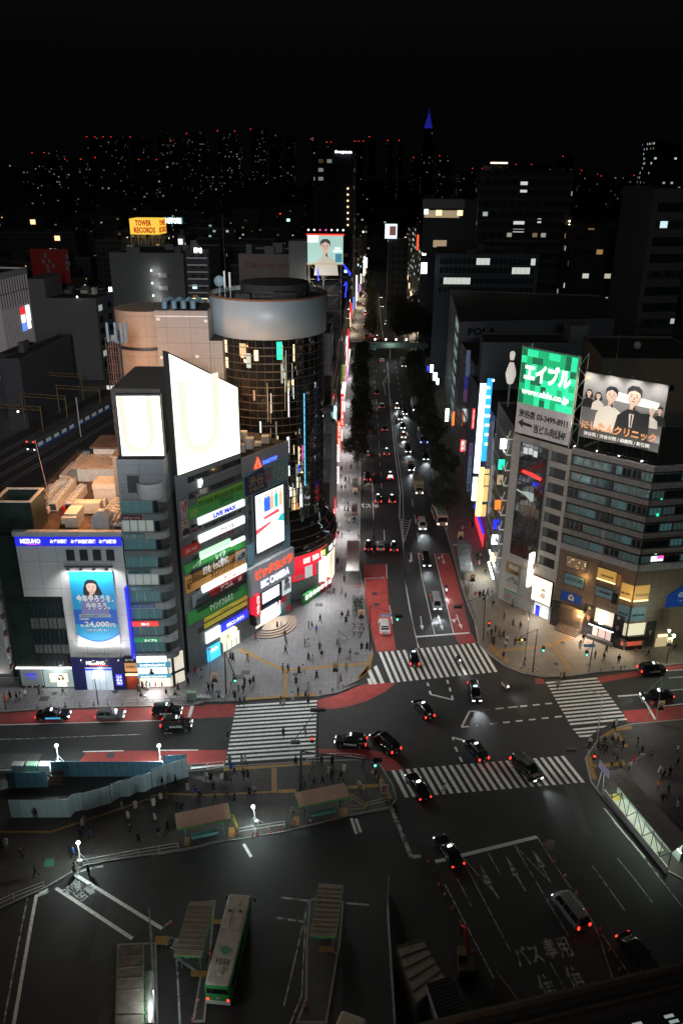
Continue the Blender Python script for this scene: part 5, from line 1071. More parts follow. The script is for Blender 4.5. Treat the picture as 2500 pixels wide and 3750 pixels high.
light('AREA', 'shop_light',WA.P(9.5,2.6,1.3),160,(1,.95,.85),1.5,ab,aim=WA.P(9.5,0,2.5));light('AREA', 'sign_light',WA.P(9.4,6.5,1.4),350,(1,.85,.65),2,ab,aim=WA.P(9.4,3,8))
o_=mb=MB();mb.box(0,1,0,.5,0,.9);mb=MB()
for i in range(2): WA.box(mb,5.0+i*1.3,6.1+i*1.3,9.3,10.3,.3,.8)
mb.build('wall_condenser',cream,ab)
GS=thing('green_roof_sign', 'green checkered lit rooftop sign with white lettering over a grey telephone panel', 'billboard',WA.P(5.5,32.4))
mb=MB();WA.box(mb,.7,11.1,33.1,38.3,.3,.7);gp=mb.build('grey_sign_panel',mat('sign_pale_grey',(.42,.4,.4),.5,em=(1,.9,.9),es=.14),GS)
mb=MB();WA.box(mb,.7,11.1,38.3,47.4,.3,.7);ggp=mb.build('green_sign_panel',emi('sign_green_mid',(0,.42,.16),1.0,sample=True),GS)
random.seed(11);mb=MB();mc_=MB()
for i in range(10):
    for j in range(8):
        v=random.random();u=.75+i*1.035;z=38.35+j*1.13
        mb_m=0 if v<.42 else (1 if v<.62 else None)
        if mb_m is not None: WA.box((mb,mc_)[mb_m],u,u+1.0,z,z+1.09,.7,.71)
mb.build('bright_pattern',emi('green_bright',(.02,.8,.38),1.0),ggp);mc_.build('dark_pattern',emi('green_dark',(0,.12,.05),1.0),ggp)
text('エイブル',WA,(1.5,10.4,42.2,45.4),E_white,ggp,out=.76,bold=.05);text('www.able.co.jp',WA,(1.3,10.4,39.6,41.0),E_white,ggp,out=.76,bold=.03)
text('渋谷店 03-3499-8911',WA,(1.2,10.7,35.9,37.3),T_black,gp,out=.74,bold=.03);text('当ビル向側4F',WA,(4.4,10.6,33.7,35.3),T_black,gp,out=.74,bold=.03)
mb=MB();WA.poly(mb,[(1.2,34.9),(2.2,35.7),(2.2,35.15),(4.0,35.0),(4.0,34.5),(2.2,34.6),(2.2,34.1)],.73);mb.build('arrow',T_black,gp)
mb=MB()
for u in (.6,11.2):
    for o_ in (-2.2,.5): mb.tube(WA.P(u,32.4,o_),WA.P(u,47.8,o_),.08,5)
    for i in range(8): mb.tube(WA.P(u,32.6+i*1.9,.5 if i % 2 else -2.2),WA.P(u,34.5+i*1.9,-2.2 if i % 2 else .5),.05,4)
for i in range(5): mb.tube(WA.P(.6+i*2.6,33,-.3),WA.P(.6+i*2.6,47.4,-.3),.07,4)
mb.tube(WA.P(.6,47.6,.5),WA.P(11.2,47.6,.5),.07,4);mb.build('sign_truss',cream,GS)
# ------------------------------------------------------------------ east street row
WE=Wall((29.9,152),(29.3,134.4))
vb_=thing('chevron_lamp_building', 'narrow dark side-street building with angled wall lamps and small lit floor signs', 'building',(34,143,0))
block(vb_,[(29.9,134.6),(37,138),(41,152),(30.1,152)],0,33.0,wall_gd,roof_d,parapet=.4)
for i in range(10):
    z=4.5+i*2.9;mb=MB();a_=Vector((29.3,136.0,z));mb.box(29.0,29.95,135.2,135.4,z,z+.2);mb.box(29.0,29.2,135.2,136.8,z+.1,z+.3);mb.tube((29.0,135.3,z+.1),(29.7,136.8,z+1.2),.09,4);mb.build('chevron_lamp',emi('lit_soft',(1,.95,.85),.2),vb_)
    wbox(vb_,WE,(2.5,14.5,z-.6,z-.35),.0,.3,steel, 'floor_ledge')
for i,(z,m_) in enumerate(((27.5,E_white2),(23.5,E_green),(20.5,E_dimw),(15.5,E_orange),(11.5,E_blue),(8.3,E_white2),(4.6,E_warm))):
    mb=MB();mb.box(28.7,29.8,139.6,139.8,z,z+1.9);mb.build('floor_sign',m_,vb_)
for i,z in enumerate((2.6,5.2)): wbox(vb_,WE,(9,16,z,z+.35),.3,.6,E_white2 if i==0 else E_cool, 'canopy_light')
light('AREA', 'canopy_light',(27.8,141,4),420,(.92,1,.96),2.5,vb_,aim=(26,141,0))
def east_shop(y0,y1,h,x0,dep,name,label,m):
    t=thing(name,label, 'building',(x0,y0,0));block(t,[(x0,y0),(x0+dep,y0+1.5),(x0+dep+2,y1),(x0+.6,y1)],0,h,m,roof_d,parapet=.4);return t
vsign(vb_, 'T',585,-480,625,20,Y=150.3,m=wall_pale);vsign(vb_, 'T',605,20,665,570,Y=149.9,m=mat('pale_panel',(.45,.45,.47),.5,em=(.9,.9,1),es=.12))
e2=east_shop(152.2,158,24,30.3,15, 'yellow_sign_building', 'street building with stacked amber light boxes from roof to pavement',mat('ochre_render',(.2,.16,.1),.7))
yb=emi('amber_box',(1,.82,.38),1.25,sample=True)
for k,(xa,ya,xb,yb_) in enumerate(((490,50,545,110),(478,120,535,275),(462,282,525,438),(447,448,508,600))): vsign(e2, 'T',xa,ya,xb,yb_,Y=151.6,m=yb,name='amber_light_box',dep=.9)
for k,(xa,ya,xb,yb_) in enumerate(((550,60,600,110),(545,130,595,245),(530,265,580,430),(512,470,560,600))): vsign(e2, 'T',xa,ya,xb,yb_,Y=152.1,m=emi('amber_box_dim',(1,.68,.25),.8),name='amber_light_box',dep=.3)
wbox(e2,Wall((30.9,172),(30.3,153)),(2,17,.3,3.4),.2,.3,emi('red_blue_shop',(1,.05,.08),.9), 'red_shopfront');wbox(e2,Wall((30.9,172),(30.3,153)),(2,17,3.4,3.9),.2,.6,E_blue, 'blue_strip')
e3=east_shop(158.6,196,28,31.0,16, 'blue_screen_building', 'street building with tall ice-blue lit column and lit blue floors',mat('blue_render',(.08,.12,.2),.6))
vsign(e3, 'E',1428,1060,1482,1915,Y=160,m=emi('ice_white',(.8,.95,1),3.5,sample=True),name='lit_column',dep=.4);vsign(e3, 'T',405,155,455,420,Y=159.6,m=MATS['ice_white'],name='lit_column',dep=.4)
vsign(e3, 'E',1497,1010,1545,1800,Y=160.3,m=emi('azure',(.02,.4,.95),1.3,sample=True),name='azure_panel',dep=.3)
for k in range(7): vsign(e3, 'E',1500+0*k,1085+k*90,1552,1110+k*90,Y=159.9,m=E_white,name='floor_text',dep=.1)
vsign(e3, 'E',1380,1300,1402,1490,Y=176,m=E_red,name='projecting_sign',tx='Shamaison',tm=E_white,vert=True);vsign(e3, 'E',1303,990,1340,1110,Y=200,m=mat('sign_navy',(.03,.04,.2),.5,em=(.1,.1,.8),es=.15));vsign(e3, 'E',1297,1115,1333,1235,Y=200,m=mat('sign_plum',(.2,.12,.25),.5,em=(.5,.2,.6),es=.1))
for a_ in ((1325,740,1362,860),(1318,865,1358,990)): vsign(e3, 'E',*a_,Y=200,m=MATS['sign_navy'] if a_[1]>900 else mat('pale_blue_panel',(.2,.27,.36),.5,em=(.4,.6,1),es=.08))
for a_,tx in (((1350,1630,1385,1760), 'カラオケ'),((1342,1765,1375,1870), 'ビル'),((1335,1875,1368,2000), 'LcAR'),((1330,2000,1362,2090), '@')): vsign(e3, 'E',*a_,Y=170,m=MATS['pale_blue_panel'] if tx != 'カラオケ' else MATS['sign_plum'],tx=tx,tm=T_black,dep=.3)
e4=east_shop(197,228,30,32.5,18, 'glass_grid_building', 'dark building with square window grid beside the avenue trees',mat('slate_render',(.1,.12,.15),.6))
g4=Wall((33.1,228),(32.5,197))
for i in range(9):
    for j in range(9): window_unit(g4,.6+j*3.3,2+i*3.0,2.9,2.6,e4,glass('blue_black_glass',(.03,.04,.06),.1),steel,div=1)
vsign(e4, 'E',1268,1600,1302,1710,Y=205,m=E_red,tx='居酒屋',tm=E_white);vsign(e4, 'E',1305,1605,1345,1700,Y=204,m=emi('sign_lattice',(1,.9,.8),.6));vsign(e4, 'E',1190,1330,1210,1460,Y=222,m=E_orange);vsign(e4, 'E',1125,1300,1155,1420,Y=228,m=E_white2)
e5=thing('white_stair_building', 'wide pale building with lit stair windows up its side and dark letters near the roof', 'building',(36,235,0))
block(e5,[(33.2,233),(90,243),(90,290),(38.5,300)],0,34.4,mat('pale_blue_render',(.22,.24,.26),.7,var=.06),roof_d,parapet=.5)
W5=Wall((33.2,233),(90,243));W5s=Wall((38.5,300),(33.2,233));text('POLA',W5,(2.6,11.0,30.5,32.6),T_black,e5,out=.2,bold=.04)
for i in range(8):
    mb=MB();z=3+i*3.9;W5s.poly(mb,[(49,z),(64.5,z+.2),(64.5,z+2.6),(49,z+3.0)],.05);mb.build('stair_window',mat('stair_glow',(.2,.3,.28),.5,em=(.6,.9,.8),es=.22),e5);wbox(e5,W5s,(48,65.5,z-.5,z),.0,.5,wall_pale, 'stair_landing')
vsign(e5, 'E',978,880,1008,950,Y=290,m=E_white2);vsign(e5, 'E',1005,955,1045,1030,Y=275,m=E_white2);vsign(e5, 'E',1038,1010,1060,1070,Y=262,m=E_white2);vsign(e5, 'E',945,890,965,950,Y=292,m=E_blue)
# buildings behind the roof signs
def bx_(name,label,fr,xl,xr,yt,Y,dep,m,cat='building',skew=0.0,z0=0,roofm=None,grp=None):
    a_,b_=AT(fr,xl,yt,Y),AT(fr,xr,yt,Y);t=thing(name,label,cat,((a_.x+b_.x)/2,Y,0),grp);h=(a_.z+b_.z)/2
    block(t,[(a_.x,Y),(b_.x,Y+skew*(b_.x-a_.x)),(b_.x+dep*.06,Y+dep),(a_.x+dep*.12,Y+dep)],z0,h,m,roofm or roof_d,parapet=.5);return t,a_,b_,h
dk=mat('night_concrete',(.11,.115,.12),.85,var=.2);dk2=mat('night_tile',(.075,.08,.09),.6,var=.2)
t,a_,b_,h=bx_('low_beige_building', 'low beige concrete block behind the clinic billboard with small square openings', 'F',990,1760,320,158,24,mat('dull_beige',(.17,.14,.11),.8,var=.15));wl=Wall((a_.x,158),(b_.x,158))
for i in range(5): wbox(t,wl,(5+i*3,6+i*3,h-6.5,h-5.3),.0,.04,black_m, 'wall_opening')
o_=MB();o_.ball((a_.x+9,165,h+1.2),.8,0);o_.build('water_tank',wall_pale,t)
t,a_,b_,h=bx_('flat_roofed_building', 'long dark flat roofed block behind the green sign', 'F',130,1000,205,182,12,dk);wl=Wall((a_.x,182),(b_.x,182));bulk(t,a_.x+20,a_.x+24,184,190,h-1,h+3.5,wall_gd); 
mb=MB(); 
for i in range(18): wl.box(mb,10+i*.5,10.08+i*.5,h-2.2,h-.6,.0,.1)
mb.build('roof_louvre',steel_d,t)
# ================================================================== west row of shops along the avenue
def wx(Y): return -2.4+max(0,Y-180)*.032
ws_bounds=[(152,160,17),(160.5,172,24),(172.5,186,42),(186.5,205,30),(205.5,230,34),(230.5,262,30),(262.5,300,33),(300.5,344,28)]
ws_names=['low corner shop building with ribbed grey front behind the round tower', 'slim shop building with grey bay front along the pavement', 'tall black windowless building with grey top right behind the round tower', 'shop building carrying the long red hotel sign', 'shop building stacked with red and white lit signs', 'shop building covered with blue and white lit signs', 'shop building with yellow kanji sign column on the avenue', 'last shop building before the footbridge on the avenue']
WR=[]
for (y0,y1,h),lb_ in zip(ws_bounds,ws_names):
    t=thing('shop_building',lb_, 'building',(wx(y0)-5,y0,0), 'shop buildings west of the avenue');x0=wx(y0)
    block(t,[(x0-13,y0),(x0-.1,y0),(wx(y1)-.1,y1),(x0-13,y1)],0,h,dk2 if h != 42 else mat('black_cladding',(.02,.02,.022),.5,var=.1),roof_d,parapet=.4)
    wl=Wall((wx(y0)-.1,y0),(wx(y1)-.1,y1));wbox(t,wl,(.4,wl.L-.3,.3,2.9),.02,.15,emi('shopfront_glow',(1,.9,.8),.8), 'shop_window');wbox(t,wl,(.3,wl.L-.2,3.0,3.7),.05,.5,(E_white,E_red,E_white,E_cool)[int(y0) % 4], 'shop_fascia')
    z=4.6
    while z<h-3: wbox(t,wl,(.4,wl.L-.3,z,z+1.3),.02,.06,(MATS['dim_amber_glass'],glass_d)[int(z*3) % 2], 'window_strip');z+=3.1
    WR.append((y0,y1,t,wl))
bulk(WR[2][2],wx(172.5)-8,wx(172.5)-.2,172.2,172.5,33,42,wall_pale, 'pale_upper_panel')
def ws(x0,y0,x1,y1,zb,m,tx=None,tm=None,dep=.5):
    d=ray('S',(x0+x1)/2,y1);Y=(zb - CAM_H)/d.z*d.y;Y=max(152.5,min(343,Y))
    par=min(WR,key=lambda r: abs((r[0]+r[1])/2-Y) if not (r[0]<=Y<=r[1]) else -1)[2]
    return vsign(par, 'S',x0,y0,x1,y1,Y=Y,m=m,tx=tx,tm=tm,dep=dep)
E_wsg=emi('sign_white_glow',(1,.97,.97),1.5,sample=True);E_rsg=emi('sign_red_glow',(1,.02,.03),1.2,sample=True);E_osg=emi('sign_vermilion',(1,.1,.03),1.5,sample=True);E_bsg=emi('sign_blue_glow',(.1,.25,1),1.4,sample=True)
ws(153,1580,186,1735,6.5,E_rsg, 'ハンバーガ',E_white);ws(157,1500,185,1570,8,E_wsg, 'モス',T_red);ws(157,1440,187,1500,9,black_m, 'M',E_yellow);ws(157,1380,190,1440,10,E_wsg);ws(157,1287,190,1378,11,E_osg, '焼肉',E_white)
ws(157,1125,190,1283,12,E_osg, '居酒屋',E_white);ws(160,960,192,1122,14,E_rsg, 'あカラオケ',E_white);ws(163,795,193,955,17,emi('sign_aqua',(.6,1,.95),1.2,sample=True))
ws(190,1320,212,1460,7,E_wsg, 'カラオケ館',T_red);ws(193,1130,217,1272,7,E_wsg, 'ABCマート',T_red);ws(200,925,230,1190,7,E_osg, 'TOKYU REI H',E_white);ws(230,690,256,970,8,E_rsg, '個室居酒屋七',E_white);ws(228,650,262,690,10,E_wsg);ws(255,760,266,840,6,E_wsg);ws(234,1000,243,1090,5,E_wsg)
ws(240,590,268,650,9,E_wsg);ws(246,440,268,585,10,emi('sign_yellowgreen',(.55,.8,.08),.7,sample=True), '英会話教室',T_white);ws(270,450,285,590,7,E_magenta);ws(212,455,240,600,9,emi('sign_olive',(.5,.6,.1),.5));ws(244,370,272,438,9,E_wsg);ws(244,295,272,368,9,E_wsg);ws(246,235,272,292,9,E_bsg);ws(248,190,272,232,9,E_bsg);ws(222,300,244,440,8,E_cool);ws(272,190,288,440,7,E_wsg);ws(287,130,298,440,6,E_rsg);ws(272,30,298,188,6,E_warm,dep=.3);ws(300,-10,312,30,5,E_white)
ws(117,900,121,1700,12,MATS['rust_rim'])
mb=MB();mb.lathe([(2.6,8),(2.6,26),(2.3,27)],14,0,(-3.6,158.5,0),True,rad(-90),rad(60),cap=False);mb.build('grey_bay_front',wall_pale,WR[0][2])
for Y,x in ((160,2),(176,1),(195,1.5),(215,2.4),(240,2.8),(270,4.2),(305,5.5)): light('AREA', 'shop_row_light',(x-1.6,Y,4.2),700 if Y<250 else 1100,(1,.94,.92),3,None,aim=(x+.8,Y,0))
# far continuation of both street fronts
for i,(Y,xw,xe,h1,h2) in enumerate(((386,2,37,26,30),(412,3.5,38.5,32,24),(440,5,40,22,38),(470,7,41.5,30,30),(505,9,43,26,42),(545,11,45,34,28),(590,14,47.5,28,36),(640,17,50,36,30))):
    for s_,xx,h in ((-1,xw,h1),(1,xe,h2)):
        t=thing('street_building', 'x', 'building',(xx+s_*9,Y,0), 'street buildings beyond the footbridge');t['label']=f"{'dark' if i % 2 else 'dim'} street building beyond the footbridge, number {i+1} along the {'train' if s_ < 0 else 'park'} side"
        x0,x1=(xx-18,xx) if s_<0 else (xx,xx+18);mb=MB();mb.box(x0,x1,Y,Y+26+i*2,0,h);mb.build('walls',far_mat('street_windows',(.07,.07,.075),.16,1.6,2.6,3.3,.5),t)
        xs=xx-.3 if s_>0 else xx+.1;mb=MB();mb.box(xs-.6,xs+.8,Y+2,Y+2.4,5,5+random.uniform(4,16));mb.build('lit_sign',(E_white2,E_wsg,E_cool,E_rsg,E_white2,E_purple,E_bsg)[(i*3+(s_>0)*2) % 7],t)
        mb=MB();mb.box(xs-.15,xs+.25,Y+3,Y+24,.4,3.4);mb.build('lit_shopfront',E_warm,t)
        if i<5: light('POINT', 'shopfront_light',(xx-s_*2.5,Y+12,3.5),2200,(1,.8,.6),.5,t)
# ================================================================== middle distance
fw=lambda k,b,f,s,w=.5: far_mat(k,b,f,s,2.8,3.3,w)
FM1,FM2,FM3=fw('office_windows_cool',(.1,.105,.11),.1,1.3,.3),fw('flat_windows_warm',(.08,.075,.07),.1,1.2,.8),fw('dark_office_windows',(.05,.052,.056),.05,1.2)
def roofbits(t,a_,b_,h,Y,n=5,dep=14):
    for i in range(n):
        x=random.uniform(a_.x+1,b_.x-3);y=Y+random.uniform(1,dep-4);bulk(t,x,x+random.uniform(1,3.5),y,y+random.uniform(1,3),h-.6,h+random.uniform(.6,2.6),random.choice((cream,wall_gd,dk,dk2)))
# striped white building with lit signs
a_,b_=AT('X5',-60,345,300),AT('X5',330,262,322);Ws=Wall((a_.x,300),(b_.x,322));hS=38.5
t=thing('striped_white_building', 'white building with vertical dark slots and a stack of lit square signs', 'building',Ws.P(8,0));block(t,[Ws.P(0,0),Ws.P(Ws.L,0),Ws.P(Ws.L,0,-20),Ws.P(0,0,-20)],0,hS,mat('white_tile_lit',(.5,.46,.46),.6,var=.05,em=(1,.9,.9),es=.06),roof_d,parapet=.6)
mb=MB();n_=11
for i in range(n_): u=1+i*(Ws.L-1.4)/n_;Ws.box(mb,u,u+.55,31,36,.0,.05);Ws.box(mb,u+.3,u+.75,25.5,30.6,.0,.05);Ws.box(mb,u+.6,u+.72,0,25.5,.0,.04)
mb.build('window_slots',black_m,t);wbox(t,Ws,(0,Ws.L,30.6,31),.0,.15,wall_pale, 'string_course');wbox(t,Ws,(0,Ws.L,36.2,38.6),.0,.3,wall_pale, 'cornice')
for k,(x0,y0,x1,y1,m_) in enumerate(((258,795,315,870,E_rsg),(322,765,380,850,E_wsg),(270,885,328,975,E_wsg),(334,862,395,950,E_wsg),(283,985,345,1075,E_bsg),(350,975,400,1045,E_wsg))): sign(t,Ws,Ws.rect('X5',(x0,y0),(x1,y1)),m_,.3,.25, 'lit_square_sign')
def mid(name,label,fr,xl,xr,yt,Y,dep,m,nb_=4,**k):
    t,a_,b_,h=bx_(name,label,fr,xl,xr,yt,Y,dep,m,**k);roofbits(t,a_,b_,h,Y,nb_,dep);return t,a_,b_,h
random.seed(21)
t,a_,b_,h=mid('grey_blank_building', 'big dark grey blank-walled building overlooking the railway', 'X5',545,1215,668,300,26,mat('grey_render',(.15,.155,.15),.85,var=.08),7);wl=Wall((a_.x,300),(b_.x,300));bulk(t,a_.x-5,a_.x+1,301,320,0,h+6.5,MATS['grey_render'], 'stair_tower')
wsd=Wall((b_.x,300),(b_.x+4.5,330));block(t,[(b_.x,300.2),(b_.x+4.5,330),(b_.x-3,330),(b_.x-4,302)],0,h,MATS['grey_render'])
for i in range(6):
    for j in range(3): window_unit(wsd,2+j*8,h-5-i*4.2,3.2,2.2,t,glass_d if (i+j) % 4 else glass('lit_office',(.2,.2,.2),.3,em=(.9,1,.9),es=.35),steel_d)
for i in range(5): wbox(t,wl,(3+i*.0,15,h-7-i*4,h-6.9-i*4),0,.05,wall_gd, 'wall_joint')
mb=MB();mb.ball((a_.x+13,299,h+.6),.35,0);o_=mb.build('roof_lamp',E_white2,t)
t,a_,b_,h=mid('narrow_sign_building', 'narrow building with lit karaoke lettering and stacked floor signs', 'X5',1390,1560,570,318,20,dk,2);wl=Wall((a_.x,318),(b_.x,318));text('カラオケ',wl,(0,wl.L*.55,h-.6,h+1.4),E_white2,t,out=.3,bold=.05)
for i in range(5): sign(t,wl,(wl.L*.4,wl.L*.95,h-4.4-i*3.6,h-2-i*3.6),(E_blue2,E_dim,E_dimw,E_dim,E_red)[i] if i in (0,) else mat('dull_sign%d' % (i % 2),(.2,.12,.1) if i % 2 else (.2,.2,.2),.6,em=(1,.8,.7),es=.06),.3,.25, 'floor_sign')
t,a_,b_,h=mid('red_sign_building', 'building with big dark red rooftop sign bearing pale square pattern', 'X5',450,925,470,385,20,FM3,2);wl=Wall((a_.x,384),(b_.x,384));rp_=sign(t,wl,(0,wl.L,h,h+15),mat('deep_red_board',(.07,.005,.007),.6,em=(1,.02,.02),es=.02),.3,.3, 'roof_sign',[('日本旅行',(.2,.7,.04,.2),mat('dull_pink',(.2,.08,.08),.6))])
mb=MB()
for u,z in ((.36,.75),(.3,.58),(.45,.58),(.38,.42),(.55,.45),(.4,.3),(.93,.72),(.9,.55),(.96,.52),(.91,.38)): W_=wl.L;wl.box(mb,u*W_,u*W_+W_*.07,h+z*15,h+z*15+1.9,.3,.34)
mb.build('square_pattern',mat('dull_lilac',(.2,.18,.2),.6),rp_)
t,a_,b_,h=mid('stair_light_building', 'dark block with brightly lit outside stair landings and brown roof edge', 'A',500,840,722,300,30,dk,6);wl=Wall((a_.x,300),(b_.x,300))
for i in range(4): u=wl.L*.56;mb=MB();mb.ball(wl.P(u,h-6-i*4.4,.6),.32,0);mb.build('stair_lamp',E_white2,t);wbox(t,wl,(u+2.5,u+5.5,h-8.4-i*4.4,h-7-i*4.4),.3,.9,wall_pale, 'stair_balustrade');light('POINT', 'stair_light',wl.P(u+1.5,h-6.4-i*4.4,1.8),260,(1,1,.9),.3,t)
t,a_,b_,h=mid('banded_office_building', 'office block with one warm lit floor band and small lit letters', 'A',850,958,705,275,18,FM3,3);wl=Wall((a_.x,275),(b_.x,275));text('FPG',wl,(3,5.5,h-1.2,h+.4),E_white2,t,out=.3,bold=.05);wbox(t,wl,(.3,6.5,h-17.2,h-15.6),.05,.12,E_warm, 'lit_floor_band')
for i in range(6): wbox(t,wl,(.3,7,h-3-i*2.2,h-2.6-i*2.2),.0,.15,steel, 'floor_band')
# roof sign boxes further off
t,a_,b_,h=mid('sign_base_building', 'dark building under the yellow two-faced record shop sign', 'A',560,760,655,430,25,FM2,3)
TRS=thing('yellow_roof_sign', 'yellow lit two-faced rooftop sign with red record shop lettering', 'billboard',(AT('A',660,640,425)))
p0,p1=AT('A',597,602,425),AT('A',726,602,425);zt,zb_=AT('A',660,566,425).z,AT('A',660,638,425).z;yl=emi('record_yellow',(1,.62,.07),1.0,sample=True);w1=Wall((p0.x,425),(p1.x,425));w2=Wall((p1.x,425),(p1.x+1.6,437))
mb=MB();mb.prism([w1.P(0,0),w1.P(w1.L,0),w2.P(w2.L,0),Vector((p0.x+1,437,0))],zb_,zt);o_=mb.build('sign_box',yl,TRS);L1=w1.L;Hh=zt-zb_
rlt=emi('red_letter',(.6,.02,.0),.6);text('TOWER',w1,(L1*.2,L1*.78,zb_+Hh*.55,zt-Hh*.08),rlt,o_,out=.2,bold=.04);text('RECORDS',w1,(L1*.14,L1*.9,zb_+Hh*.1,zb_+Hh*.47),rlt,o_,out=.2,bold=.04);text('TOWER\nRECORDS',w2,(1,11,zb_+Hh*.1,zt-Hh*.1),rlt,o_,out=.2,bold=.04)
mb=MB()
for i in range(5): mb.tube((p0.x+i*L1/4,426,zb_-9),(p0.x+i*L1/4,426,zb_),.3,4);mb.tube((p0.x+i*L1/4,426,zb_-9),(p0.x+(i+.8)*L1/4,426,zb_),.2,4)
mb.build('sign_legs',cream,TRS)
t,a_,b_,h=mid('furniture_store_building', 'building carrying white lit furniture store letters on its roof', 'A',745,850,640,480,20,FM3,2);q0,q1=AT('A',760,575,479),AT('A',833,575,479);wl=Wall((q0.x,479),(q1.x,479));text('NITORI',wl,(0,wl.L,AT('A',800,587,479).z,AT('A',800,562,479).z),E_white2,t,out=.4,bold=.06);sign(t,wl,(-1,wl.L+1,AT('A',800,590,479).z,AT('A',800,558,479).z),mat('teal_board',(.01,.06,.07),.6,em=(.1,.7,.8),es=.1),.2,.3, 'sign_board');wbox(t,wl,(0,9,h-5,h-2),.3,.5,E_white, 'lit_loft_window')
t,a_,b_,h=mid('hotel_building', 'dull brown hotel block with dark unlit hotel letters near the roof', 'A',1095,1375,728,250,22,mat('brown_render',(.17,.135,.12),.8,var=.08),5);wl=Wall((a_.x,250),(b_.x,250));text('TOKYU REI HOTEL',wl,(1.8,wl.L-1.5,h-4.2,h-2.6),mat('lettering_dull_red',(.12,.02,.02),.6),t,out=.2,bold=.03)
mb=MB();c_=AT('A',1388,780,248);mb.box(c_.x-1.6,c_.x+1.6,247.6,248,c_.z-.9,c_.z+.9);mb.build('blue_oval_sign',E_blue,t)
bt_=thing('billboard_tower', 'steel lattice tower with lit portrait billboard and blue neon behind the round tower', 'billboard',(-5,225,0));q0,q1=AT('X4',-75,1140,225),AT('X4',332,1140,225);wl=Wall((q0.x,225),(q1.x,225));zt,zb_=AT('X4',150,978,225).z,AT('X4',150,1300,225).z;Hh=zt-zb_;L1=wl.L
bbp=wbox(bt_,wl,(0,L1,zb_,zt),-.4,.1,emi('billboard_mint',(.5,.78,.7),.75,sample=True), 'billboard_panel');mb=MB();wl.poly(mb,[(0,zt-Hh*.25),(L1*.3,zt-Hh*.25),(L1*.3,zt),(0,zt)],.11,3);portrait(mb,wl,L1*.5,zb_+Hh*.6,Hh*.45,.13,0,1,2,long=False);wl.box(mb,L1*.78,L1*.97,zb_+Hh*.05,zb_+Hh*.35,.13,.5,4);mb.build('billboard_picture',[mat('hair_lit',(.06,.05,.05),.5,em=(.3,.25,.25),es=.15),emi('face_lit',(.85,.6,.5),.7),emi('shirt_lit',(.75,.7,.6),.6),E_white,emi('packet',(.1,.35,.45),.6)],bbp)
text('PURE\nPOTATO',wl,(L1*.72,L1*.97,zb_+Hh*.4,zb_+Hh*.58),E_white,bbp,out=.2);wbox(bt_,wl,(-.3,L1+.3,zt,zt+.35),-.4,.3,E_red, 'red_edge');wbox(bt_,wl,(-.3,L1+.3,zb_-.3,zb_),-.4,.3,E_dimw, 'lower_edge')
for i in range(7): mb=MB();mb.ball(wl.P(.3+i*L1/6.2,zt+1.4,1),.22,0);mb.tube(wl.P(.3+i*L1/6.2,zt,0),wl.P(.3+i*L1/6.2,zt+1.3,.9),.05,4,1);mb.build('billboard_lamp',[E_magenta if i in (2,3) else E_white2,steel_d],bt_)
mb=MB()
for x in (.2,L1*.45,L1*.95):
    for o_ in (-.5,-6): mb.tube(wl.P(x,0,o_),wl.P(x,zb_,o_),.22,5)
for k in range(8):
    z=zb_-k*4.2; 
    for o_ in (-.5,): mb.tube(wl.P(.2,z,o_),wl.P(L1*.95,z,o_),.13,4);mb.tube(wl.P(.2,z,o_),wl.P(L1*.45,z-4.2,o_),.1,4);mb.tube(wl.P(L1*.95,z,o_),wl.P(L1*.45,z-4.2,o_),.1,4)
mb.build('lattice_frame',mat('pale_steel',(.3,.27,.22),.5),bt_);bulk(bt_,wl.P(L1,0).x-9,wl.P(L1,0).x-1,226.5,236,0,zb_-6,dk, 'building_below');bulk(bt_,wl.p.x-5,wl.p.x-.3,225,232,0,zt-1.5,wall_gd, 'blank_side_wall')
for k,pts in enumerate((((335,1310),(420,1420)),((350,1340),(415,1440)),((375,1530),(355,1690)),((340,1560),(370,1510)),((35,1370),(50,1500)))):
    mb=MB();mb.tube(AT('X4',*pts[0],224),AT('X4',*pts[1],224),.16,5);mb.build('blue_neon_line',emi('neon_blue',(.03,.05,1),2.0),bt_)
light('POINT', 'neon_light',(-8,221,46),900,(.9,.8,.7),.5,bt_)
# taller mid-distance towers
t,a_,b_,h=mid('sequence_hotel_tower', 'tall dark tower with white lit letters along its top floor', 'A',1440,1625,262,430,26,far_mat('tower_purple',(.016,.014,.024),.12,.22,4.2,4.0,.7),2);wl=Wall((a_.x,430),(b_.x,430));q0,q1=AT('X4',240,25,429),AT('X4',432,25,429);wl=Wall((q0.x,429),(q1.x,429));text('S sequence',wl,(0,wl.L,AT('X4',300,42,429).z,AT('X4',300,2,429).z),E_white2,t,out=.3,bold=.06)
for i in range(7):
    for j in (0,1): mb=MB();mb.ball(AT('X4',318+j*68,440+i*70+j*0,428.5),.5,0); 
    mb.build('corridor_lamp',E_warm,t)
t,a_,b_,h=mid('restaurant_floor_building', 'pale roofed building with two warmly lit restaurant floors', 'B',378,690,478,380,30,dk,3);wl=Wall((a_.x,380),(b_.x,380))
for z,m_,u0_,u1_ in ((h-7.5,E_dimw,.5,16),(h-6.6,E_warm,5.5,8.2),(h-6.6,E_warm,15,17.4),(h-6.2,E_white,.3,2.2),(h-20,E_dimw,5,11)): wbox(t,wl,(u0_,u1_,z,z+2.2 if m_ is not E_dimw else z+3),.05+.03*(m_ is not E_dimw),.1+.03*(m_ is not E_dimw),m_, 'lit_restaurant_window')
wbox(t,wl,(-.5,18,h-3.6,h+.2),.05,.4,wall_pale, 'roof_fascia')
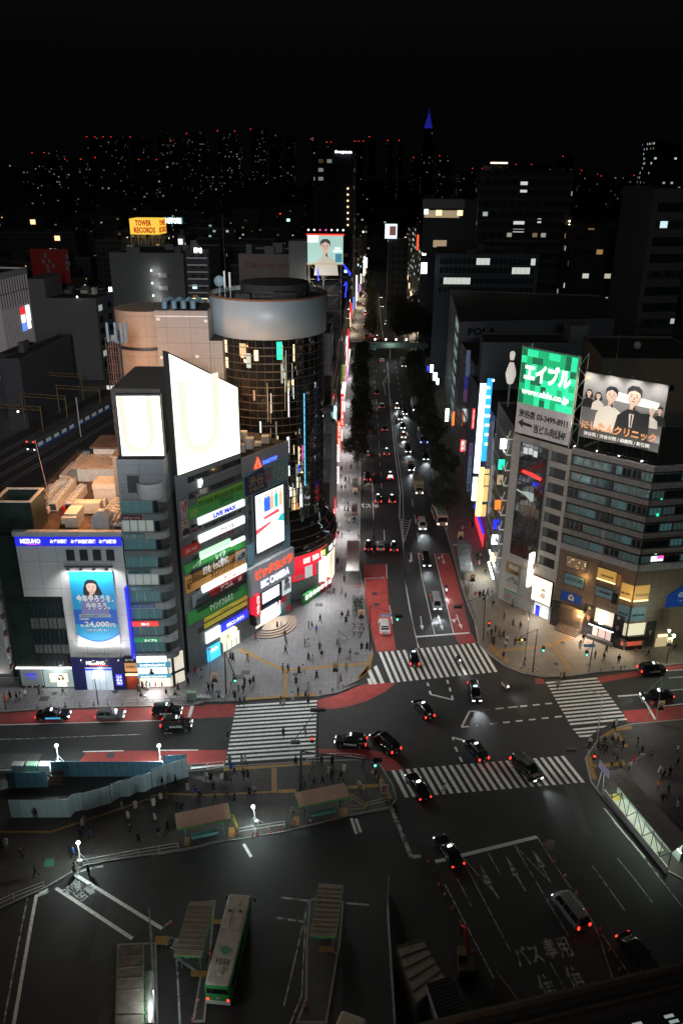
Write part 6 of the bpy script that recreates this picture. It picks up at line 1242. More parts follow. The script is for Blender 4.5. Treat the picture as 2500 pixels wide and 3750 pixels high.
t,a_,b_,h=mid('window_grid_building', 'grey blue office block with rows of square windows, some lit white', 'B',432,910,727,302,30,mat('bluish_render',(.1,.125,.155),.8,var=.08),4);wl=Wall((a_.x,302),(b_.x,302));litg=emi('lit_square_window',(.95,1,.92),.65)
for r_,(ya,lits) in enumerate(((762,(8,9,10,20)),(803,(16,17,18,19)),(852,(1,2,3,4,5,6)),(893,()))):
    z=AT('B',600,ya,302).z
    for j in range(21):
        window_unit(wl,1.6+j*(wl.L-3)/21,z-1.2,1.75,2.4,t,litg if j in lits else glass_d,wall_pale,div=1)
vsign(t, 'B',365,768,392,818,Y=300,m=E_white2);o_,w_,zo_,zt_=vsign(t, 'B',365,720,393,735,Y=300,m=mat('loco_board',(.05,.05,.05),.5),tx='loco',tm=E_white2,vert=False)
vsign(t, 'B',345,640,354,710,Y=330,m=E_osg)
t,a_,b_,h=mid('terraced_office_building', 'huge dark office block with long floor bands and a few lit windows', 'B',640,1070,345,350,60,far_mat('banded_windows',(.045,.048,.052),.07,.9,3.5,4.0,.3),4);wl=Wall((a_.x,350),(b_.x,350))
for i in range(12): wbox(t,wl,(0,wl.L,h-3-i*4,h-2.2-i*4),.0,.5,dk2, 'floor_band')
for tl_,br_ in (((822,395),(853,411)),((820,433),(850,445)),((790,570),(838,592)),((787,613),(836,628)),((900,565),(915,585))): wbox(t,wl,wl.rect('B',tl_,br_),.02,.1,litg, 'lit_window')
t,a_,b_,h=mid('warm_window_block', 'dark apartment block with scattered warm windows right of the office block', 'B',1062,1385,610,320,40,far_mat('flats_right',(.04,.042,.046),.12,.8,4.2,4.4,.75),3)
mb=MB();[mb.ball(AT('B',x,y,319),.4,0) for x,y in ((1306,868),(1302,912),(1297,953))];mb.build('balcony_lamp',E_white2,t)
mb=MB();[mb.ball(AT('B',1046-i*1.5,577+i*17,349),.35,0) for i in range(6)];mb.build('escape_stair_lamp',E_warm3,t)
t,a_,b_,h=bx_('slab_tower', 'tall grey slab tower with wide dark window bands at the edge of the view', 'B',1440,1640,428,215,40,mat('tower_concrete',(.1,.1,.105),.8,var=.1),skew=.15);wl=Wall((a_.x,215),(b_.x,215+.15*(b_.x-a_.x)))
for i in range(17): wbox(t,wl,(1.2,wl.L,h-5.4-i*4.1,h-3.2-i*4.1),-.3,.03,MATS['banded_windows'] if i % 3==1 else glass_d, 'window_band')
t2,a2,b2,h2=mid('far_corner_tower', 'distant tower with lit side and blue roof lights beyond the slab tower', 'B',1432,1600,215,700,40,far_mat('bright_tower',(.04,.04,.045),.18,.6,3.2,3.6,.5),1)
vsign(t2, 'B',1372,428,1408,508,Y=690,m=E_dimw);vsign(t2, 'B',1366,495,1394,510,Y=689,m=E_osg)
sp_=thing('portrait_lightbox', 'white lit box sign with a small picture hanging over the far avenue', 'billboard',AT('B',228,655,420));q0,q1=AT('B',200,623,420),AT('B',255,623,420);wl=Wall((q0.x,420),(q1.x,420));zt,zb_=AT('B',228,590,420).z,AT('B',228,657,420).z
wbox(sp_,wl,(0,wl.L,zb_,zt),-1,0,emi('lightbox_blue',(.75,.9,1),1.3,sample=True), 'light_box');wbox(sp_,wl,(wl.L*.38,wl.L*.9,zb_+1.5,zt-1),.0,.1,emi('picture_rust',(.35,.15,.12),.5), 'picture');mb=MB();mb.box(wl.p.x+2,wl.p.x+12,421,430,0,zb_-.2);mb.build('building_below',FM3,sp_)
# blue lit spire tower
dt=thing('blue_spire_tower', 'distant stepped skyscraper with deep blue lit crown and spire', 'tower',AT('B',402,390,2600));dt_b=AT('B',402,150,2600);cx,zb_=dt_b.x,dt_b.z;s_=2600/2950*.797
mb=MB();mb.box(cx-20*s_*1.2,cx+20*s_*1.2,2600,2650,0,zb_-40);mb.box(cx-17*s_,cx+17*s_,2605,2645,zb_-40,zb_);mb.build('shaft',far_mat('tower_sparse',(.03,.03,.035),.02,.5,5,5,.5),dt)
mb=MB();z=zb_
for wd_,hh in ((14,12),(10.5,12),(7.5,13),(4.5,14)): mb.box(cx-wd_*s_,cx+wd_*s_,2610,2640,z,z+hh*s_);z+=hh*s_
mb.tube((cx,2620,z),(cx,2620,z+22*s_),1.6,6,0,.8)
crm,t_,b__=newmat('blue_crown');b__.inputs['Emission Color'].default_value=(.03,.03,1,1);N=t_.nodes;wv=N.new('ShaderNodeTexWave');wv.inputs['Scale'].default_value=.12;tcn=N.new('ShaderNodeTexCoord');t_.links.new(tcn.outputs['Object'],wv.inputs['Vector']);mrn=N.new('ShaderNodeMapRange');mrn.inputs['To Min'].default_value=.12;mrn.inputs['To Max'].default_value=.3;t_.links.new(wv.outputs['Fac'],mrn.inputs['Value']);t_.links.new(mrn.outputs[0],b__.inputs['Emission Strength']);crm.cycles.emission_sampling = 'NONE'
mb.build('lit_crown',crm,dt)
# skyline and low city
warn=emi('aircraft_warning_red',(1,.03,.02),1.4)
def sky(fr,xl,xr,yt,Y,m,label,warnn=2):
    a_,b_=AT(fr,xl,yt,Y),AT(fr,xr,yt,Y);t=thing('skyscraper',label, 'skyscraper',((a_.x+b_.x)/2,Y,0), 'skyscrapers on the horizon')
    mb=MB();mb.box(a_.x,b_.x,Y,Y+60,0,a_.z);mb.box(a_.x+(b_.x-a_.x)*.2,b_.x-(b_.x-a_.x)*.25,Y+10,Y+40,a_.z,a_.z+6);mb.build('tower_body',m,t)
    rr=Y/900
    for k in range(warnn): mb=MB();mb.ball((a_.x+(b_.x-a_.x)*(k/max(1,warnn-1)),Y-1,a_.z+rr*1.2),rr*.5,0,1,6,4);mb.build('warning_light',warn,t)
    return t
sA=far_mat('skyline_cool',(.03,.031,.033),.09,.22,4.2,4.6,.45);sB=far_mat('skyline_warm',(.03,.03,.03),.08,.26,4.2,4.6,.75);sC=far_mat('skyline_dim',(.02,.021,.022),.05,.22,4.2,4.6,.5)
SK=[('A',400,512,195,2300,sC,4),('A',150,190,268,1800,sC,1),('A',205,262,268,1700,sA,1),('A',300,372,298,1600,sB,2),('A',530,560,182,2500,sC,0),('A',600,656,196,1500,sC,2),('A',725,782,182,2700,sC,0),('A',785,850,214,2000,sA,1),('A',858,942,180,2400,sA,1),('A',1000,1078,168,2600,sA,2),('A',1030,1098,210,1900,sB,0),
  ('A',1152,1222,160,2500,sA,3),('A',1312,1352,200,2100,sB,0),('A',1232,1290,190,2400,sC,0),('A',1428,1452,205,2000,sC,2),('A',1500,1520,220,2200,sC,2),('A',960,1000,290,1400,sA,0),('A',440,520,290,1200,sC,1),('A',640,700,300,1300,sC,1),('A',0,60,330,1300,sC,0),('A',720,800,300,1200,sC,1),
  ('B',60,100,215,2200,sC,3),('B',128,160,195,2600,sC,1),('B',212,236,212,1700,sA,2),('B',264,286,212,1700,sA,1),('B',450,502,282,1900,sC,3),('B',330,365,290,2300,sC,1),('B',684,762,312,1500,sC,1),('B',800,835,322,2000,sC,2),('B',1015,1068,285,2400,sC,3),('B',600,645,340,1700,sB,2),('B',1190,1260,375,1300,sC,1),('B',1340,1400,372,1200,sB,2),('B',870,960,322,2600,sC,1),('B',1100,1150,350,1800,sC,1),('B',545,590,365,1500,sB,0)]
pos_w=['far west', 'middle west', 'centre', 'east', 'far east']
for i,(fr,xl,xr,yt,Y,m,wn_) in enumerate(SK):
    wn_=wn_ if i % 3==0 else min(1,wn_)
    hh = 'tall' if yt<215 else 'lower';lt={'skyline_cool': 'with cool lit windows', 'skyline_warm': 'with warm lit windows', 'skyline_dim': 'nearly dark itself'}[m.name]
    sky(fr,xl,xr,yt,Y,m,f'{hh} distant skyscraper {lt}, {("no", "one", "two", "three", "four")[wn_]} red lamp{"" if wn_ == 1 else "s"}',wn_)
o_,w_,a1,a2=vsign(bpy.data.objects['skyscraper.002'], 'B',684,306,762,313,Y=1480,m=emi('lit_roof_ring',(1,.7,.45),3),name='lit_roof_edge')
random.seed(33)
LM=[far_mat('low_city_a',(.045,.045,.048),.018,.5,3,3.3,.6),far_mat('low_city_b',(.06,.055,.05),.025,.5,3,3.3,.8),far_mat('low_city_c',(.035,.037,.04),.028,.45,3,3.3,.35)]
k=0;LB=[]
def clear(x,Y):
    if -30<x<62 and Y<700: return False
    if x<-30 and Y<340: return False
    if x>60 and Y<420: return False
    return True
for r_ in range(15):
    Y=345+r_*34+(r_>8)*(r_-8)*22;span=Y*.47;x=-span-10
    while x<span+20:
        wd_=random.uniform(14,34);Yj=Y+random.uniform(-9,9);h=random.choice((9,12,15,18,22,28,34))+random.uniform(-2,2)
        if clear(x,Yj) and clear(x+wd_,Yj) and random.random()<.86:
            t=thing('low_building', 'x', 'building',(x+wd_/2,Yj,0), 'low city buildings in the dark');mb=MB();mb.box(x,x+wd_-1.5,Yj,Yj+random.uniform(14,24),0,h)
            mb.box(x+wd_*.2,x+wd_*.45,Yj+3,Yj+9,h,h+2.8);mb.build('walls',LM[k % 3],t);mb=MB();mb.box(x+.2,x+wd_-1.7,Yj+.2,Yj+.6,h,h+.8);mb.build('parapet',dk2,t)
            LB.append((t,x,Yj,h,wd_));k+=1
        x+=wd_+random.uniform(0,5)
mb=MB()
for i in range(900):
    Y=random.uniform(950,4200);x=random.uniform(-.5,.5)*Y;wd_=random.uniform(15,45);h=random.choice((10,14,20,26,34,44));mb.box(x,x+wd_,Y,Y+25,0,h)
tag(mb.build('far_city',far_mat('far_city_lights',(.03,.03,.032),.011,.32,4.5,4.2,.6)), 'distant low city fading into darkness below the horizon', 'city',kind='stuff')
# bright points: roof lamps and small signs on the low city
pt_m=[emi('pt_white',(1,.97,.9),3,sample=False),emi('pt_warm',(1,.6,.3),2,sample=False),emi('pt_red',(1,.05,.03),4,sample=False),emi('pt_cool',(.5,.9,1),2,sample=False),emi('pt_green',(.5,1,.2),3,sample=False),emi('pt_blue',(.1,.3,1),4,sample=False)]
for i,(t,x,Y,h,wd_) in enumerate(LB):
    if i % 4==0 or Y<430:
        m_=random.choice((pt_m[0],pt_m[0],pt_m[1],pt_m[2],pt_m[3],pt_m[0],pt_m[1]));px_=x+random.uniform(1,wd_-3);mb=MB()
        if random.random()<.3: w2_=random.uniform(1.5,5);mb.box(px_,px_+w2_,Y-.3,Y-.05,h-random.uniform(3,6),h-1.6);mb.build('lit_sign',m_,t)
        else: mb.ball((px_,Y-.4,h*random.uniform(.4,1.05)),.22*Y/400,0,1,6,4);mb.build('lamp',m_,t)
    cols_ = 'warm' if i % 3==1 else ('cool' if i % 3==2 else 'mixed')
    t['label']=f"{'low' if h < 14 else 'mid-height' if h < 24 else 'tall'} dark city building with {cols_} windows"
# railway and train on the left
rail_z=6.0
A0,A1=G('C',100,930,rail_z),G('C',735,590,rail_z)
d_=(A1-A0).normalized();n_=Vector((-d_.y,d_.x,0))
mb=MB();mb.prism([A0-d_*60-n_*14,A1+d_*150-n_*14,A1+d_*150+n_*10,A0-d_*60+n_*10],0,rail_z-.8);mb.build('railway_embankment',mat('ballast',(.05,.045,.04),.95,var=.4,scale=2),kind='structure')
mb=MB()
for o_ in (-11,-9.9,-6.5,-5.4,3.5,4.6,-1.1,0): mb.tube(A0-d_*60+n_*o_ - Vector((0,0,.6)),A1+d_*150+n_*o_ - Vector((0,0,.6)),.1,4)
mb.build('railway_tracks',steel,kind='structure')
tr=thing('commuter_train', 'silver commuter train with blue stripe and red lamps running toward the station', 'train',G('C',215,925,rail_z));Tp=G('C',215,935,rail_z)
tw=Wall((Tp.x+d_.x*0,Tp.y),(Tp.x+d_.x,Tp.y+d_.y))
for c in range(5):
    p=Tp+d_*(c*20.4) ;mb=MB()
    ring_=lambda q: [q+n_*a_+Vector((0,0,b_)) for a_,b_ in ((-1.4,0),(-1.45,1.2),(-1.4,2.7),(-1.0,3.2),(1.0,3.2),(1.4,2.7),(1.45,1.2),(1.4,0))]
    mb.loft([ring_(p),ring_(p+d_*20)],0,False);cb=mb.build('carriage',mat('train_steel',(.14,.15,.16),.35,.5,em=(.8,.9,1),es=.001),tr)
    wl=Wall(p-n_*1.46,p+d_*20-n_*1.46)
    mb=MB()
    for j in range(5): wl.box(mb,1+j*3.9,3.4+j*3.9,1.35+rail_z,2.3+rail_z,.02,.06)
    mb.build('carriage_window',emi('train_window',(.8,.95,1),.07),cb);mb=MB();wl.box(mb,0,20,1.0+rail_z,1.2+rail_z,.02,.05);mb.build('blue_stripe',mat('stripe_blue',(.02,.1,.5),.5,em=(.05,.2,1),es=.08),cb)
wf=Wall(Tp+n_*1.4,Tp-n_*1.4);mb=MB();wf.box(mb,.15,2.65,1.2+rail_z,2.4+rail_z,.02,.06);mb.build('cab_window',black_m,tr)
for u in (.3,2.2): mb=MB();wf.box(mb,u,u+.35,2.75+rail_z,3.0+rail_z,.02,.08);mb.build('marker_lamp',E_red3,tr);mb=MB();wf.box(mb,u,u+.35,.7+rail_z,.95+rail_z,.02,.08);mb.build('head_lamp',E_white2,tr)
for k,(fx,fy,w_) in enumerate(((145,800,150),(315,720,300),(545,660,120),(430,560,120))):
    g_=thing('catenary_gantry',f"rusty overhead wire gantry over the railway, {('first','second','third','fourth')[k]} counted away from the bank roof", 'gantry',G('C',fx,fy,rail_z), 'overhead wire gantries');p=G('C',fx,fy,rail_z)
    mb=MB()
    for o_ in (-7,7): mb.tube(p+n_*o_ - Vector((0,0,.8)),p+n_*o_+Vector((0,0,8)),.18,5)
    for z in (6.8,7.8): mb.tube(p-n_*7+Vector((0,0,z)),p+n_*7+Vector((0,0,z)),.1,4)
    for i in range(8): mb.tube(p+n_*(-7+i*1.75)+Vector((0,0,6.8 if i % 2 else 7.8)),p+n_*(-5.25+i*1.75)+Vector((0,0,7.8 if i % 2 else 6.8)),.06,4)
    mb.build('gantry_frame',mat('rust_yellow',(.25,.16,.06),.7),g_)
    if k==0: mb=MB();mb.ball(p+n_*0+Vector((0,0,6)),.3,0);mb.build('gantry_lamp',E_white2,g_)
tm=thing('telecom_mast', 'tall grey telecom mast with panel aerials above the screen tower', 'mast',AT('C',845,540,118));b_=AT('C',845,540,118);q_=AT('C',815,110,118)
mb=MB();mb.tube((b_.x,118,37),(b_.x,118,q_.z),.16,6);mb.build('mast_pole',steel_d,tm)
for dx in (-1.5,-.35,.5,1.2): mb=MB();mb.tube((b_.x,118,q_.z-2),(b_.x+dx,117.6,q_.z-1.2),.05,4);mb.box(b_.x+dx-.16,b_.x+dx+.16,117.4,117.6,q_.z-1.6,q_.z+1.2);mb.build('panel_aerial',mat('aerial_blue',(.16,.25,.32),.5),tm)
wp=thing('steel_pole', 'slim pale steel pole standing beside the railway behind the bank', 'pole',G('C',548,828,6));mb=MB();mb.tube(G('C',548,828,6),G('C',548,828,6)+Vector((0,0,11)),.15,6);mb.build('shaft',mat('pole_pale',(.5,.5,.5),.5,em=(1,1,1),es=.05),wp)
sf=thing('scaffold_tower', 'tall reddish scaffold tower behind the peach drum', 'scaffold',(-46,165,0));a_,b_=AT('C',712,160,165),AT('C',905,160,165);mb=MB();n1,n2=12,24
for i in range(n1+1):
    x=a_.x+(b_.x-a_.x)*i/n1
    for Yq in (165,168): mb.tube((x,Yq,3),(x,Yq,a_.z),.045,4,0,caps=False)
for j in range(n2+1):
    z=a_.z-j*1.8
    if z<3: break
    for Yq in (165,168): mb.tube((a_.x,Yq,z),(b_.x,Yq,z),.045,4,0,caps=False)
mb.build('scaffold_tubes',mat('scaffold_red',(.5,.25,.2),.6),sf)
t,a_,b_,h=mid('railside_building', 'dark low building beside the railway with small lit windows', 'C',0,130,300,235,40,dk2,2);mid('dark_slab_building', 'dark slab building with sloping top edge left of the railway', 'C',-20,320,270,262,20,dk2,0)
t,a_,b_,h=mid('trackside_station_roof', 'low station canopy with a few lit panels beyond the tracks', 'C',320,740,455,330,12,dk,0);wl=Wall((a_.x,330),(b_.x,330));wbox(t,wl,(0,4,h-2.4,h-.8),.02,.1,E_dimw, 'lit_window')
sgx=MB();q0,q1=AT('C',725,497,200),AT('C',825,497,200);wl=Wall((q0.x,200),(q1.x,200));lb2=thing('lit_letter_sign', 'row of small white lit letters behind the scaffold tower', 'sign',(q0.x,200,q0.z));text('N ACCITE',wl,(0,wl.L,q0.z-.5,q0.z+.6),E_white,lb2,out=.1)
# bowling pin on the roof
bp=AT('F',325,500,150);pn=thing('bowling_pin_sign', 'giant white bowling pin with red neck stripes standing over the street roofs', 'sign',bp);Hp=AT('F',325,265,150).z-bp.z;k_=Hp/15
mb=MB();mb.lathe([(1.0*k_,0),(1.5*k_,.6*k_),(2.25*k_,3.5*k_),(2.35*k_,4.8*k_),(1.9*k_,7*k_),(1.1*k_,9.4*k_),(.85*k_,10.5*k_),(.95*k_,11.6*k_),(1.25*k_,13*k_),(1.15*k_,14.2*k_),(.7*k_,14.8*k_),(.05,15*k_)],18,0,bp);mb.build('pin_body',mat('pin_white',(.7,.66,.6),.4,em=(1,.93,.85),es=.5),pn)
mb=MB();mb.lathe([(.93*k_,9.9*k_),(.98*k_,10.0*k_),(.98*k_,10.9*k_),(.93*k_,11*k_)],18,0,bp,cap=False);mb.build('neck_stripe',red_m,pn);mb=MB();mb.tube(bp,bp-Vector((0,0,6)),.2,6);mb.tube(bp+Vector((1,0,0)),bp+Vector((4,0,-5)),.1,4);mb.tube(bp-Vector((0,0,.5)),bp+Vector((5,0,-2)),.08,4);mb.build('pin_mount',steel,pn)
mb=MB();mb.ball(bp+Vector((-3.2,0,.6)),.25,0);mb.build('uplighter',E_white2,pn)
# pedestrian bridge
pb=thing('footbridge', 'pale green footbridge with round white lamps crossing the avenue', 'bridge',(18,341,0));mb=MB();mb.box(3,36,340,343,5.0,5.6);mb.build('deck',mat('bridge_green',(.1,.15,.13),.6),pb)
for y in (340,342.9): mb=MB();mb.box(3,36,y,y+.1,5.6,6.8);mb.build('parapet',MATS['bridge_green'],pb)
for x in (5,20,34): mb=MB();mb.tube((x,341.5,0),(x,341.5,5),.4,8);mb.build('pier',concrete,pb)
for x in (13.5,18,22.3,26.6): mb=MB();mb.ball((x,340.2,8.6),.42,0);mb.tube((x,340.2,5.6),(x,340.2,8.4),.08,5,1);o_=mb.build('bridge_lamp',[pt_m[0],steel_d],pb)
mb=MB();mb.box(11.5,14.2,339.7,339.9,4.4,6.2);mb.build('road_sign',mat('sign_faded_blue',(.15,.25,.35),.5),pb)
light('POINT', 'bridge_light',(20,338,8),900,(.9,1,.95),.5,pb)
# ================================================================== trees
leaf_m,t_,b__=newmat('tree_leaves');N=t_.nodes;nz=N.new('ShaderNodeTexNoise');nz.inputs['Scale'].default_value=.9;tcn=N.new('ShaderNodeTexCoord');t_.links.new(tcn.outputs['Object'],nz.inputs['Vector']);rp=N.new('ShaderNodeValToRGB');rp.color_ramp.elements[0].color=(.01,.014,.007,1);rp.color_ramp.elements[1].color=(.05,.062,.028,1);rp.color_ramp.elements[0].position=.35;rp.color_ramp.elements[1].position=.65;t_.links.new(nz.outputs['Fac'],rp.inputs[0]);t_.links.new(rp.outputs[0],b__.inputs['Base Color']);b__.inputs['Roughness'].default_value=.7
bark=mat('bark',(.06,.045,.035),.9)
def make_tree(seed,H,RX,n,z0=.25):
    rnd=random.Random(seed);t=thing('street_tree', 'x', 'tree',(0,0,0))
    mb=MB();mb.tube((0,0,0),(0,0,H*.45),.16,7,0,.11);cl=[]
    for i in range(9):
        a=rnd.uniform(0,6.28);zz=H*rnd.uniform(.3,.6);rr=RX*rnd.uniform(.4,.8);q=Vector((rr*math.cos(a),rr*math.sin(a),zz+H*rnd.uniform(.1,.35)));mb.tube((0,0,zz*.8),q,.07,5,0,.02);cl.append(q)
    mb.build('trunk',bark,t)
    for i in range(26):
        a=rnd.uniform(0,6.28);v=rnd.uniform(-1,1);q=rnd.random()**.5;sh=math.sqrt(max(0,1-v*v*.8));cl.append(Vector((RX*.78*q*sh*math.cos(a),RX*.78*q*sh*math.sin(a),H*(.62+.33*v))))
    mb=MB()
    for i in range(n):
        c=rnd.choice(cl);p=c+Vector((rnd.gauss(0,.5),rnd.gauss(0,.5),rnd.gauss(0,.42)))*RX*.3
        s=rnd.uniform(.12,.26);a=Vector((rnd.gauss(0,1),rnd.gauss(0,1),rnd.gauss(0,1))).normalized();b=a.cross(Vector((rnd.gauss(0,1),rnd.gauss(0,1),rnd.gauss(0,1)))).normalized()
        mb.add([p-a*s,p-b*s*.6,p+a*s,p+b*s*.6],[(0,1,2,3)])
    mb.build('crown',leaf_m,t);return t
protoT=[make_tree(1,9.5,3.6,3600),make_tree(2,8.5,3.3,3200),make_tree(3,11,4.4,4600)]
ordn=lambda n: f"{n}{'st' if n % 10 == 1 else 'nd' if n % 10 == 2 else 'rd' if n % 10 == 3 else 'th'}" if n>20 else {1: 'first',2: 'second',3: 'third',4: 'fourth',5: 'fifth',6: 'sixth',7: 'seventh',8: 'eighth',9: 'ninth',10: 'tenth',11: 'eleventh',12: 'twelfth',13: 'thirteenth',14: 'fourteenth',15: 'fifteenth',16: 'sixteenth',17: 'seventeenth',18: 'eighteenth',19: 'nineteenth',20: 'twentieth'}[n]
used=set()
def tree(i,x,y,s,label,grp):
    p=protoT[i];o=dup(p) if i in used else p;used.add(i);o.location=(x,y,.1);o.rotation_euler=(0,0,x*3.1+y);o.scale=(s,s,s);o['label']=label;o['group']=grp
for k in range(18):
    Y=203+k*7.8;tree(k % 2,4.0+(Y-200)*.024+(k % 3)*.5,Y+(k % 4)*.8,(1.1,.86,1.02,.92,1.12)[k % 5],f'bushy dark street tree, {ordn(k+1)} from the bus shelter in the shop side row', 'street trees on the shop side of the avenue')
tree(2,22.9+.9,170.5,.95, 'leafy street tree by the bus stop canopy in front of the amber light boxes', 'street trees on the blue screen side')
for k in range(12):
    Y=190+k*11.4+(k % 3)*1.5;tree(k % 2,25.4+(Y-190)*.026-(k % 3)*.5,Y,(1.12,.88,1.2,.98)[k % 4],f'bushy dark street tree, {ordn(k+1)} from the bus stop canopy in the blue screen side row', 'street trees on the blue screen side')
for k in range(16): tree(2,26+(k % 4)*4+(k//4)*1.2,372+(k//4)*14+(k % 3)*3,1.25+(k % 3)*.12,f'big dark park tree, {ordn(k+1)} beyond the footbridge beside the far zebra crossing', 'park trees beyond the footbridge')
for k in range(9): tree(k % 2,13.5+(k*.6),388+k*24,1.0,f'far street tree, {ordn(k+1)} beyond the footbridge at the shop side kerb', 'far street trees beyond the footbridge')
# far zebra
mb=MB()
for i in range(22): x=12.5+i*.95;mb.flat([(x,362,.009),(x+.5,362,.009),(x+.5,367,.009),(x,367,.009)])
mb.build('zebra_crossing',white_w,kind='structure')
# ================================================================== vehicles
paint=mat('car_paint',(.02,.02,.022),.12,var=0,objcol=True,spec=.7)
paint.node_tree.nodes['Principled BSDF'].inputs['Coat Weight'].default_value=.6
car_glass=glass('car_glass',(.012,.015,.018),.05,1.6)
E_tail=emi('tail_lamp_red',(1,.03,.02),4,sample=False);E_head=emi('head_lamp',(.95,.98,1),7,sample=False);chrome=mat('chrome',(.6,.6,.6),.2,.9,var=0);plate_m=mat('number_plate',(.55,.58,.52),.5,var=0)
def rrect(y0,y1,hw,z,r,tilt=0.0,n=4):
    r=min(r,hw*.95,(y1-y0)*.45);pts=[]
    for cx,cy,a0 in ((hw-r,y1-r,0),(-hw+r,y1-r,90),(-hw+r,y0+r,180),(hw-r,y0+r,270)):
        for i in range(n+1): a=rad(a0+90*i/n);y=cy+r*math.sin(a);pts.append(Vector((cx+r*math.cos(a),y,z+tilt*y)))
    return pts
def make_car(cat,L,W,Hh,belt,cab,roof,hood=.12,roof_sign=None,box=False):
    """+y is forward; cab=(rear,front) at belt, roof=(rear,front) at roof height"""
    t=thing(cat, 'x',{'taxi': 'taxi', 'van': 'van', 'small_truck': 'truck'}.get(cat, 'car'),(0,0,0));h=L/2;w=W/2
    mb=MB();mb.loft([rrect(-h+.08,h-.1,w-.1,.2,.3),rrect(-h,h,w,.38,.42),rrect(-h,h,w+.02,belt*.7,.4),rrect(-h+.04,h-.06,w-.03,belt-.08,.4,-hood*.15),rrect(-h+.14,h-.25,w-.1,belt,.35,-hood*.2)])
    mb.loft([rrect(cab[0],cab[1],w-.06,belt-.05,.22),rrect((cab[0]+roof[0])/2,(cab[1]+roof[1])/2,w-.12,(belt+Hh)/2,.25),rrect(roof[0],roof[1],w-.2,Hh-.05,.28),rrect(roof[0]+.12,roof[1]-.12,w-.32,Hh,.25)])
    body=mb.build('body',paint,t)
    lerp=lambda a,b,k: a+(b-a)*k
    def pane(name,q): m_=MB();m_.add(q,[(0,1,2,3)]);m_.build(name,car_glass,t)
    z0,z1=belt+.03,Hh-.1;k0,k1=.1,.88;e=.03
    for nm,i,sg in (('rear_window',0,-1),('windscreen',1,1)):
        ya,yb=lerp(cab[i],roof[i],k0)+sg*e,lerp(cab[i],roof[i],k1)+sg*e;a,b=w-.2,w-.32;q=[(-a,ya,z0),(a,ya,z0),(b,yb,z1),(-b,yb,z1)];pane(nm,q if sg<0 else [q[1],q[0],q[3],q[2]])
    n=3 if L>4.6 and Hh>1.7 else 2
    for sx in (-1,1):
        for j in range(n):
            y0a,y1a=lerp(cab[0]+.25,cab[1]-.3,j/n)+.05,lerp(cab[0]+.25,cab[1]-.3,(j+1)/n)-.04;y0b,y1b=lerp(roof[0]+.2,roof[1]-.15,j/n)+.05,lerp(roof[0]+.2,roof[1]-.15,(j+1)/n)-.04
            q=[(sx*(w-.045),y0a,z0),(sx*(w-.045),y1a,z0),(sx*(w-.165),y1b,z1),(sx*(w-.165),y0b,z1)];pane('side_window',q if sx>0 else q[::-1])
        for y in (-h+.85,h-.9):
            m_=MB();m_.tube((sx*(w-.2),y,.32),(sx*(w+.02),y,.32),.32,14,0);wh=m_.build('wheel',rubber,t);m_=MB();m_.tube((sx*(w+.02),y,.32),(sx*(w+.03),y,.32),.2,10,0);m_.build('rim',chrome,wh)
        m_=MB();m_.box(sx*(w-.35)-.2,sx*(w-.35)+.2,h-.04,h+.02,belt*.58,belt*.58+.13);m_.build('headlight',E_head,t)
        m_=MB();m_.box(sx*(w-.14)-.1,sx*(w-.14)+.1,-h-.02,-h+.1,belt*.66,belt*.66+(.34 if Hh>1.7 else .14));m_.build('tail_light',E_tail,t)
        m_=MB();m_.box(sx*(w+.1)-.1,sx*(w+.1)+.1,cab[1]-.55,cab[1]-.4,belt+.02,belt+.18);m_.build('door_mirror',paint,t)
    m_=MB();m_.box(-.2,.2,-h-.03,-h,.42,.6);m_.build('number_plate',plate_m,t);m_=MB();m_.box(-w+.3,w-.3,h-.03,h+.01,.3,.5);m_.build('grille',black_m,t)
    if roof_sign: m_=MB();m_.loft([rrect(-.12+roof[1]-.5,.12+roof[1]-.5,.3,Hh,.08),rrect(-.07+roof[1]-.5,.07+roof[1]-.5,.24,Hh+.17,.06)]);m_.build('roof_lamp',roof_sign,t)
    return t
K={}
K['taxi']=make_car('taxi',4.4,1.7,1.75,.98,(-2.12,1.2),(-1.85,.55),roof_sign=E_cool)
K['sedan']=make_car('car',4.8,1.8,1.44,.9,(-1.85,1.05),(-1.05,.35))
K['sedantaxi']=make_car('taxi',4.8,1.75,1.5,.92,(-1.8,1.05),(-1.1,.35),roof_sign=E_white2)
K['hatch']=make_car('car',4.1,1.7,1.5,.9,(-1.95,.95),(-1.65,.3))
K['minivan']=make_car('van',4.9,1.85,1.88,1.08,(-2.38,1.6),(-2.15,.9))
K['van']=make_car('van',4.8,1.7,2.0,1.1,(-2.34,2.0),(-2.2,1.45));m_=MB();[m_.box(-.68+i*.19,-.62+i*.19,-2.05,1.25,2.0,2.03) for i in range(8)];m_.build('roof_rib',steel,K['van'])
K['yellowtaxi']=K['sedantaxi']
usedk=set()
CARS=[]
def car(kind,pos,head,col,label,beam=0,cat=None):
    """head: degrees, 90 = away up the avenue"""
    p=K[kind];o=dup(p) if kind in usedk else p;usedk.add(kind);o.location=(pos.x,pos.y,.012);o.rotation_euler=(0,0,rad(head-90));set_color(o,(*col,1));o['label']=label;o['group'] = 'vehicles in the streets'
    if beam:
        d=Vector((math.cos(rad(head)),math.sin(rad(head)),0));light('SPOT', 'headlight_beam',pos+d*2.6+Vector((0,0,.75)),beam,(.85,.95,1),.15,None,pos+d*11,60,.8)
    CARS.append(o);return o
BK,SV,WT,YL,GY=(.008,.009,.011),(.3,.31,.32),(.62,.62,.63),(.45,.28,.05),(.1,.1,.11)
up=lambda Y: 90 - (2.0 if Y>200 else -1.0 if Y<150 else .5)
far_l=lambda n: f'{ordn(n)} red-lamped car from the crossing in the outbound lanes of the avenue'
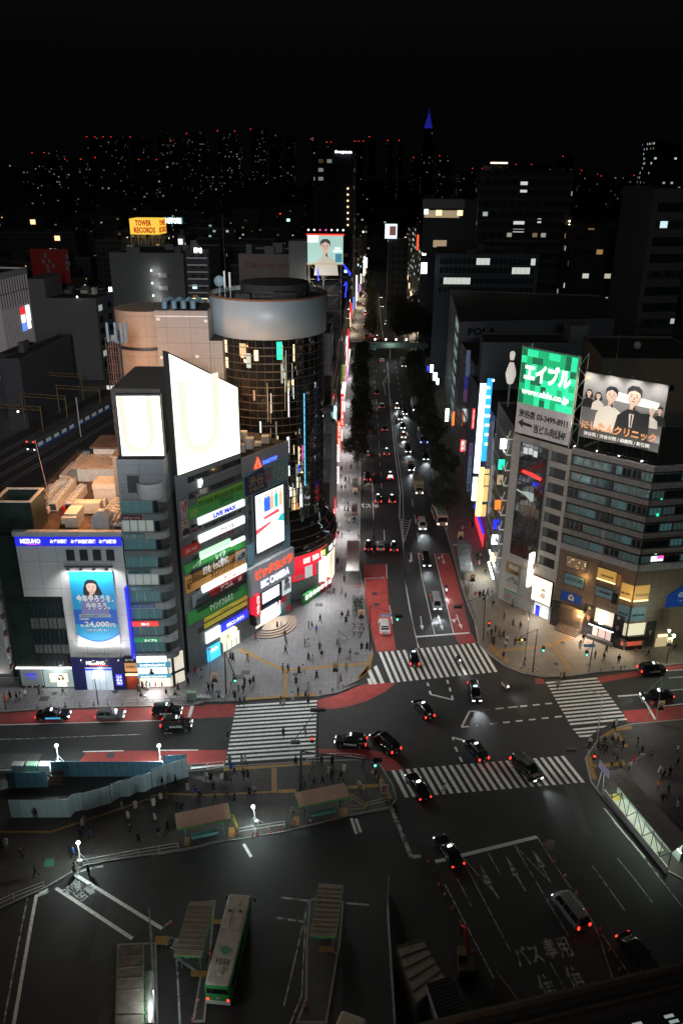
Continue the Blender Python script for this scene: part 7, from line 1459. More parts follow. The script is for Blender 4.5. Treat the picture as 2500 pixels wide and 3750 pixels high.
TL=[('J',330,240, 'taxi',BK, 'black taxi with cluttered red lamps waiting in the kerb lane beside two other queued cars'),('J',430,238, 'hatch',SV, 'silver hatchback between two black cars in the outbound queue'),('J',537,248, 'taxi',BK, 'black taxi with white roof lamp rightmost in the outbound queue'),
 ('J',462,905, 'sedan',WT, 'white sedan with red brake lamps on the red bus lane'),('J',700,1165, 'taxi',BK, 'black taxi driving over the upper zebra crossing with glowing tail lamps'), 
 ('S',548,1612, 'taxi',BK, 'black car beside the grey bus stop road panel'),('S',666,1615, 'taxi',BK, 'black car next to the median beyond the hatched taper'),('S',455,1425, 'minivan',BK, 'black van with flashing orange lamps stopped at the hatched kerb'),
 ('S',652,1415, 'taxi',BK, 'black car level with the stopped van, outbound'),('E',560,1735, 'taxi',BK, 'black car alone outbound near the parked pale car'),('E',543,1500, 'sedan',BK, 'black saloon outbound level with the white parked hatchback'),('E',515,1285, 'sedan',BK, 'black saloon outbound where the shop row signs turn red'),('E',470,1155, 'sedan',BK, 'black saloon with orange lamp below the hatched island'),('E',482,1040, 'yellowtaxi',YL, 'yellow taxi just below the arrows and hatched island'),('E',515,845, 'sedan',WT, 'white saloon braking just under the footbridge')]
for i,(fr,x,y,k,c,lb) in enumerate(TL): p=G(fr,x,y);car(k,p,up(p.y),c,lb)
for i,(x,y) in enumerate(((370,618),(420,606),(470,632),(355,520),(445,483),(355,428),(345,300),(342,235),(362,228),(352,205),(335,200),(360,395))): p=G('E',x,y);car(('sedan', 'hatch', 'taxi')[i % 3],p,87,(BK,WT,GY,BK)[i % 4],f'{ordn(i+1)} small red-lamped car of the queue beyond the footbridge')
car('hatch',G('E',385,1515),84,WT, 'white hatchback parked half under the shop side trees');car('sedan',G('E',358,1740),95,SV, 'pale saloon parked sideways at the shop side kerb')
OC=[('J',770,70, 'minivan',WT, 'white minivan with bright headlamps beside the hatched taper'),('J',800,365, 'minivan',BK, 'black minivan driving towards the stop line'),('J',885,715, 'van',SV, 'silver van with headlamps on just before the stop line'),('J',1200,1450, 'taxi',BK, 'black taxi with headlamps turning inside the junction above the zebra'),
 ('E',660,1290, 'yellowtaxi',YL, 'yellow taxi leading the inbound queue beside a white truck'),('E',735,1345, 'sedan',BK, 'black saloon inbound beside the yellow taxi'),('E',690,1400, 'hatch',SV, 'silver hatchback inbound behind the yellow taxi'),('E',715,1478, 'sedan',BK, 'black saloon inbound between silver hatchback and orange taxi'),('E',722,1568, 'yellowtaxi',(.5,.16,.03), 'orange taxi with dazzling headlamps inbound'),('E',765,1705, 'minivan',BK, 'black minivan inbound below the orange taxi'),('E',795,1880, 'minivan',BK, 'black van with white headlamps above the box truck'),('E',932,1775, 'sedan',BK, 'dark saloon in front of the blue-lamped bus'),
 ('E',510,238, 'sedan',BK, 'farthest headlamps coming down the avenue'),('E',520,322, 'sedan',BK, 'far car with headlamps beyond the park trees'),('E',555,490, 'taxi',YL, 'far taxi with warm headlamps beside the park trees')]
for i,(fr,x,y,k,c,lb) in enumerate(OC): p=G(fr,x,y);car(k,p,up(p.y)+180,c,lb,beam=1100 if i<12 else 0)
car('taxi',G('N',485,372),112,BK, 'black taxi with red brake lamps entering the lower zebra from above');car('minivan',G('N',748,468),298,BK, 'long black van with white headlamps crossing the middle of the lower zebra',beam=900);car('sedantaxi',G('N',182,560),110,BK, 'black saloon taxi with red lamps on the left end of the lower zebra')
car('taxi',G('J',778,1590),113,BK, 'black taxi with red lamps in the empty middle of the junction');car('sedantaxi',G('N',342,898),112,BK, 'black taxi with green roof lamp over the terminal stop line');car('van',G('R',975,500),112,(.32,.31,.29), 'silver ribbed-roof van driving in the bus terminal lanes');car('sedan',G('R',1325,720),292,BK, 'nearly invisible black saloon at the lower edge beside the forked lane lines',beam=300)
def livery(o,body,bw=2.0,col=T_white,z=.5):
    for sx in (1,-1):
        a,b=(Vector((.885,-1.0,0)),Vector((.885,bw-1.0,0)));wl=Wall(a,b) if sx>0 else Wall(Vector((-.885,bw-1.0,0)),Vector((-.885,-1.0,0)))
        ORG['_tmp']=Vector();tt=text(body,wl,(.1,bw-.1,z,z+.32),col,o,out=.01,bold=.04,ext=.01)
        for v in tt.data.vertices: v.co+=ORG.get(o.name,Vector())
c1=car('taxi',G('M',985,418),172,BK, 'black taxi with white side lettering and headlamps turning left at the red lane',beam=400);c2=car('minivan',G('M',1215,430),128,BK, 'black van with orange streaked roof turning behind the lettered taxi')
c3=car('taxi',G('K',1325,1175),8,BK, 'black taxi with green roof lamp and side lettering at the corner shop kerb');car('sedantaxi',G('K',1360,1375),187,BK, 'black saloon with one bright headlamp waiting right of the side zebra',beam=250)
c4=car('sedantaxi',G('L',365,238),2,BK, 'black saloon taxi with blue and yellow side panel, left end of the kerb row');car('hatch',G('L',750,235),2,GY, 'dark compact hatchback parked between the saloon taxi and the lettered taxis');c5=car('taxi',G('L',1130,212),2,BK, 'black lettered taxi standing at the pavement kerb behind another taxi');c6=car('taxi',G('L',1196,300),2,BK, 'black lettered taxi passing in the lane beside the white road line')
for c in (c1,c3,c5,c6): livery(c, 'S.RIDE')
m_=MB();[m_.box(sx*.88-.02+(0 if sx>0 else 0),sx*.88+.02,-.9,1.3,.42,.72) for sx in (-1,1)];o_=m_.build('side_panel',emi('panel_cyan',(.1,.5,.9),.5),None);o_.parent=c4
# trucks and buses
def make_bus(L,body_c,roof_c,label,pos,head,roofnum=None,front=E_head,stripe=None):
    t=thing('city_bus',label, 'bus',(0,0,0), 'buses');h,w=L/2,1.25
    bm=mat('bus_paint_'+body_c[0],body_c[1],.4,var=.05);rm=mat('bus_roof_'+roof_c[0],roof_c[1],.6,var=.18,scale=1.2)
    mb=MB();mb.loft([rrect(-h+.05,h-.05,w-.05,.3,.2),rrect(-h,h,w,.6,.25),rrect(-h,h,w,2.6,.25),rrect(-h+.03,h-.03,w-.08,2.85,.25)]);body=mb.build('body',bm,t)
    mb=MB();mb.loft([rrect(-h+.03,h-.03,w-.08,2.851,.25),rrect(-h+.15,h-.15,w-.2,2.95,.2)]);roof=mb.build('roof',rm,t)
    for sx in (-1,1):
        for j in range(6): y=-h+.8+j*(L-1.6)/6;m_=MB();m_.box(sx*(w+.005)-.01,sx*(w+.005)+.01,y+.06,y+(L-1.6)/6-.06,1.35,2.4);m_.build('side_window',car_glass,t)
        for y in (-h+2.6,h-2.4): m_=MB();m_.tube((sx*(w-.3),y,.48),(sx*(w+.02),y,.48),.48,14);wh=m_.build('wheel',rubber,t);m_=MB();m_.tube((sx*(w+.02),y,.48),(sx*(w+.035),y,.48),.28,10);m_.build('rim',chrome,wh)
        m_=MB();m_.box(sx*.95-.14,sx*.95+.14,h-.02,h+.03,.7,.95);m_.build('headlight',front,t);m_=MB();m_.box(sx*.98-.12,sx*.98+.12,-h-.03,-h+.02,.85,1.05);m_.build('tail_light',E_tail,t)
        m_=MB();m_.tube((sx*(w-.1),h-.1,2.5),(sx*(w+.25),h+.25,2.2),.04,4);m_.box(sx*(w+.25)-.1,sx*(w+.25)+.1,h+.15,h+.25,1.8,2.3);m_.build('mirror',black_m,t)
    for s_,nm in ((1, 'windscreen'),(-1, 'rear_window')): m_=MB();m_.box(-1.05,1.05,s_*(h+.01)-.015,s_*(h+.01)+.015,1.3 if s_>0 else 1.75,2.4);m_.build(nm,car_glass,t)
    m_=MB();m_.box(-1.2,1.2,-h-.035,-h+.0,.32,.78);m_.build('rear_bumper',white_m,t);m_=MB();m_.box(-.2,.2,-h-.05,-h,1.1,1.25);m_.build('number_plate',plate_m,t)
    for (x0,x1,y0,y1) in ((-.25,.25,-h+1.0,-h+1.9),(-.95,-.2,h-4.3,h-1.9),(.2,.95,h-4.3,h-1.9),(-.05,.45,h-1.4,h-.7)): m_=MB();m_.loft([rrect(y0,y1,(x1-x0)/2,2.95,.08),rrect(y0+.08,y1-.08,(x1-x0)/2-.05,3.1,.06)]);[setattr(v, 'x',v.x+(x0+x1)/2) for v in m_.v];m_.build('roof_unit',rm,roof)
    for sx in (-.55,.55): m_=MB();m_.lathe([(.2,0),(.2,.01)],14,0,(sx,h-2.3,3.11));m_.build('roof_vent',black_m,roof)
    if roofnum:
        cu=bpy.data.curves.new('t', 'FONT');cu.body=roofnum;cu.align_x = 'CENTER';cu.resolution_u=2;cu.offset=.02;o=bpy.data.objects.new('t',cu);COL.objects.link(o);me=bpy.data.meshes.new_from_object(o.evaluated_get(bpy.context.evaluated_depsgraph_get()));bpy.data.objects.remove(o)
        for v in me.vertices: v.co=Vector((v.co.x*.72,v.co.y*.8-h+2.2,2.96))
        me.materials.clear();me.materials.append(T_black);o=bpy.data.objects.new('roof_number',me);COL.objects.link(o);o.parent=roof
        m_=MB();c_=(0,-h+3.75);pts=[(c_[0]+.62*math.cos(rad(a))*(1+.08*math.cos(rad(a*5))),c_[1]+.45*math.sin(rad(a))) for a in range(-10,191,12)]+[(-.3,c_[1]-.35),(-.06,c_[1]-.5),(0,c_[1]-.62),(.06,c_[1]-.5),(.3,c_[1]-.35)];m_.flat([(x,y,2.962) for x,y in pts]);m_.build('leaf_emblem',mat('emblem_green',(.06,.3,.16),.5,var=0),roof)
    t.location=(pos.x,pos.y,.012);t.rotation_euler=(0,0,rad(head-90));return t
bA,bB,bC=G('Q',485,485,2.9),G('Q',340,1055,2.9),0;dB=bA-bB
make_bus(dB.length+.2,('green',(.05,.38,.1)),('cream',(.5,.46,.41)), 'long green and cream city bus with leaf emblem and number on its roof',V3((bA+bB)/2,0),math.degrees(math.atan2(dB.y,dB.x)), 'F558')
make_bus(9,('cream',(.5,.45,.38)),('cream2',(.42,.38,.3)), 'cream bus seen only by its roof corner at the bottom edge',V3(G('Q',1215,1240,2.9)+Vector((-1.6,-4.3,0)),0),70)
make_bus(9,('blue',(.1,.12,.2)),('pale',(.35,.33,.28)), 'pale roofed bus with blue lit headlamps inbound beside the trees',G('E',905,1600),270.5,front=emi('blue_head',(.25,.35,1),8,sample=False))
make_bus(8.5,('white_orange',(.5,.35,.25)),('palegreen',(.3,.34,.28)), 'white and orange bus pulling in beside the nearest street tree',G('J',912,8),273)
def make_truck(label,pos,head,box_c,cab_c,L=6.5):
    t=thing('box_truck',label, 'truck',(0,0,0), 'trucks on the avenue');h=L/2;mb=MB();mb.box(-1.1,1.1,-h,h-1.8,.9,3.2);mb.build('cargo_box',mat('truck_box_'+str(len(ORG)),box_c,.5),t);mb=MB();mb.loft([rrect(h-1.7,h,1.0,.4,.15),rrect(h-1.7,h,1.02,1.2,.15),rrect(h-1.7,h-.15,.95,2.1,.15),rrect(h-1.6,h-.35,.85,2.25,.15)]);mb.build('cab',mat('truck_cab_'+str(len(ORG)),cab_c,.4),t)
    m_=MB();m_.add([(-.85,h+.0,1.3),(.85,h+.0,1.3),(.8,h-.12,2.0),(-.8,h-.12,2.0)],[(3,2,1,0)]);m_.build('windscreen',car_glass,t);m_=MB();m_.box(-.9,.9,-h,h-.5,.45,.7);m_.build('chassis',steel_d,t)
    for sx in (-1,1):
        for y in (-h+1,h-1): m_=MB();m_.tube((sx*.75,y,.4),(sx*1.02,y,.4),.4,12);m_.build('wheel',rubber,t)
        m_=MB();m_.box(sx*.75-.14,sx*.75+.14,h-.02,h+.04,.6,.8);m_.build('headlight',E_head if sx else E_head,t);m_=MB();m_.box(sx*.85-.1,sx*.85+.1,-h-.03,-h+.02,.7,.85);m_.build('tail_light',E_tail,t)
    t.location=(pos.x,pos.y,.012);t.rotation_euler=(0,0,rad(head-90));return t
make_truck('yellowish box truck lit from above, inbound next to the black van',G('E',862,2085),271,(.42,.38,.22),(.4,.36,.2));make_truck('white box truck parked beside the dark avenue trees',G('E',830,1300),270,(.5,.5,.5),(.25,.28,.26),7.5);make_truck('dark lorry with warm lamps just under the footbridge',G('E',722,890),270,(.2,.18,.15),(.3,.2,.1));make_truck('white lorry stopped beyond the footbridge in the far queue',G('E',352,380),87,(.55,.55,.52),(.4,.4,.4),7)
# ================================================================== people
skin_m=mat('skin',(.45,.28,.2),.6,var=0);coat_m=mat('coat_cloth',(.02,.02,.02),.85,var=0,objcol=True);shoe_m=mat('shoes',(.02,.02,.02),.6,var=0);hair_m=mat('hair',(.01,.009,.008),.6,var=0)
tr_m,t_,b__=newmat('trouser_cloth');N=t_.nodes;oi=N.new('ShaderNodeObjectInfo');rp=N.new('ShaderNodeValToRGB');rp.color_ramp.interpolation = 'CONSTANT';e=rp.color_ramp.elements;e[0].color=(.012,.012,.014,1);e[1].position=.55;e[1].color=(.03,.04,.07,1);e2=e.new(.75);e2.color=(.12,.11,.1,1);e3=e.new(.9);e3.color=(.3,.28,.26,1);t_.links.new(oi.outputs['Random'],rp.inputs[0]);t_.links.new(rp.outputs[0],b__.inputs['Base Color']);b__.inputs['Roughness'].default_value=.9
def make_person(i,legL,legR,armL,armR,lean=0.0,sit=False,coat=False,long_hair=False):
    """skeleton grown with a skin modifier; facing +y; each leg/arm = joint points"""
    bm_v,bm_e,rad_=[],[],[]
    def v(p,r,par=None):
        bm_v.append(p);rad_.append(r);k=len(bm_v)-1
        if par is not None: bm_e.append((par,k))
        return k
    hz=.5 if sit else .93;pel=v((0,0,hz),(.15,.11));wst=v((0,lean*.3,hz+.2),(.13,.095),pel);chs=v((0,lean*.7,hz+.4),(.165,.11),wst);nk=v((0,lean,hz+.55),(.06,.06),chs);hd=v((0,lean+.02,hz+.64),(.085,.095),nk);v((0,lean+.03,hz+.76),(.08,.09),hd);v((0,lean+.11,hz+.665),(.02,.02),hd)
    for sx,lg in ((-1,legL),(1,legR)):
        h_=v((sx*.1,0,hz-.06),(.09,.09),pel);k_=v((sx*.11,lg[0][0],lg[0][1]),(.06,.065),h_);a_=v((sx*.11,lg[1][0],lg[1][1]+.08),(.04,.045),k_);v((sx*.12,lg[1][0]+.15,lg[1][1]+.03),(.04,.03),a_)
    for sx,ar in ((-1,armL),(1,armR)):
        s_=v((sx*.19,lean*.7,hz+.46),(.06,.06),chs);e_=v((sx*.24,ar[0][0],hz+ar[0][1]),(.042,.045),s_);w_=v((sx*ar[1][2],ar[1][0],hz+ar[1][1]),(.028,.03),e_);d=Vector((0,ar[1][0]-ar[0][0],ar[1][1]-ar[0][1])).normalized()
        pw=bm_v[w_];pm=v((pw[0],pw[1]+d.y*.06,pw[2]+d.z*.06),(.032,.022),w_)
        for q,(dx,ln) in enumerate(((-.03,.07),(-.01,.085),(.01,.08),(.03,.065))): v((pw[0]+dx,pw[1]+d.y*(.08+ln)+.01,pw[2]+d.z*(.08+ln)),(.009,.009),pm)
        v((pw[0]-sx*.045,pw[1]+d.y*.07+.03,pw[2]+d.z*.05),(.011,.011),w_)
    me=bpy.data.meshes.new('b');me.from_pydata(bm_v,bm_e,[]);o=bpy.data.objects.new('b',me);COL.objects.link(o);md=o.modifiers.new('s', 'SKIN')
    for q,s_ in enumerate(me.skin_vertices[0].data): s_.radius=rad_[q];s_.use_root=(q==0)
    o.modifiers.new('u', 'SUBSURF').levels=1
    m2=bpy.data.meshes.new_from_object(o.evaluated_get(bpy.context.evaluated_depsgraph_get()));bpy.data.objects.remove(o)
    for mt in (skin_m,coat_m,tr_m,shoe_m): m2.materials.append(mt)
    wr=[Vector(bm_v[w]) for w in range(len(bm_v)) if rad_[w][0]==.028]
    for p in m2.polygons:
        c=p.center;p.use_smooth=True
        hand=any((c-w).length<.1 and (c-w).dot(Vector((0,0,-1)))>-.03 or (c-w).length<.06 for w in wr)
        p.material_index=0 if (c.z>hz+.55 or hand) else (1 if c.z>hz-.02 else (3 if c.z<.1 else 2))
    t=bpy.data.objects.new('person',m2);COL.objects.link(t);m2.name = 'person_body';t['category'] = 'person';ORG[t.name]=Vector()
    mb=MB();c_=(0,lean+.005,hz+.73);mb.ball(c_,.118,0,1.02,10,6); 
    if long_hair: mb.loft([[Vector((x*.11,lean-.05+y*.06,hz+.72)) for x,y in ((-1,-1),(1,-1),(1,1),(-1,1))],[Vector((x*.12,lean-.1+y*.05,hz+.45)) for x,y in ((-1,-1),(1,-1),(1,1),(-1,1))]])
    for k_,q in enumerate(mb.v): 
        if q.y>lean+.07 and q.z<hz+.77: mb.v[k_]=Vector((q.x,lean+.05,q.z))
    hr=mb.build('hair',hair_m,t);mb=MB()
    zt=hz+.5;zb_=(hz-.42 if coat else hz-.08)
    el=lambda rx,ry,z,ly: [Vector((rx*math.cos(rad(a)),ly+ry*math.sin(rad(a)),z)) for a in range(0,360,36)]
    mb.loft([el(.19 if not coat else .24,.15 if not coat else .2,zb_,0),el(.18,.14,hz+.15,lean*.25),el(.215,.15,hz+.38,lean*.7),el(.17,.11,zt,lean*.85),el(.07,.07,hz+.56,lean)]);mb.build('coat' if coat else 'jacket',coat_m,t)
    return t
st=((.0,.5),(0,0));aD=((0.0,.2),(.03,-.03,.25))
PP=[make_person(0,st,((.03,.5),(.02,0)),aD,aD),make_person(1,((.25,.52),(.3,0)),((-.05,.48),(-.38,.06)),((-.12,.2),(-.08,-.03,.25)),((.12,.2),(.25,.02,.25)),.04),
 make_person(2,((-.02,.48),(-.32,.05)),((.24,.52),(.32,0)),((.14,.2),(.28,.03,.25)),((-.12,.2),(-.1,-.03,.25)),.06,coat=True),make_person(3,st,((.02,.5),(.04,0)),((.05,.2),(.28,.26,.14)),((.05,.2),(.28,.24,.16)),.03,long_hair=True),
 make_person(4,st,st,aD,((.1,.4),(.2,.62,.2)),0),make_person(5,((.2,.52),(.2,0)),((-.04,.48),(-.26,.05)),aD,((.1,.2),(.2,.05,.25)),.04,coat=True,long_hair=True)]
SIT=make_person(6,((.35,.55),(.2,.25)),((.35,.5),(.3,.1)),((.2,.25),(.45,.28,.22)),((.2,.25),(.45,.28,.22)),.14,sit=True)
PCOL={'black': (.01,.01,.011), 'dark grey': (.04,.04,.042), 'navy': (.012,.018,.045), 'white': (.55,.55,.53), 'grey': (.17,.17,.17), 'beige': (.35,.29,.22), 'brown': (.08,.045,.03), 'blue': (.03,.09,.4), 'red': (.45,.02,.03), 'orange': (.7,.2,.05)}
random.seed(99);PEO=[];usedp=set()
def person(fr,x,y,zone,z=.14,col=None,pose=None,rz=None):
    p=G(fr,x,y,z);i=pose if pose is not None else random.choice((0,1,2,1,2,3,5,4) if zone[2] else (1,2,5,1,2));col=col or random.choices(list(PCOL),(34,14,9,8,8,6,6,0,0,0))[0]
    src=PP[i]
    if i in usedp: o=src.copy();COL.objects.link(o);[setattr(c2 := ch.copy(), 'parent',o) or COL.objects.link(c2) for ch in src.children]
    else: o=src;usedp.add(i)
    s=random.uniform(.95,1.06);o.location=(p.x,p.y,z);o.scale=(s,s,s);o.rotation_euler=(0,0,rz if rz is not None else random.uniform(0,6.28));set_color(o,(*PCOL[col],1));o['group']=zone[0];PEO.append([o,col,('standing', 'walking', 'striding coated', 'holding a phone', 'waving', 'strolling coated')[i],zone,Vector((p.x,p.y,0))]);return o
Zp=('people on the pale pavement by the round store', 'on the pale paving',True,G('I',1100,930), 'drinks machines');Zw=('people on the pavement beside the bank', 'below the bank',False,G('H',800,1510), 'bank doors');Za=('people on the avenue pavement by the shops', 'along the lit shop row',False,G('S',170,2250), 'lit white pillar')
Zi=('people on the dark bus terminal island', 'on the dark island',False,G('X3',1040,540), 'middle bus shelter');Zz=('people on the zebra crossings', 'on a zebra crossing',False,G('M',480,300), 'wide zebra centre');Ze=('people on the brown corner paving', 'on the brown paving',True,G('U',650,1200), 'lit corner shop');Zs=('people in the dark crowd by the station stairs', 'in the station plaza',True,G('X2',870,1000), 'lit stair canopy');Zt=('people on the east avenue pavement', 'by the chevron lamps',False,G('T',330,1200), 'bus stop canopy')
def crowd(fr,zone,pts,z=.14):
    for q in pts: person(fr,q[0],q[1],zone,z,q[2] if len(q)>2 else None)
crowd('I',Zp,[(870,1165),(900,1160),(927,1230),(935,1290),(930,1350, 'navy'),(1108,1160, 'grey'),(1135,1165),(1168,1190, 'blue'),(1195,1110),(1080,1300, 'grey'),(1105,1300),(1193,1325),(1208,1385),(1107,1405),(1140,1420, 'white'),(910,1495, 'beige'),(950,1495),(1033,1510),(1062,1500),(1012,1590),(1170,1545),(1395,1485),(1350,1570),(1103,1640),(1028,1670),(545,1700),(515,1650, 'white'),(573,1655),(608,1650),(620,1600),(662,1605),(688,1590),(530,1580),(512,1400),(533,1410),(642,1415, 'white'),(310,1420, 'navy'),(705,1255, 'red'),(1300,895),(1360,895),(1390,940),(1363,1085),(1393,1120, 'navy'),(1408,1075),(1410,1400, 'white'),(1425,1375),(1345,1355),(1512,1325),(1553,1325),(1330,1290),(340,1640, 'white'),(375,1640),(290,1530, 'white'),(245,1505, 'red'),(185,1590)])
person('I',728,1085,Zp,.7, 'black',0);person('I',825,1055,Zp,.7, 'navy',0)
crowd('I',Za,[(1283,670, 'white'),(1330,665),(1322,720),(1357,730),(1380,800),(1320,385),(1342,385),(1333,450),(1362,455, 'beige'),(1400,340),(1417,345, 'white'),(1335,245, 'white'),(1375,200),(1405,215),(1380,265, 'grey'),(1408,270),(1392,300, 'white'),(1358,100),(1387,100),(1388,35),(1412,45, 'white')])
crowd('S',Za,[(262,945),(280,990, 'white'),(245,1130),(268,1125),(294,1130),(262,1200, 'brown'),(278,1325, 'beige'),(315,1345),(236,1360, 'navy'),(232,1420, 'navy'),(268,1445),(300,1460, 'white'),(310,420),(345,140),(325,135),(335,148),(350,150),(372,160),(330,90),(318,300),(352,50)])
crowd('L',Zw,[(45,135, 'orange'),(75,115),(120,130),(145,125),(175,105, 'white'),(270,92),(280,80, 'grey'),(430,92),(1125,100),(1205,65),(1275,25),(1410,70),(940,75),(965,50, 'navy'),(1000,50)])
crowd('I',Zz,[(585,1745),(618,1745),(985,1715, 'white'),(897,1745),(922,1750, 'beige'),(1085,1700),(1105,1735)],.012)
crowd('X3',Zz,[(468,178),(805,168, 'navy'),(938,160, 'grey')],.012);crowd('K',Zz,[(650,1240),(625,1250),(605,1295)],.012);person('N',320,585,Zz,.012, 'white',1)
crowd('L',Zi,[(250,922),(1100,708),(1190,692),(1270,742, 'white'),(1325,770, 'blue'),(1090,800, 'white'),(1125,800),(1040,845),(960,880),(920,865),(830,870),(1050,940, 'white'),(870,930, 'white'),(1135,1000),(885,1022),(940,1080),(1075,1045, 'navy'),(560,980, 'white'),(572,960),(545,1050),(505,1180, 'blue'),(620,1060, 'blue'),(150,1190),(1400,665, 'white'),(1425,670),(1500,670, 'white'),(1360,780),(1175,850),(1200,865),(1230,870)])
crowd('X3',Zi,[(480,330, 'grey'),(490,370, 'blue'),(510,400),(555,330),(575,335),(460,440),(485,460),(565,420),(592,420),(385,495),(300,540),(600,520),(630,510),(510,560),(465,540),(395,560),(880,345),(1035,335),(1100,340),(985,360),(1170,385, 'white'),(1285,360),(930,470),(960,420, 'grey'),(990,470),(1040,450),(1080,400),(1095,420),(1150,430),(1285,500, 'white'),(1265,480),(1390,470),(1360,410),(1380,435, 'brown'),(865,640, 'grey'),(1155,600),(925,610)])
crowd('O',Zi,[(480,350),(235,370),(20,200),(45,180)]);person('O',570,365,Zi,.012, 'black',0)
crowd('K',Ze,[(70,890, 'white'),(98,900),(128,880),(155,900, 'grey'),(105,960),(120,970),(165,920),(190,920),(205,990),(220,950),(280,975),(320,965, 'white'),(195,780),(262,830),(318,850),(110,680),(260,680),(190,1080),(350,1130),(800,945),(775,1000, 'white'),(890,1075, 'grey'),(955,1090),(1070,1110),(1295,1060),(1495,1020),(975,1030)])
crowd('K',Zt,[(10,605),(35,600),(68,595),(98,610, 'white'),(40,650),(52,430)]);crowd('J',Zt,[(1225,340),(1245,335),(1220,400, 'red'),(1240,390, 'white'),(1100,105),(1160,70, 'grey'),(1185,75),(1175,60)])
crowd('X2',Zs,[(595,660, 'white'),(570,740),(650,600, 'brown'),(690,640, 'beige'),(740,660),(830,500),(860,490, 'white'),(850,620, 'white'),(820,650),(880,660, 'brown'),(930,700),(850,780, 'grey'),(870,850),(910,890, 'beige'),(1000,920, 'beige'),(810,910, 'brown'),(1040,850, 'red'),(1080,680, 'grey'),(1130,760),(1215,820),(1500,740, 'white'),(1500,880),(1310,970),(1350,1000),(1420,980),(1300,1120, 'orange'),(1400,1160),(1380,1220, 'grey'),(1340,1260),(1500,1320, 'white'),(670,700),(720,720, 'navy'),(760,740)])
# unique labels for people: an ordinal counted outward from a landmark among those alike
grp={}
for r_ in PEO: grp.setdefault((r_[1],r_[2],r_[3][0]),[]).append(r_)
for (cl,ps,zn),rs in grp.items():
    rs.sort(key=lambda r: (r[4]-V3(r[3][3],0)).length)
    for i,r in enumerate(rs): r[0]['label']=f"person in {cl} {ps} {r[3][1]}".replace('holding a phone', 'phoning')+(f", {ordn(i+1)} from the {r[3][4]}" if len(rs)>1 else f", near the {r[3][4]}" if (r[4]-V3(r[3][3],0)).length<12 else '')
# cyclists and motorcycles
def make_bike(motor=False):
    t=thing('motor_scooter' if motor else 'bicycle', 'x', 'motorcycle' if motor else 'bicycle',(0,0,0));R_=.28 if motor else .33;wb=.6 if motor else .52
    for s_ in (-1,1):
        mb=MB();n=16;ring=[Vector((0,s_*wb+R_*math.cos(2*math.pi*i/n),R_+R_*math.sin(2*math.pi*i/n))) for i in range(n+1)];mb.path(ring,.06 if motor else .022,5);mb.build('wheel',rubber,t)
    fm=mat('bike_frame',(.05,.1,.12),.4,objcol=True,var=0)
    if motor:
        mb=MB();mb.loft([rrect(-.75,.2,.16,.4,.1),rrect(-.8,.1,.2,.65,.12),rrect(-.7,0,.14,.8,.1)]);mb.loft([rrect(.3,.55,.2,.35,.08),rrect(.35,.6,.22,.7,.08),rrect(.35,.5,.12,1.0,.05)]);mb.build('fairing',fm,t);mb=MB();mb.box(-.12,.12,-.6,.05,.8,.88);mb.build('seat',black_m,t);mb=MB();mb.ball((0,.62,.78),.11,0);mb.build('headlight',E_head,t);mb=MB();mb.box(-.08,.08,-.84,-.8,.6,.7);mb.build('tail_light',E_tail,t);mb=MB();mb.tube((-.32,.35,1.0),(.32,.35,1.0),.02,5);mb.build('handlebar',steel_d,t)
    else:
        mb=MB();mb.path([(0,-.52,.33),(0,-.1,.3),(0,.38,.72),(0,-.16,.75),(0,-.52,.33)],.02,5);mb.path([(0,-.1,.3),(0,-.18,.85)],.018,5);mb.path([(0,.52,.33),(0,.36,.95)],.02,5);mb.build('frame',fm,t);mb=MB();mb.box(-.07,.07,-.3,-.06,.85,.9);mb.build('seat',black_m,t);mb=MB();mb.tube((-.26,.34,.97),(.26,.34,.97),.015,5);mb.build('handlebar',steel_d,t);mb=MB();mb.box(-.16,.16,.45,.7,.72,.92);mb.build('basket',steel,t)
    return t
BKP,MTP=make_bike(),make_bike(True);firstb=set()
def bike(motor,pos,head,col,label,z=.14,rider=None,beam=0,tilt=0):
    p=MTP if motor else BKP;o=dup(p) if motor in firstb else p;firstb.add(motor);o.location=(pos.x,pos.y,z);o.rotation_euler=(tilt,0,rad(head-90));set_color(o,(*col,1));o['label']=label;o['group'] = 'motor scooters' if motor else 'bicycles'
    if rider:
        q=SIT.copy();COL.objects.link(q);[setattr(c2 := ch.copy(), 'parent',q) or COL.objects.link(c2) for ch in SIT.children];q.location=Vector((pos.x,pos.y,z+.38)) - Vector((math.cos(rad(head)),math.sin(rad(head)),0))*.2;q.rotation_euler=(0,0,rad(head-90));set_color(q,(*PCOL[rider[0]],1));q['label']=rider[1];q['group'] = 'riders'
    if beam: d=Vector((math.cos(rad(head)),math.sin(rad(head)),0));light('SPOT', 'headlight_beam',pos+d*.9+Vector((0,0,.8)),beam,(.95,.97,1),.1,None,pos+d*8,60,.8)
bike(True,G('J',967,600),271,WT, 'white scooter with dazzling headlamp on the red lane',.012,('dark grey', 'person in dark grey riding the scooter on the red lane'),500);bike(True,G('J',1068,1178),285,GY, 'grey scooter with headlamp on the upper zebra crossing',.012,('black', 'person in black riding a scooter over the upper zebra'),300);bike(True,G('J',1452,1395),300,WT, 'scooter with headlamp crossing the junction alone',.012,('grey', 'person in grey riding a scooter alone inside the junction'),300);bike(True,G('S',512,1390),90,BK, 'small red-lamped motorbike passing the stopped black van',.012,('black', 'person in black riding a motorbike past the stopped van'))
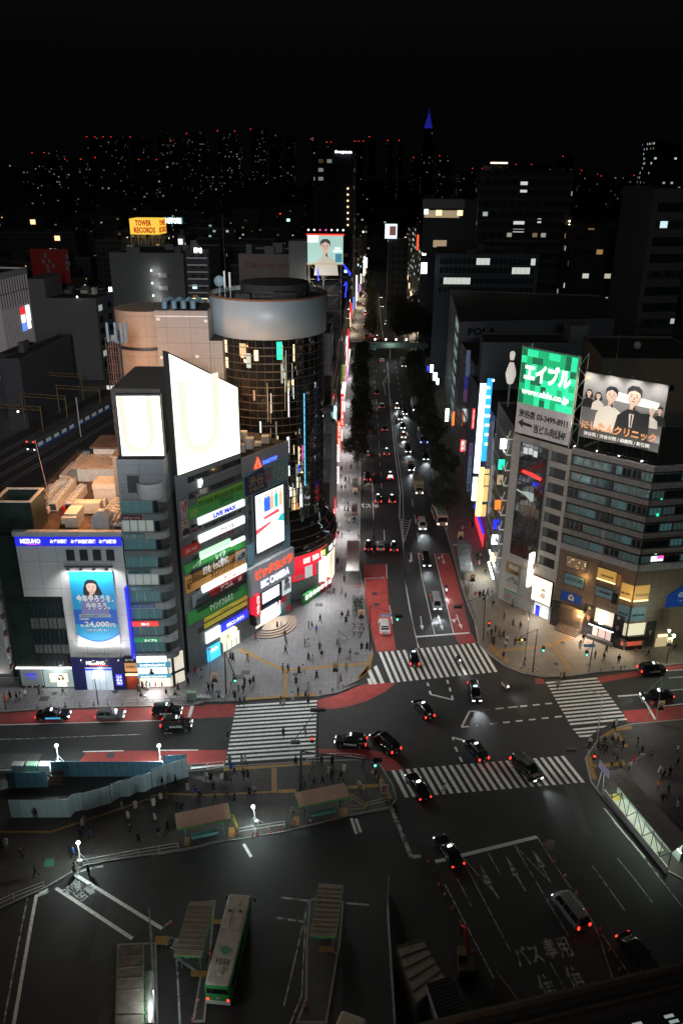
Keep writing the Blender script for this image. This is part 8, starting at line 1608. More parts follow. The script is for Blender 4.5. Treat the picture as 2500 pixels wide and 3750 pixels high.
bike(False,G('L',962,125),0,BK, 'bicycle ridden along the railing below the lingerie shop',.14,('black', 'person in black cycling along the railing below the lingerie shop'));bike(False,G('L',1190,115),5,(.1,.3,.4), 'bicycle ridden behind the black lettered taxi',.14,('dark grey', 'person in dark grey cycling behind the lettered taxi'));bike(False,G('M',102,135),0,(.05,.35,.5), 'pale blue bicycle ridden past the rubbish bags at the kerb',.14,('black', 'person in black cycling past the rubbish bags'));bike(False,G('J',1,1030)+Vector((2.3,0,0)),20,(.05,.3,.1), 'green bicycle standing by the tall lamp on the pale paving')
random.seed(5)
for i in range(9): bike(False,G('J',215+(i % 3)*32,900+(i//3)*36)+Vector((random.uniform(-.2,.2),0,0)),90+random.uniform(-25,25),(BK,SV,GY)[i % 3],f'parked bicycle, {ordn(i+1)} of the dark rack row beside the red lane')
for i in range(4): bike(False,G('S',375+i*3,1895+i*14),85,(BK,(.2,.3,.02))[i % 2],f'parked bicycle, {ordn(i+1)} at the kerb above the long bus shelter')
SIT.location=G('J',230,720,.14)+Vector((0,0,.1));set_color(SIT,(*PCOL['black'],1));SIT['label'] = 'person in black sitting inside the fenced planter by the red lane';SIT['group'] = 'riders'
for i in range(len(PP)):
    if i not in usedp: person('I',1250,1200,Zp)

for r_ in PEO:
    if len(r_[0]['label'].split())>16: r_[0]['label']=r_[0]['label'].replace('strolling coated', 'strolling').replace('striding coated', 'striding').replace('standing with', 'with')
# ================================================================== street furniture
teal_p=mat('teal_frame',(.12,.3,.3),.5);orng=mat('salmon_roof_sheet',(.42,.24,.16),.6,var=.1);tanr=mat('tan_roof_sheet',(.3,.26,.22),.65,var=.15);ylw=mat('yellow_barrier',(.5,.38,.04),.5)
def shelter(label,roof4,z,m,legs=True,ribs=9,name='bus_shelter',trim=None):
    P=[V3(p,z) for p in roof4];c=sum(P,Vector())/4;t=thing(name,label, 'bus shelter',V3(c,.14), 'bus shelters');mb=MB();mb.prism(P,z-.12,z); 
    for i in range(1,ribs): a,b=P[0].lerp(P[1],i/ribs),P[3].lerp(P[2],i/ribs);mb.tube(a+Vector((0,0,.03)),b+Vector((0,0,.03)),.05,4)
    mb.build('roof',m,t);mb=MB();mb.path(P+[P[0]],.07,4);[setattr(v, 'z',v.z-.14) for v in mb.v];mb.build('roof_edge',trim or green2,t)
    if legs:
        for k in range(4): q=P[k].lerp(c,.28);mb=MB();mb.tube(V3(q,.1),V3(q,z-.1),.07,6);mb.build('post',teal_p,t)
        a,b=P[3].lerp(c,.5),P[2].lerp(c,.5);mb=MB();d=(b-a).normalized();n=Vector((-d.y,d.x,0))*.2;mb.prism([V3(a-n),V3(b-n),V3(b+n),V3(a+n)],.45,.55);mb.prism([V3(a+n,0),V3(b+n,0),V3(b+n*1.2,0),V3(a+n*1.2,0)],.6,1.0);mb.build('bench',teal_p,t)
        a,b=P[0].lerp(c,.25),P[1].lerp(c,.25);mb=MB();wl=Wall(a,b);wl.box(mb,0,wl.L,1.0,2.3,0,.05);mb.build('timetable_panel',mat('panel_pale_blue',(.25,.35,.4),.5),t)
    return t
shelter('salmon-roofed bus shelter, left one of the two on the crowded island',gpts('X3',[(150,625),(470,560),(487,655),(165,720)],3),3,orng)
shelter('salmon-roofed bus shelter, right one of the two nearer the crossing',gpts('X3',[(875,500),(1170,440),(1205,520),(905,585)],3),3,orng)
shelter('tan ribbed bus shelter roof left of the green bus',gpts('Q',[(165,525),(320,527),(237,875),(65,865)],3)[1:]+gpts('Q',[(165,525)],3),3,tanr,ribs=11);shelter('tan ribbed bus shelter with purple sign, right of the green bus',gpts('Q',[(1143,418),(1095,750),(935,740),(990,410)],3),3,tanr,ribs=11)
mb=MB();q=G('Q',1008,748,2.7);mb.box(q.x-.55,q.x+.55,q.y-.1,q.y,2.5,2.9);mb.build('purple_sign',mat('dull_purple',(.25,.1,.25),.6),bpy.data.objects['bus_shelter.003'])
wk=shelter('long grey covered walkway with scaffold and silvery lit duct, lower left corner',gpts('O',[(915,800),(915,1320),(740,1320),(755,820)],4),4,mat('walkway_grey',(.22,.19,.17),.7,var=.3),ribs=7);mb=MB();q0,q1=G('O',950,990,3.4),G('O',950,1320,3.4);mb.tube(q0,q1,.5,10);mb.build('silver_duct',mat('silver_duct',(.6,.62,.62),.3,.8,var=.1),wk);light('POINT', 'work_light',q0.lerp(q1,.6)+Vector((.9,-.5,1.4)),420,(.9,1,.96),.2,wk)
mb=MB();e0,e1=G('O',975,780,0),G('O',1005,1320,0);[mb.tube(V3(e0.lerp(e1,i/6),0),V3(e0.lerp(e1,i/6),5),.05,4) for i in range(7)];[mb.tube(V3(e0,z),V3(e1,z),.04,4) for z in (1.6,3.2,4.8)];mb.build('scaffold',steel,wk)
for lb_,q,z,m in (('long grey flat shelter roof on the shop side of the red lane',[(285,1950),(388,1950),(385,2210),(275,2210)],2.8,concrete),('small curved grey shelter by the first shop row tree',[(332,1400),(377,1400),(374,1495),(330,1495)],2.6,tanr),('small maroon shelter between long shelter and curved grey one',[(322,1632),(373,1632),(371,1738),(317,1738)],2.6,mat('maroon_roof',(.12,.06,.06),.5))):
    P=gpts('S',q,z);shelter(lb_,[P[1],P[2],P[3],P[0]],z,m,ribs=4,trim=steel)
P=gpts('T',[(235,880),(350,880),(415,1230),(270,1230)],2.9);shelter('streaky grey canopy of the bus stop beside the near street tree',[P[1],P[2],P[3],P[0]],2.9,mat('streaky_roof',(.22,.22,.24),.35,var=.5,scale=.9),ribs=2,trim=steel)
def adbox(fr,x,y,label,z=0): 
    p=G(fr,x,y,.14);t=thing('poster_stand',label, 'sign',p, 'portrait poster stands');wl=Wall((p.x-.55,p.y),(p.x+.55,p.y));mb=MB();wl.box(mb,0,1.1,1.0+z,2.7+z,-.1,0);b_=mb.build('poster_panel',mat('portrait_tan',(.45,.3,.18),.5,em=(1,.7,.4),es=.12),t);mb=MB();portrait(mb,wl,.55,2.1+z,.5,.02,0,1,2);mb.build('portrait',[hair_p,skin_p,hair_p],b_);mb=MB();wl.box(mb,.5,.6,0,1.0+z,-.08,-.02);mb.build('post',steel_d,t)
for a in (('S',352,1580, 'portrait poster at the foot of the curved grey shelter'),('S',345,1800, 'portrait poster below the maroon shelter'),('T',398,1390, 'portrait poster at the end of the streaky canopy'),('T',262,900, 'portrait poster under the near street tree'),('J',272,850, 'portrait poster on the teal planter fence')): adbox(*a)
def pole(label,fr,base,top,arm=None,lit=None,r=.09,cat='street lamp',name='street_lamp',power=0,col=(1,.96,.9),m=None,z0=.14,banner=None):
    b=G(fr,*base,z0);tp=AT(fr,*top,b.y);t=thing(name,label,cat,b, 'poles and lamps');mb=MB();mb.tube(b,tp,r,8,0,r*.65);mb.build('post',m or steel,t)
    e=tp
    if arm: e=AT(fr,*arm,b.y);mb=MB();mb.tube(tp,e,r*.5,5);mb.build('arm',m or steel,t)
    if lit is not None: mb=MB();d=(e-tp).normalized() if arm else Vector((0,0,0));mb.loft([rrect(-.2,.2,.34,0,.1),rrect(-.16,.16,.28,.14,.08)]);[setattr(v, 'x',v.x+e.x) or setattr(v, 'y',v.y+e.y) or setattr(v, 'z',v.z+e.z) for v in mb.v];hd=mb.build('lamp_head',m or steel,t);mb=MB();mb.box(e.x-.24,e.x+.24,e.y-.12,e.y+.12,e.z-.03,e.z-.005);mb.build('lens',lit,hd)
    if power: light('SPOT', 'street_light',e-Vector((0,0,.15)),power,col,.2,t,e-Vector((0,0,9)),150,.5)
    if banner: q=AT(fr,*banner,b.y);wl=Wall((q.x-.45,q.y-.05),(q.x+.45,q.y-.05));mb=MB();wl.box(mb,0,.9,q.z-.9,q.z+.9,-.04,0);k_=mb.build('banner',MATS['portrait_tan'],t);mb=MB();portrait(mb,wl,.45,q.z+.25,.45,.02,0,1,2);mb.build('portrait',[hair_p,skin_p,hair_p],k_)
    return t
pole('tall lamp with slanting arm on the pale paving', 'I',(1330,1610),(1335,1165),(1410,1232),E_dim,power=1300,banner=(1312,1450));pole('tall lamp reaching its arm over the red bus lane', 'J',(300,900),(305,490),(450,484),E_dim,power=1700);pole('square-armed lamp over the streaky bus stop canopy', 'J',(1148,620),(1172,216),(1040,214),E_dim,power=1200)
pole('slim lamp with drooping head in the brown corner', 'K',(348,1125),(397,680),(345,730),E_dim,power=900,col=(1,.8,.6));pole('curved lamp leaning over the side zebra crossing', 'X2',(655,700),(725,130),(600,85),E_cool,power=1000);pole('bent lamp beside the black saloon at the far kerb', 'X2',(1285,385),(1350,-60),(1180,110),E_dim,power=500,banner=(1335,240));pole('slim lamp in the station plaza crowd', 'X2',(1040,970),(1080,800),(1150,755),E_dim,power=250)
pole('banner lamp post by the recycling bags', 'I',(365,1640),(345,1310),None,E_dim,banner=(387,1530));lz=pole('antique twin-globe lamp lit warm before the bank door', 'H',(808,1635),(775,1400),None,None,m=steel_d)
for x,y in ((780,1365),(765,1412)): q=AT('H',x,y,lz.location.y);mb=MB();mb.ball(q,.2);mb.build('globe',E_warm3,lz);light('POINT', 'globe_light',q-Vector((0,.4,0)),160,(1,.85,.7),.2,lz)
tw_=pole('twin lantern lamp glowing green-white by the blue shopfront', 'K',(1438,1105),(1478,880),None,None,m=steel_d,banner=(1460,945))
for x,y in ((1460,858),(1497,895)): q=AT('K',x,y,tw_.location.y);mb=MB();mb.lathe([(.1,-.3),(.25,.15),(.1,.25)],8,0,q);mb.build('lantern',emi('lantern_greenish',(.8,1,.75),5),tw_);light('POINT', 'lantern_light',q-Vector((0,.5,0)),420,(.8,1,.75),.2,tw_)
def signal(label,fr,base,top,arm,heads,r=.1,m=None,z0=.14,plate=None):
    t=pole(label,fr,base,top,arm,None,r, 'traffic light', 'traffic_signal',m=m or steel_d,z0=z0);Y=G(fr,*base,z0).y
    for x,y,k in heads:
        q=AT(fr,x,y,Y-.15);ver=k in ('pg', 'pr');mb=MB();w_,h_=(.22,.5) if ver else (.62,.22);mb.box(q.x-w_,q.x+w_,Y-.3,Y,q.z-h_,q.z+h_);mb.box(q.x-w_,q.x+w_,Y-.5,Y-.3,q.z+h_-.02,q.z+h_+.02);hs=mb.build('signal_head',black_m,t)
        off_={'g': (-.4,0), 'r': (.4,0), 'y': (0,0), 'pg': (0,-.22), 'pr': (0,.22), 'n': None}[k]
        if off_: mb=MB();cc=Vector((q.x+off_[0],Y-.33,q.z+off_[1]));mb.ball(cc,.15,0,1,8,5);mb.build('lit_lens',{'g': pt_m[4], 'r': warn, 'y': emi('amber_signal',(1,.45,.05),5), 'pg': emi('signal_green',(.1,1,.6),5), 'pr': E_red3}[k if k in ('y', 'pg', 'pr') else ('g' if k == 'g' else 'r')],hs)
        elif k == 'g': pass
    if plate: q=AT(fr,*plate[:2],Y);wl=Wall((q.x-.9,Y-.2),(q.x+.9,Y-.2));p_=MB();wl.box(p_,0,1.8,q.z-.28,q.z+.28,-.05,0);o=p_.build('street_plate',mat('plate_blue',(.08,.2,.35),.5,em=(.3,.6,1),es=.12),t);text(plate[2],wl,(.15,1.65,q.z-.18,q.z+.18),T_white,o,out=.02)
brn=mat('brown_pole',(.12,.06,.045),.6)
signal('brown pole with green walking signal at the corner of the pale paving', 'I',(478,1655),(465,1330),(545,1515),[(547,1540, 'pg')],.14,brn);signal('signal pole with blue street plate and green lamp over the white sedan', 'J',(345,1080),(348,710),(600,800),[(570,812, 'pg'),(585,795, 'n')],plate=(475,788, '宮益坂下'))
signal('dark signal pole reaching over the red lane, red walking signal below', 'J',(1272,1000),(1292,622),(1040,722),[(1065,722, 'n'),(1320,860, 'pr')]);signal('signal pole with amber lamp in the middle of the brown corner', 'K',(415,1172),(453,845),(320,905),[(333,922, 'y'),(497,995, 'pg')]);signal('rusty signal pole with green walking lamp and blue arrow disc', 'K',(843,1172),(882,935),(845,1000),[(828,1028, 'pg')],m=brn,plate=(848,966, '↰'));signal('tall signal mast at the wide zebra by the island railing', 'M',(760,525),(764,175),(600,395),[(612,402, 'n'),(745,185, 'n'),(785,183, 'n'),(725,382, 'pr')]);signal('thick grey mast with green signal arm above the island crowd', 'M',(645,725),(650,465),(1170,530),[(1150,545, 'pg'),(1165,520, 'n')],.22);signal('signal mast with red walking lamp in the station crowd', 'X2',(672,880),(722,640),(400,690),[(637,772, 'pr'),(400,695, 'n')])
for a in ((('S',(405,620),(432,590)), 'far signal lit green above the avenue queue'),(('S',(500,330),(520,300)), 'far signal beside the footbridge')): signal(a[1],a[0][0],a[0][1],a[0][2],None,[(a[0][2][0],a[0][2][1], 'pg')])
for lb_,fr,b,tp_,pw in (('white work lamp on a pole behind the left hoarding', 'L',(400,562),(383,425),2400),('white work lamp on a pole at the right hoarding corner', 'L',(1088,562),(1075,425),2600),('dazzling work lamp with white control box between the island shelters', 'M',(348,965),(327,838),900),('dazzling work lamp on a striped tripod at the left island tip', 'O',(515,290),(500,150),800)):
    t=pole(lb_,fr,b,tp_,None,None,.07, 'work lamp', 'work_lamp',m=white_m);q=AT(fr,*tp_,t.location.y);mb=MB();mb.ball(q,.22);mb.build('lamp_globe',emi('work_white',(.85,1,.97),14,sample=False),t);light('POINT', 'work_light',q+Vector((0,-.3,.1)),pw,(.82,1,.95),.2,t)
    mb=MB();[mb.tube(q-Vector((0,0,1.6)),V3(t.location)+Vector((math.cos(a_)*.9,math.sin(a_)*.9,0)),.03,4) for a_ in (.5,2.6,4.7)];mb.box(t.location.x-.25,t.location.x+.25,t.location.y-.25,t.location.y+.2,.14,.9);mb.build('tripod',white_m,t)
# hoardings, railings, barriers
hw_=mat('hoarding_white',(.5,.64,.7),.5,var=.05,grid=(.9,60,.75));hb_=mat('hoarding_blue',(.12,.23,.3),.5,var=.2,grid=(.9,60,.45))
def hoarding(label,pts,h,m,post=True,zig=0.0):
    t=thing('hoarding',label, 'hoarding',V3(pts[0]), 'construction hoardings');mb=MB();pm_=MB()
    for a,b in zip(pts,pts[1:]):
        wl=Wall(a,b);n=max(1,round(wl.L/.95))
        for i in range(n):
            u0,u1=wl.L*i/n,wl.L*(i+1)/n;o0,o1=(0,0) if not zig else ((0,zig) if i % 2 else (zig,0));q=[wl.P(u0,.14,o0),wl.P(u1,.14,o1),wl.P(u1,h,o1),wl.P(u0,h,o0)];bk=[p-wl.n*.05 for p in q];mb.add(q+bk,[(0,1,2,3),(7,6,5,4),(3,2,6,7),(0,3,7,4),(1,5,6,2)])
            if post and i % 2==0: pm_.tube(wl.P(u0,.1,-.1),wl.P(u0,h-.1,-.1),.035,4);pm_.tube(wl.P(u0,h-.4,-.1),wl.P(u0,.1,-1.3),.03,4)
        for z in (.9,1.9,h-.1): pm_.tube(wl.P(0,z,-.1),wl.P(wl.L,z,-.1),.025,4)
    mb.build('panels',m,t);pm_.build('bracing',steel,t);return t
hoarding('long pale hoarding with a straight front, lower left of the work site',gpts('L',[(80,918),(478,915),(505,880),(568,865)]),2.9,hw_);hoarding('pale hoarding slanting up beside the yellow guide line',gpts('L',[(568,872),(755,818)]),2.9,hw_);hoarding('folded zigzag pale hoarding in the middle of the slanting side',gpts('L',[(760,795),(1030,715)]),2.7,hw_,zig=.35);hoarding('pale hoarding nearest the wide zebra crossing',gpts('L',[(1035,715),(1275,640)]),3.2,hw_)
hoarding('long blue-grey back hoarding along the road, with scaffold rail',gpts('L',[(1110,640),(355,640)])[::-1],2.6,hb_,False);hoarding('short blue-grey hoarding at the left end with steps',gpts('L',[(60,715),(330,712)]),2.6,hb_,False);hoarding('blue-grey return hoarding by the right work lamp',gpts('L',[(1110,600),(1270,590)]),2.6,hb_,False)
st_=thing('site_steps', 'brown timber steps between the two back hoardings', 'steps',G('L',370,700));mb=MB();p=G('L',370,700);[mb.box(p.x-.9,p.x+.9,p.y+i*.4,p.y+.3+i*.4,.2+i*.25,.26+i*.25) for i in range(6)];mb.build('treads',mat('timber_brown',(.2,.1,.05),.7),st_)
bx3=[('white',white_m,315),('pale green',mat('cabinet_green',(.25,.4,.28),.6),228),('grey',concrete,135)]
for nm,m,x in bx3: p=G('L',x,612);t=thing('switch_cabinet',f'{nm} switch cabinet standing behind the left back hoarding', 'cabinet',p, 'switch cabinets');mb=MB();mb.box(p.x-.75,p.x+.75,p.y-.4,p.y+.5,.14,1.6);mb.build('cabinet_body',m,t);mb=MB();mb.box(p.x-.7,p.x+.7,p.y-.43,p.y-.4,.3,1.45);mb.build('door',m,t)
p=G('I',215,1695,.14);t=thing('switch_cabinet', 'green-grey switch cabinet at the kerb beside rubbish bags', 'cabinet',p, 'switch cabinets');mb=MB();mb.box(p.x-.7,p.x+.7,p.y-.3,p.y+.3,.14,1.5);mb.build('cabinet_body',MATS['cabinet_green'],t);mb=MB();mb.box(p.x-.6,p.x+.6,p.y-.33,p.y-.3,.3,1.35);mb.build('door',MATS['cabinet_green'],t)
for i in range(7): p=G('I',262+i*14,1690-(i % 2)*12,.14);mb=MB();mb.ball(p+Vector((0,0,.25)),.32,0,.8,8,5);tag(mb.build('rubbish_bag',(white_m,mat('bag_clear',(.4,.42,.42),.4))[i % 2],org=p),f'pale rubbish bag, {ordn(i+1)} of the kerb heap counted from the cabinet', 'bag', 'rubbish bags')
def railing(label,fr,pts,m=None,h=.95,n=0,z0=.14,name='guard_rail'):
    P=gpts(fr,pts,z0);t=thing(name,label, 'railing',P[0], 'guard rails');mb=MB()
    for a,b in zip(P,P[1:]):
        k=max(1,round((b-a).length/2.2)); 
        for i in range(k+1): q=a.lerp(b,i/k);mb.tube(q,q+Vector((0,0,h)),.04,5)
        for z in (h*.5,h): mb.tube(a+Vector((0,0,z)),b+Vector((0,0,z)),.035,5)
    mb.build('rails',m or steel,t);return t
railing('white rail from the hoarding to the wide zebra', 'L',[(1290,590),(1515,570)],white_m);railing('white rail curving along the island beside the red lane', 'M',[(690,530),(880,516),(985,515),(1080,530)],white_m);railing('white rail with concrete foot at the island tip', 'M',[(1085,850),(1245,812)],white_m);railing('white rail with concrete foot below the dazzling work lamp', 'M',[(230,1025),(540,975)],white_m);railing('long white rail left of the left salmon shelter', 'O',[(530,300),(700,268),(890,232),(1140,190)],white_m);railing('white rail at the lower left edge of the island', 'O',[(0,560),(95,515),(285,440)],white_m);railing('white rail at the far left behind the cabinets', 'L',[(0,612),(100,612)],white_m);railing('ornamental dark rail along the kerb under the lingerie shop', 'L',[(830,150),(1040,145),(1270,130)],steel_d,.8)
railing('yellow fence beside the right salmon shelter', 'M',[(985,800),(1075,850),(1100,865),(985,880)],ylw,1.1);railing('yellow fence beside the left salmon shelter', 'M',[(100,955),(195,940),(225,1020)],ylw,1.1);railing('dark rail along the east kerb of the avenue', 'J',[(1040,260),(1100,480),(1150,680),(1215,880)],steel_d);railing('dark rail along the shop side kerb beside the bicycles', 'J',[(300,640),(320,860),(350,1080)],steel_d)
pf=railing('teal planter fence with dark shrubs by the red lane', 'J',[(190,650),(215,830),(300,830),(275,655)],teal_p,1.0,name='planter_fence');rb_=random.Random(4);mb=MB()
for i in range(700): c=G('J',rb_.uniform(200,290),rb_.uniform(665,820),.14)+Vector((0,0,rb_.uniform(.1,1.2)));a=Vector((rb_.gauss(0,1),rb_.gauss(0,1),rb_.gauss(0,1))).normalized()*.13;b=a.orthogonal().normalized()*.08;mb.add([c-a,c-b,c+a,c+b],[(0,1,2,3)])
mb.build('shrubs',leaf_m,pf)
# bollards and cones
def dupset(build,name,cat,spots,labelf,group):
    mb,m=build;o=None
    for i,p in enumerate(spots):
        if o is None: c=thing(name, 'x',cat,(0,0,0));mb[0].build('post' if name == 'bollard' else 'cone_body',m[0],c);mb[1].build('reflective_band',m[1],c);o=c
        else: c=dup(o)
        c.location=p;c['label']=labelf(i);c['group']=group
b1,b2=MB(),MB();b1.lathe([(.09,0),(.09,.8),(.06,.86)],8);b2.lathe([(.095,.55),(.095,.65)],8,cap=False)
dupset(((b1,b2),(steel_d,white_m)), 'bollard', 'bollard',[G('L',x,y,.14) for x,y in ((40,180),(255,178),(350,175),(445,170),(543,165),(637,160),(732,152),(828,153))],lambda i: f'dark kerb bollard, {ordn(i+1)} counted from the pale office block along the bank pavement', 'kerb bollards by the bank')
b1,b2=MB(),MB();b1.lathe([(.12,0),(.12,.8),(.1,.86)],8);b2.lathe([(.125,.5),(.125,.62)],8,cap=False)
dupset(((b1,b2),(mat('bollard_pale',(.45,.5,.5),.4),steel_d)), 'bollard', 'bollard',[G('I',x,y,.14) for x,y in ((1195,1658),(1288,1640),(1375,1612))]+[G('K',x,y,.14) for x,y in ((325,1158),(385,1170),(450,1188),(1025,1160),(1090,1155),(1115,1150),(935,1170))],lambda i: f'stout pale bollard, {ordn(i+1)} around the crossing counted from the round store corner', 'kerb bollards at the crossing')
b1,b2=MB(),MB();b1.lathe([(.2,0),(.2,.04),(.15,.05),(.04,.7)],10);b2.lathe([(.115,.3),(.085,.48)],10,cap=False)
cs_=[('H',222,1503),('H',272,1503),('X3',730,745),('X3',792,730),('X3',648,760),('X3',620,765),('X3',520,760),('X3',875,692),('X3',855,698),('X3',968,680),('X3',1112,665),('X2',120,1700),('X2',225,1870),('X2',333,2030),('R',1010,390),('R',1075,480),('R',1135,580),('R',1185,690),('R',1235,790),('R',237,230),('R',265,280),('R',295,345),('R',325,400),('R',365,470),('R',405,545),('R',440,615),('R',475,695),('Q',45,665),('Q',298,870),('Q',187,1285),('Q',222,1165),('Q',1095,865),('Q',900,1195),('O',1335,865)]
dupset(((b1,b2),(mat('cone_red',(.6,.03,.03),.5,var=.03),white_m)), 'traffic_cone', 'traffic cone',[G(*c,.02) for c in cs_],lambda i: f'red and white traffic cone, {ordn(i+1)} in the scattered trail from bank to terminal', 'traffic cones')
# subway stair canopy
sb=thing('subway_entrance', 'long glass-sided subway stair canopy glowing greenish inside', 'subway entrance',(36,75,0));R4=[Vector((34.1,81.9,0)),Vector((36.3,82.6,0)),Vector((40.2,70.6,0)),Vector((37.6,68.9,0))];a,b=R4[0],R4[3]
mb=MB();mb.prism(R4,3.3,3.5);mb.build('roof',mat('canopy_roof',(.3,.28,.26),.5,var=.25),sb);ws_=Wall((34.0,81.5),(37.5,68.9));wl2=Wall((35.9,82.0),(39.6,70.6));mb=MB();ws_.box(mb,0,ws_.L,0,1.0,-.15,.0);mb.build('low_wall',mat('canopy_wall',(.4,.39,.38),.6),sb);mb=MB();wl2.box(mb,0,wl2.L,0,3.3,-.1,0);mb.build('back_wall',mat('canopy_glass',(.4,.48,.42),.4,em=(.8,1,.8),es=.12),sb)
mb=MB()
for i in range(9): u=ws_.L*i/8;mb.tube(ws_.P(u,1,-.08),ws_.P(u,3.3,-.08),.05,5);mb.tube(ws_.P(u,1 if i % 2 else 3.3,-.08),ws_.P(min(ws_.L,u+ws_.L/8),3.3 if i % 2 else 1,-.08),.05,5)
mb.build('side_frame',mat('canopy_frame',(.03,.05,.04),.5),sb);mb=MB()
for i in range(24): q=ws_.P(2.2+i*.33,0,-.2);r_=ws_.n*-1.6;mb.prism([q,q+ws_.d*.32,q+ws_.d*.32+r_,q+r_],.1,.95-i*.032)
mb.build('stair_steps',mat('stair_grey',(.4,.42,.38),.6),sb);mb=MB();q=ws_.P(.3,0,-.2);mb.prism([q,q+ws_.d*1.7,q+ws_.d*1.7-ws_.n*1.6,q-ws_.n*1.6],.12,.2);mb.build('yellow_landing',mat('landing_yellow',(.55,.45,.1),.6),sb)
for i in range(5): q=ws_.P(1.6+i*2.6,2.9,-1.4);mb=MB();mb.tube(q,q+ws_.d*1.2,.06,5);o=mb.build('tube_lamp',E_white2,sb);light('POINT', 'stair_light',q-Vector((0,0,.2))+ws_.n*.3,130,(.85,1,.82),.2,sb)
sg_=thing('station_sign', 'slanted stack of station name boards on posts before the stair canopy', 'sign',ws_.P(-.6,0));mb=MB();[ws_.box(mb,-1.8,.6,3.2+i*.3,3.44+i*.3,.0,.06) for i in range(4)];mb.build('boards',mat('board_lilac',(.3,.28,.4),.5,em=(.7,.6,1),es=.1),sg_);mb=MB();mb.tube(ws_.P(-1.4,0,0),ws_.P(-1.0,3.2,0),.05,5);mb.tube(ws_.P(-.1,0,0),ws_.P(-.5,3.2,0),.05,5);mb.build('posts',white_m,sg_)
# work yard at the bottom edge and the station roof
hoarding('tall pale work yard hoarding running to the bottom edge',[G('R',35,310,2),G('R',30,450,2),G('R',45,700,2),G('R',70,1075,2)][::-1],2.5,concrete,False)
cn=thing('storage_container', 'tan slatted container stack in the dark work yard', 'container',G('R',200,800));mb=MB();mb.prism(gpts('R',[(75,665),(210,630),(325,830),(180,960)],2.8),0,2.8);mb.build('container_body',tanr,cn);mb=MB();A_,B_=gpts('R',[(75,665),(210,630)],2.82),gpts('R',[(180,960),(325,830)],2.82);[mb.tube(A_[0].lerp(B_[0],i/5),A_[1].lerp(B_[1],i/5),.08,4) for i in range(6)];mb.build('roof_slats',concrete_d,cn)
sh=thing('site_hut', 'dark corrugated site hut below the tan containers', 'hut',G('R',330,950));q=gpts('R',[(230,870),(350,830),(450,1030),(300,1075)],3.6);mb=MB();mb.prism(q,0,3.6);mb.build('hut_walls',concrete,sh);mb=MB();mb.prism(q,3.61,3.8);[mb.tube(V3(q[0].lerp(q[3],i/12),3.82),V3(q[1].lerp(q[2],i/12),3.82),.05,4) for i in range(13)];mb.build('hut_roof',steel_d,sh)
mb=MB();q=gpts('R',[(590,820),(700,970)],1.5);wl=Wall(q[0],q[1]);wl.box(mb,0,wl.L,0,2.2,-.1,0);tag(mb.build('yard_fence',tanr,org=q[0]), 'low tan fence closing the work yard near the station roof', 'fence')
dg_=thing('excavator', 'small red and yellow excavator parked in the work yard', 'excavator',G('R',430,780));p=G('R',430,790);mb=MB();mb.box(p.x-.9,p.x+.9,p.y-1.2,p.y+1.2,.05,.6);mb.build('tracks',rubber,dg_);mb=MB();mb.box(p.x-.8,p.x+.8,p.y-1.1,p.y+.6,.7,1.4);mb.box(p.x-.8,p.x,p.y-.2,p.y+.9,1.4,2.4);mb.build('cab',mat('faded_yellow',(.15,.11,.03),.7),dg_);mb=MB();mb.path([(p.x+.3,p.y+.6,1.2),(p.x+.2,p.y+2.4,3.0),(p.x,p.y+3.8,1.8),(p.x,p.y+3.6,.6)],.14,6);mb.build('boom',red_m,dg_)
sr=thing('station_roof', 'dark sloping station roof with a few lit skylights in the bottom corner', 'building',(20,28,0));q=gpts('R',[(330,1069),(1640,762)],28);d=(q[1]-q[0]).normalized();n=Vector((d.y,-d.x,0));mb=MB();mb.prism([q[0]-d*6,q[1]+d*14,q[1]+d*14+n*14,q[0]-d*6+n*14],20,28);mb.build('roof_slab',dk2,sr);mb=MB();mb.tube(q[0]-d*6+Vector((0,0,.2)),q[1]+d*14+Vector((0,0,.2)),.25,6);mb.tube(q[0]-d*6+n*1.1+Vector((0,0,.2)),q[1]+d*14+n*1.1+Vector((0,0,.2)),.12,6);mb.build('roof_edge',mat('brown_edge',(.1,.075,.06),.6),sr)
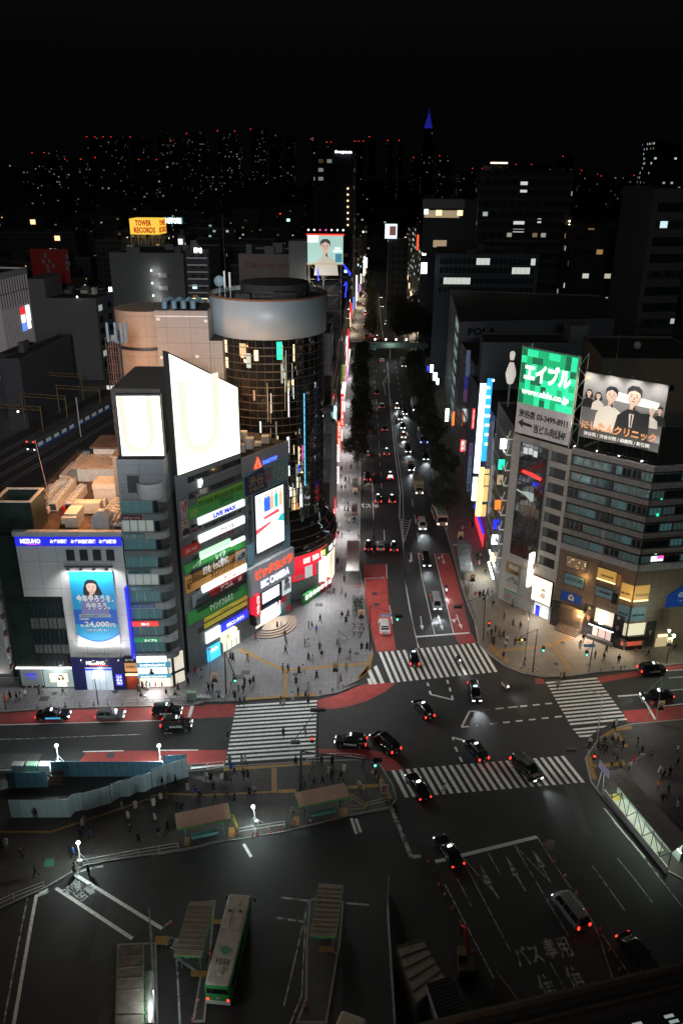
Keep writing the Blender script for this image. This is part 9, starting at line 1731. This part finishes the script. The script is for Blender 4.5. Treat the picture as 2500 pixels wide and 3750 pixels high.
for i in range(9):
    a=q[0]+d*(2+i*2.1)+n*2.0;mb=MB();mb.prism([a,a+d*1.9,a+d*1.9+n*3,a+n*3],28.0,28.06);sk_=mb.build('skylight',glass_d,sr)
    if i in (4,5,7,8): mb=MB();[mb.prism([a+d*(.2+.1*k)+n*(.5+k*.35),a+d*(.8+.1*k)+n*(.5+k*.35),a+d*(.8+.1*k)+n*(.68+k*.35),a+d*(.2+.1*k)+n*(.68+k*.35)],28.07,28.09) for k in range(4)];mb.build('lit_strip',E_dim,sk_)
for fr,x,y,lb_ in (('R',870,175, 'white work barrier box beside the terminal cones'),('M',1210,770, 'white notice board with red writing on the island tip rail')): p=G(fr,x,y,.05);t=thing('notice_board',lb_, 'sign',p);wl=Wall((p.x-.5,p.y),(p.x+.5,p.y));mb=MB();wl.box(mb,0,1,.6,2.0,-.05,0);o=mb.build('board',white_m,t);mb=MB();wl.box(mb,.1,.15,0,.6,-.05,0);wl.box(mb,.85,.9,0,.6,-.05,0);mb.build('legs',steel_d,t);fr == 'M' and text('横断\n禁止',wl,(.15,.85,.8,1.8),T_red,o,out=.02)
for fr,b,tp_,lb_ in (('J',(1185,745),(1213,612), 'round red no-entry sign by the east rail'),('J',(240,640),(255,545), 'round red no-entry sign at the long shelter end'),('K',(1190,1130),(1207,1000), 'stack of two round red signs at the far kerb'),('X2',(1180,400),(1240,215), 'round red sign on the dark kerb by the saloon')):
    t=pole(lb_,fr,b,tp_,None,None,.04, 'road sign', 'road_sign',m=steel);q=AT(fr,*tp_,t.location.y-.1);mb=MB();mb.tube(q,q-Vector((0,.03,0)),.36,16);o=mb.build('sign_disc',red_m,t);mb=MB();mb.box(q.x-.24,q.x+.24,q.y-.05,q.y-.03,q.z-.07,q.z+.07);mb.build('white_bar',T_white,o)

# things alike in look are told apart by counting from a landmark
LMK={'low city buildings in the dark': (AT('A',660,602,425), 'the yellow roof sign'), 'skyscrapers on the horizon': (AT('B',402,150,2600), 'the blue spire'), 'drinks machines by the round store': (G('I',1060,965), 'the cinema corner')}
same={}
for o in list(COL.objects):
    if o.parent is None and o.get('group') in LMK: same.setdefault((o['group'],o['label']),[]).append(o)
for (g_,lb_),os_ in same.items():
    if len(os_)>1:
        q=LMK[g_][0];os_.sort(key=lambda o: abs(o.location.x/o.location.y - q.x/q.y) if g_ != 'drinks machines by the round store' else (o.location-q).length)
        for i,o in enumerate(os_): o['label']=f"{lb_}, {ordn(i+1)} out from {LMK[g_][1]}"
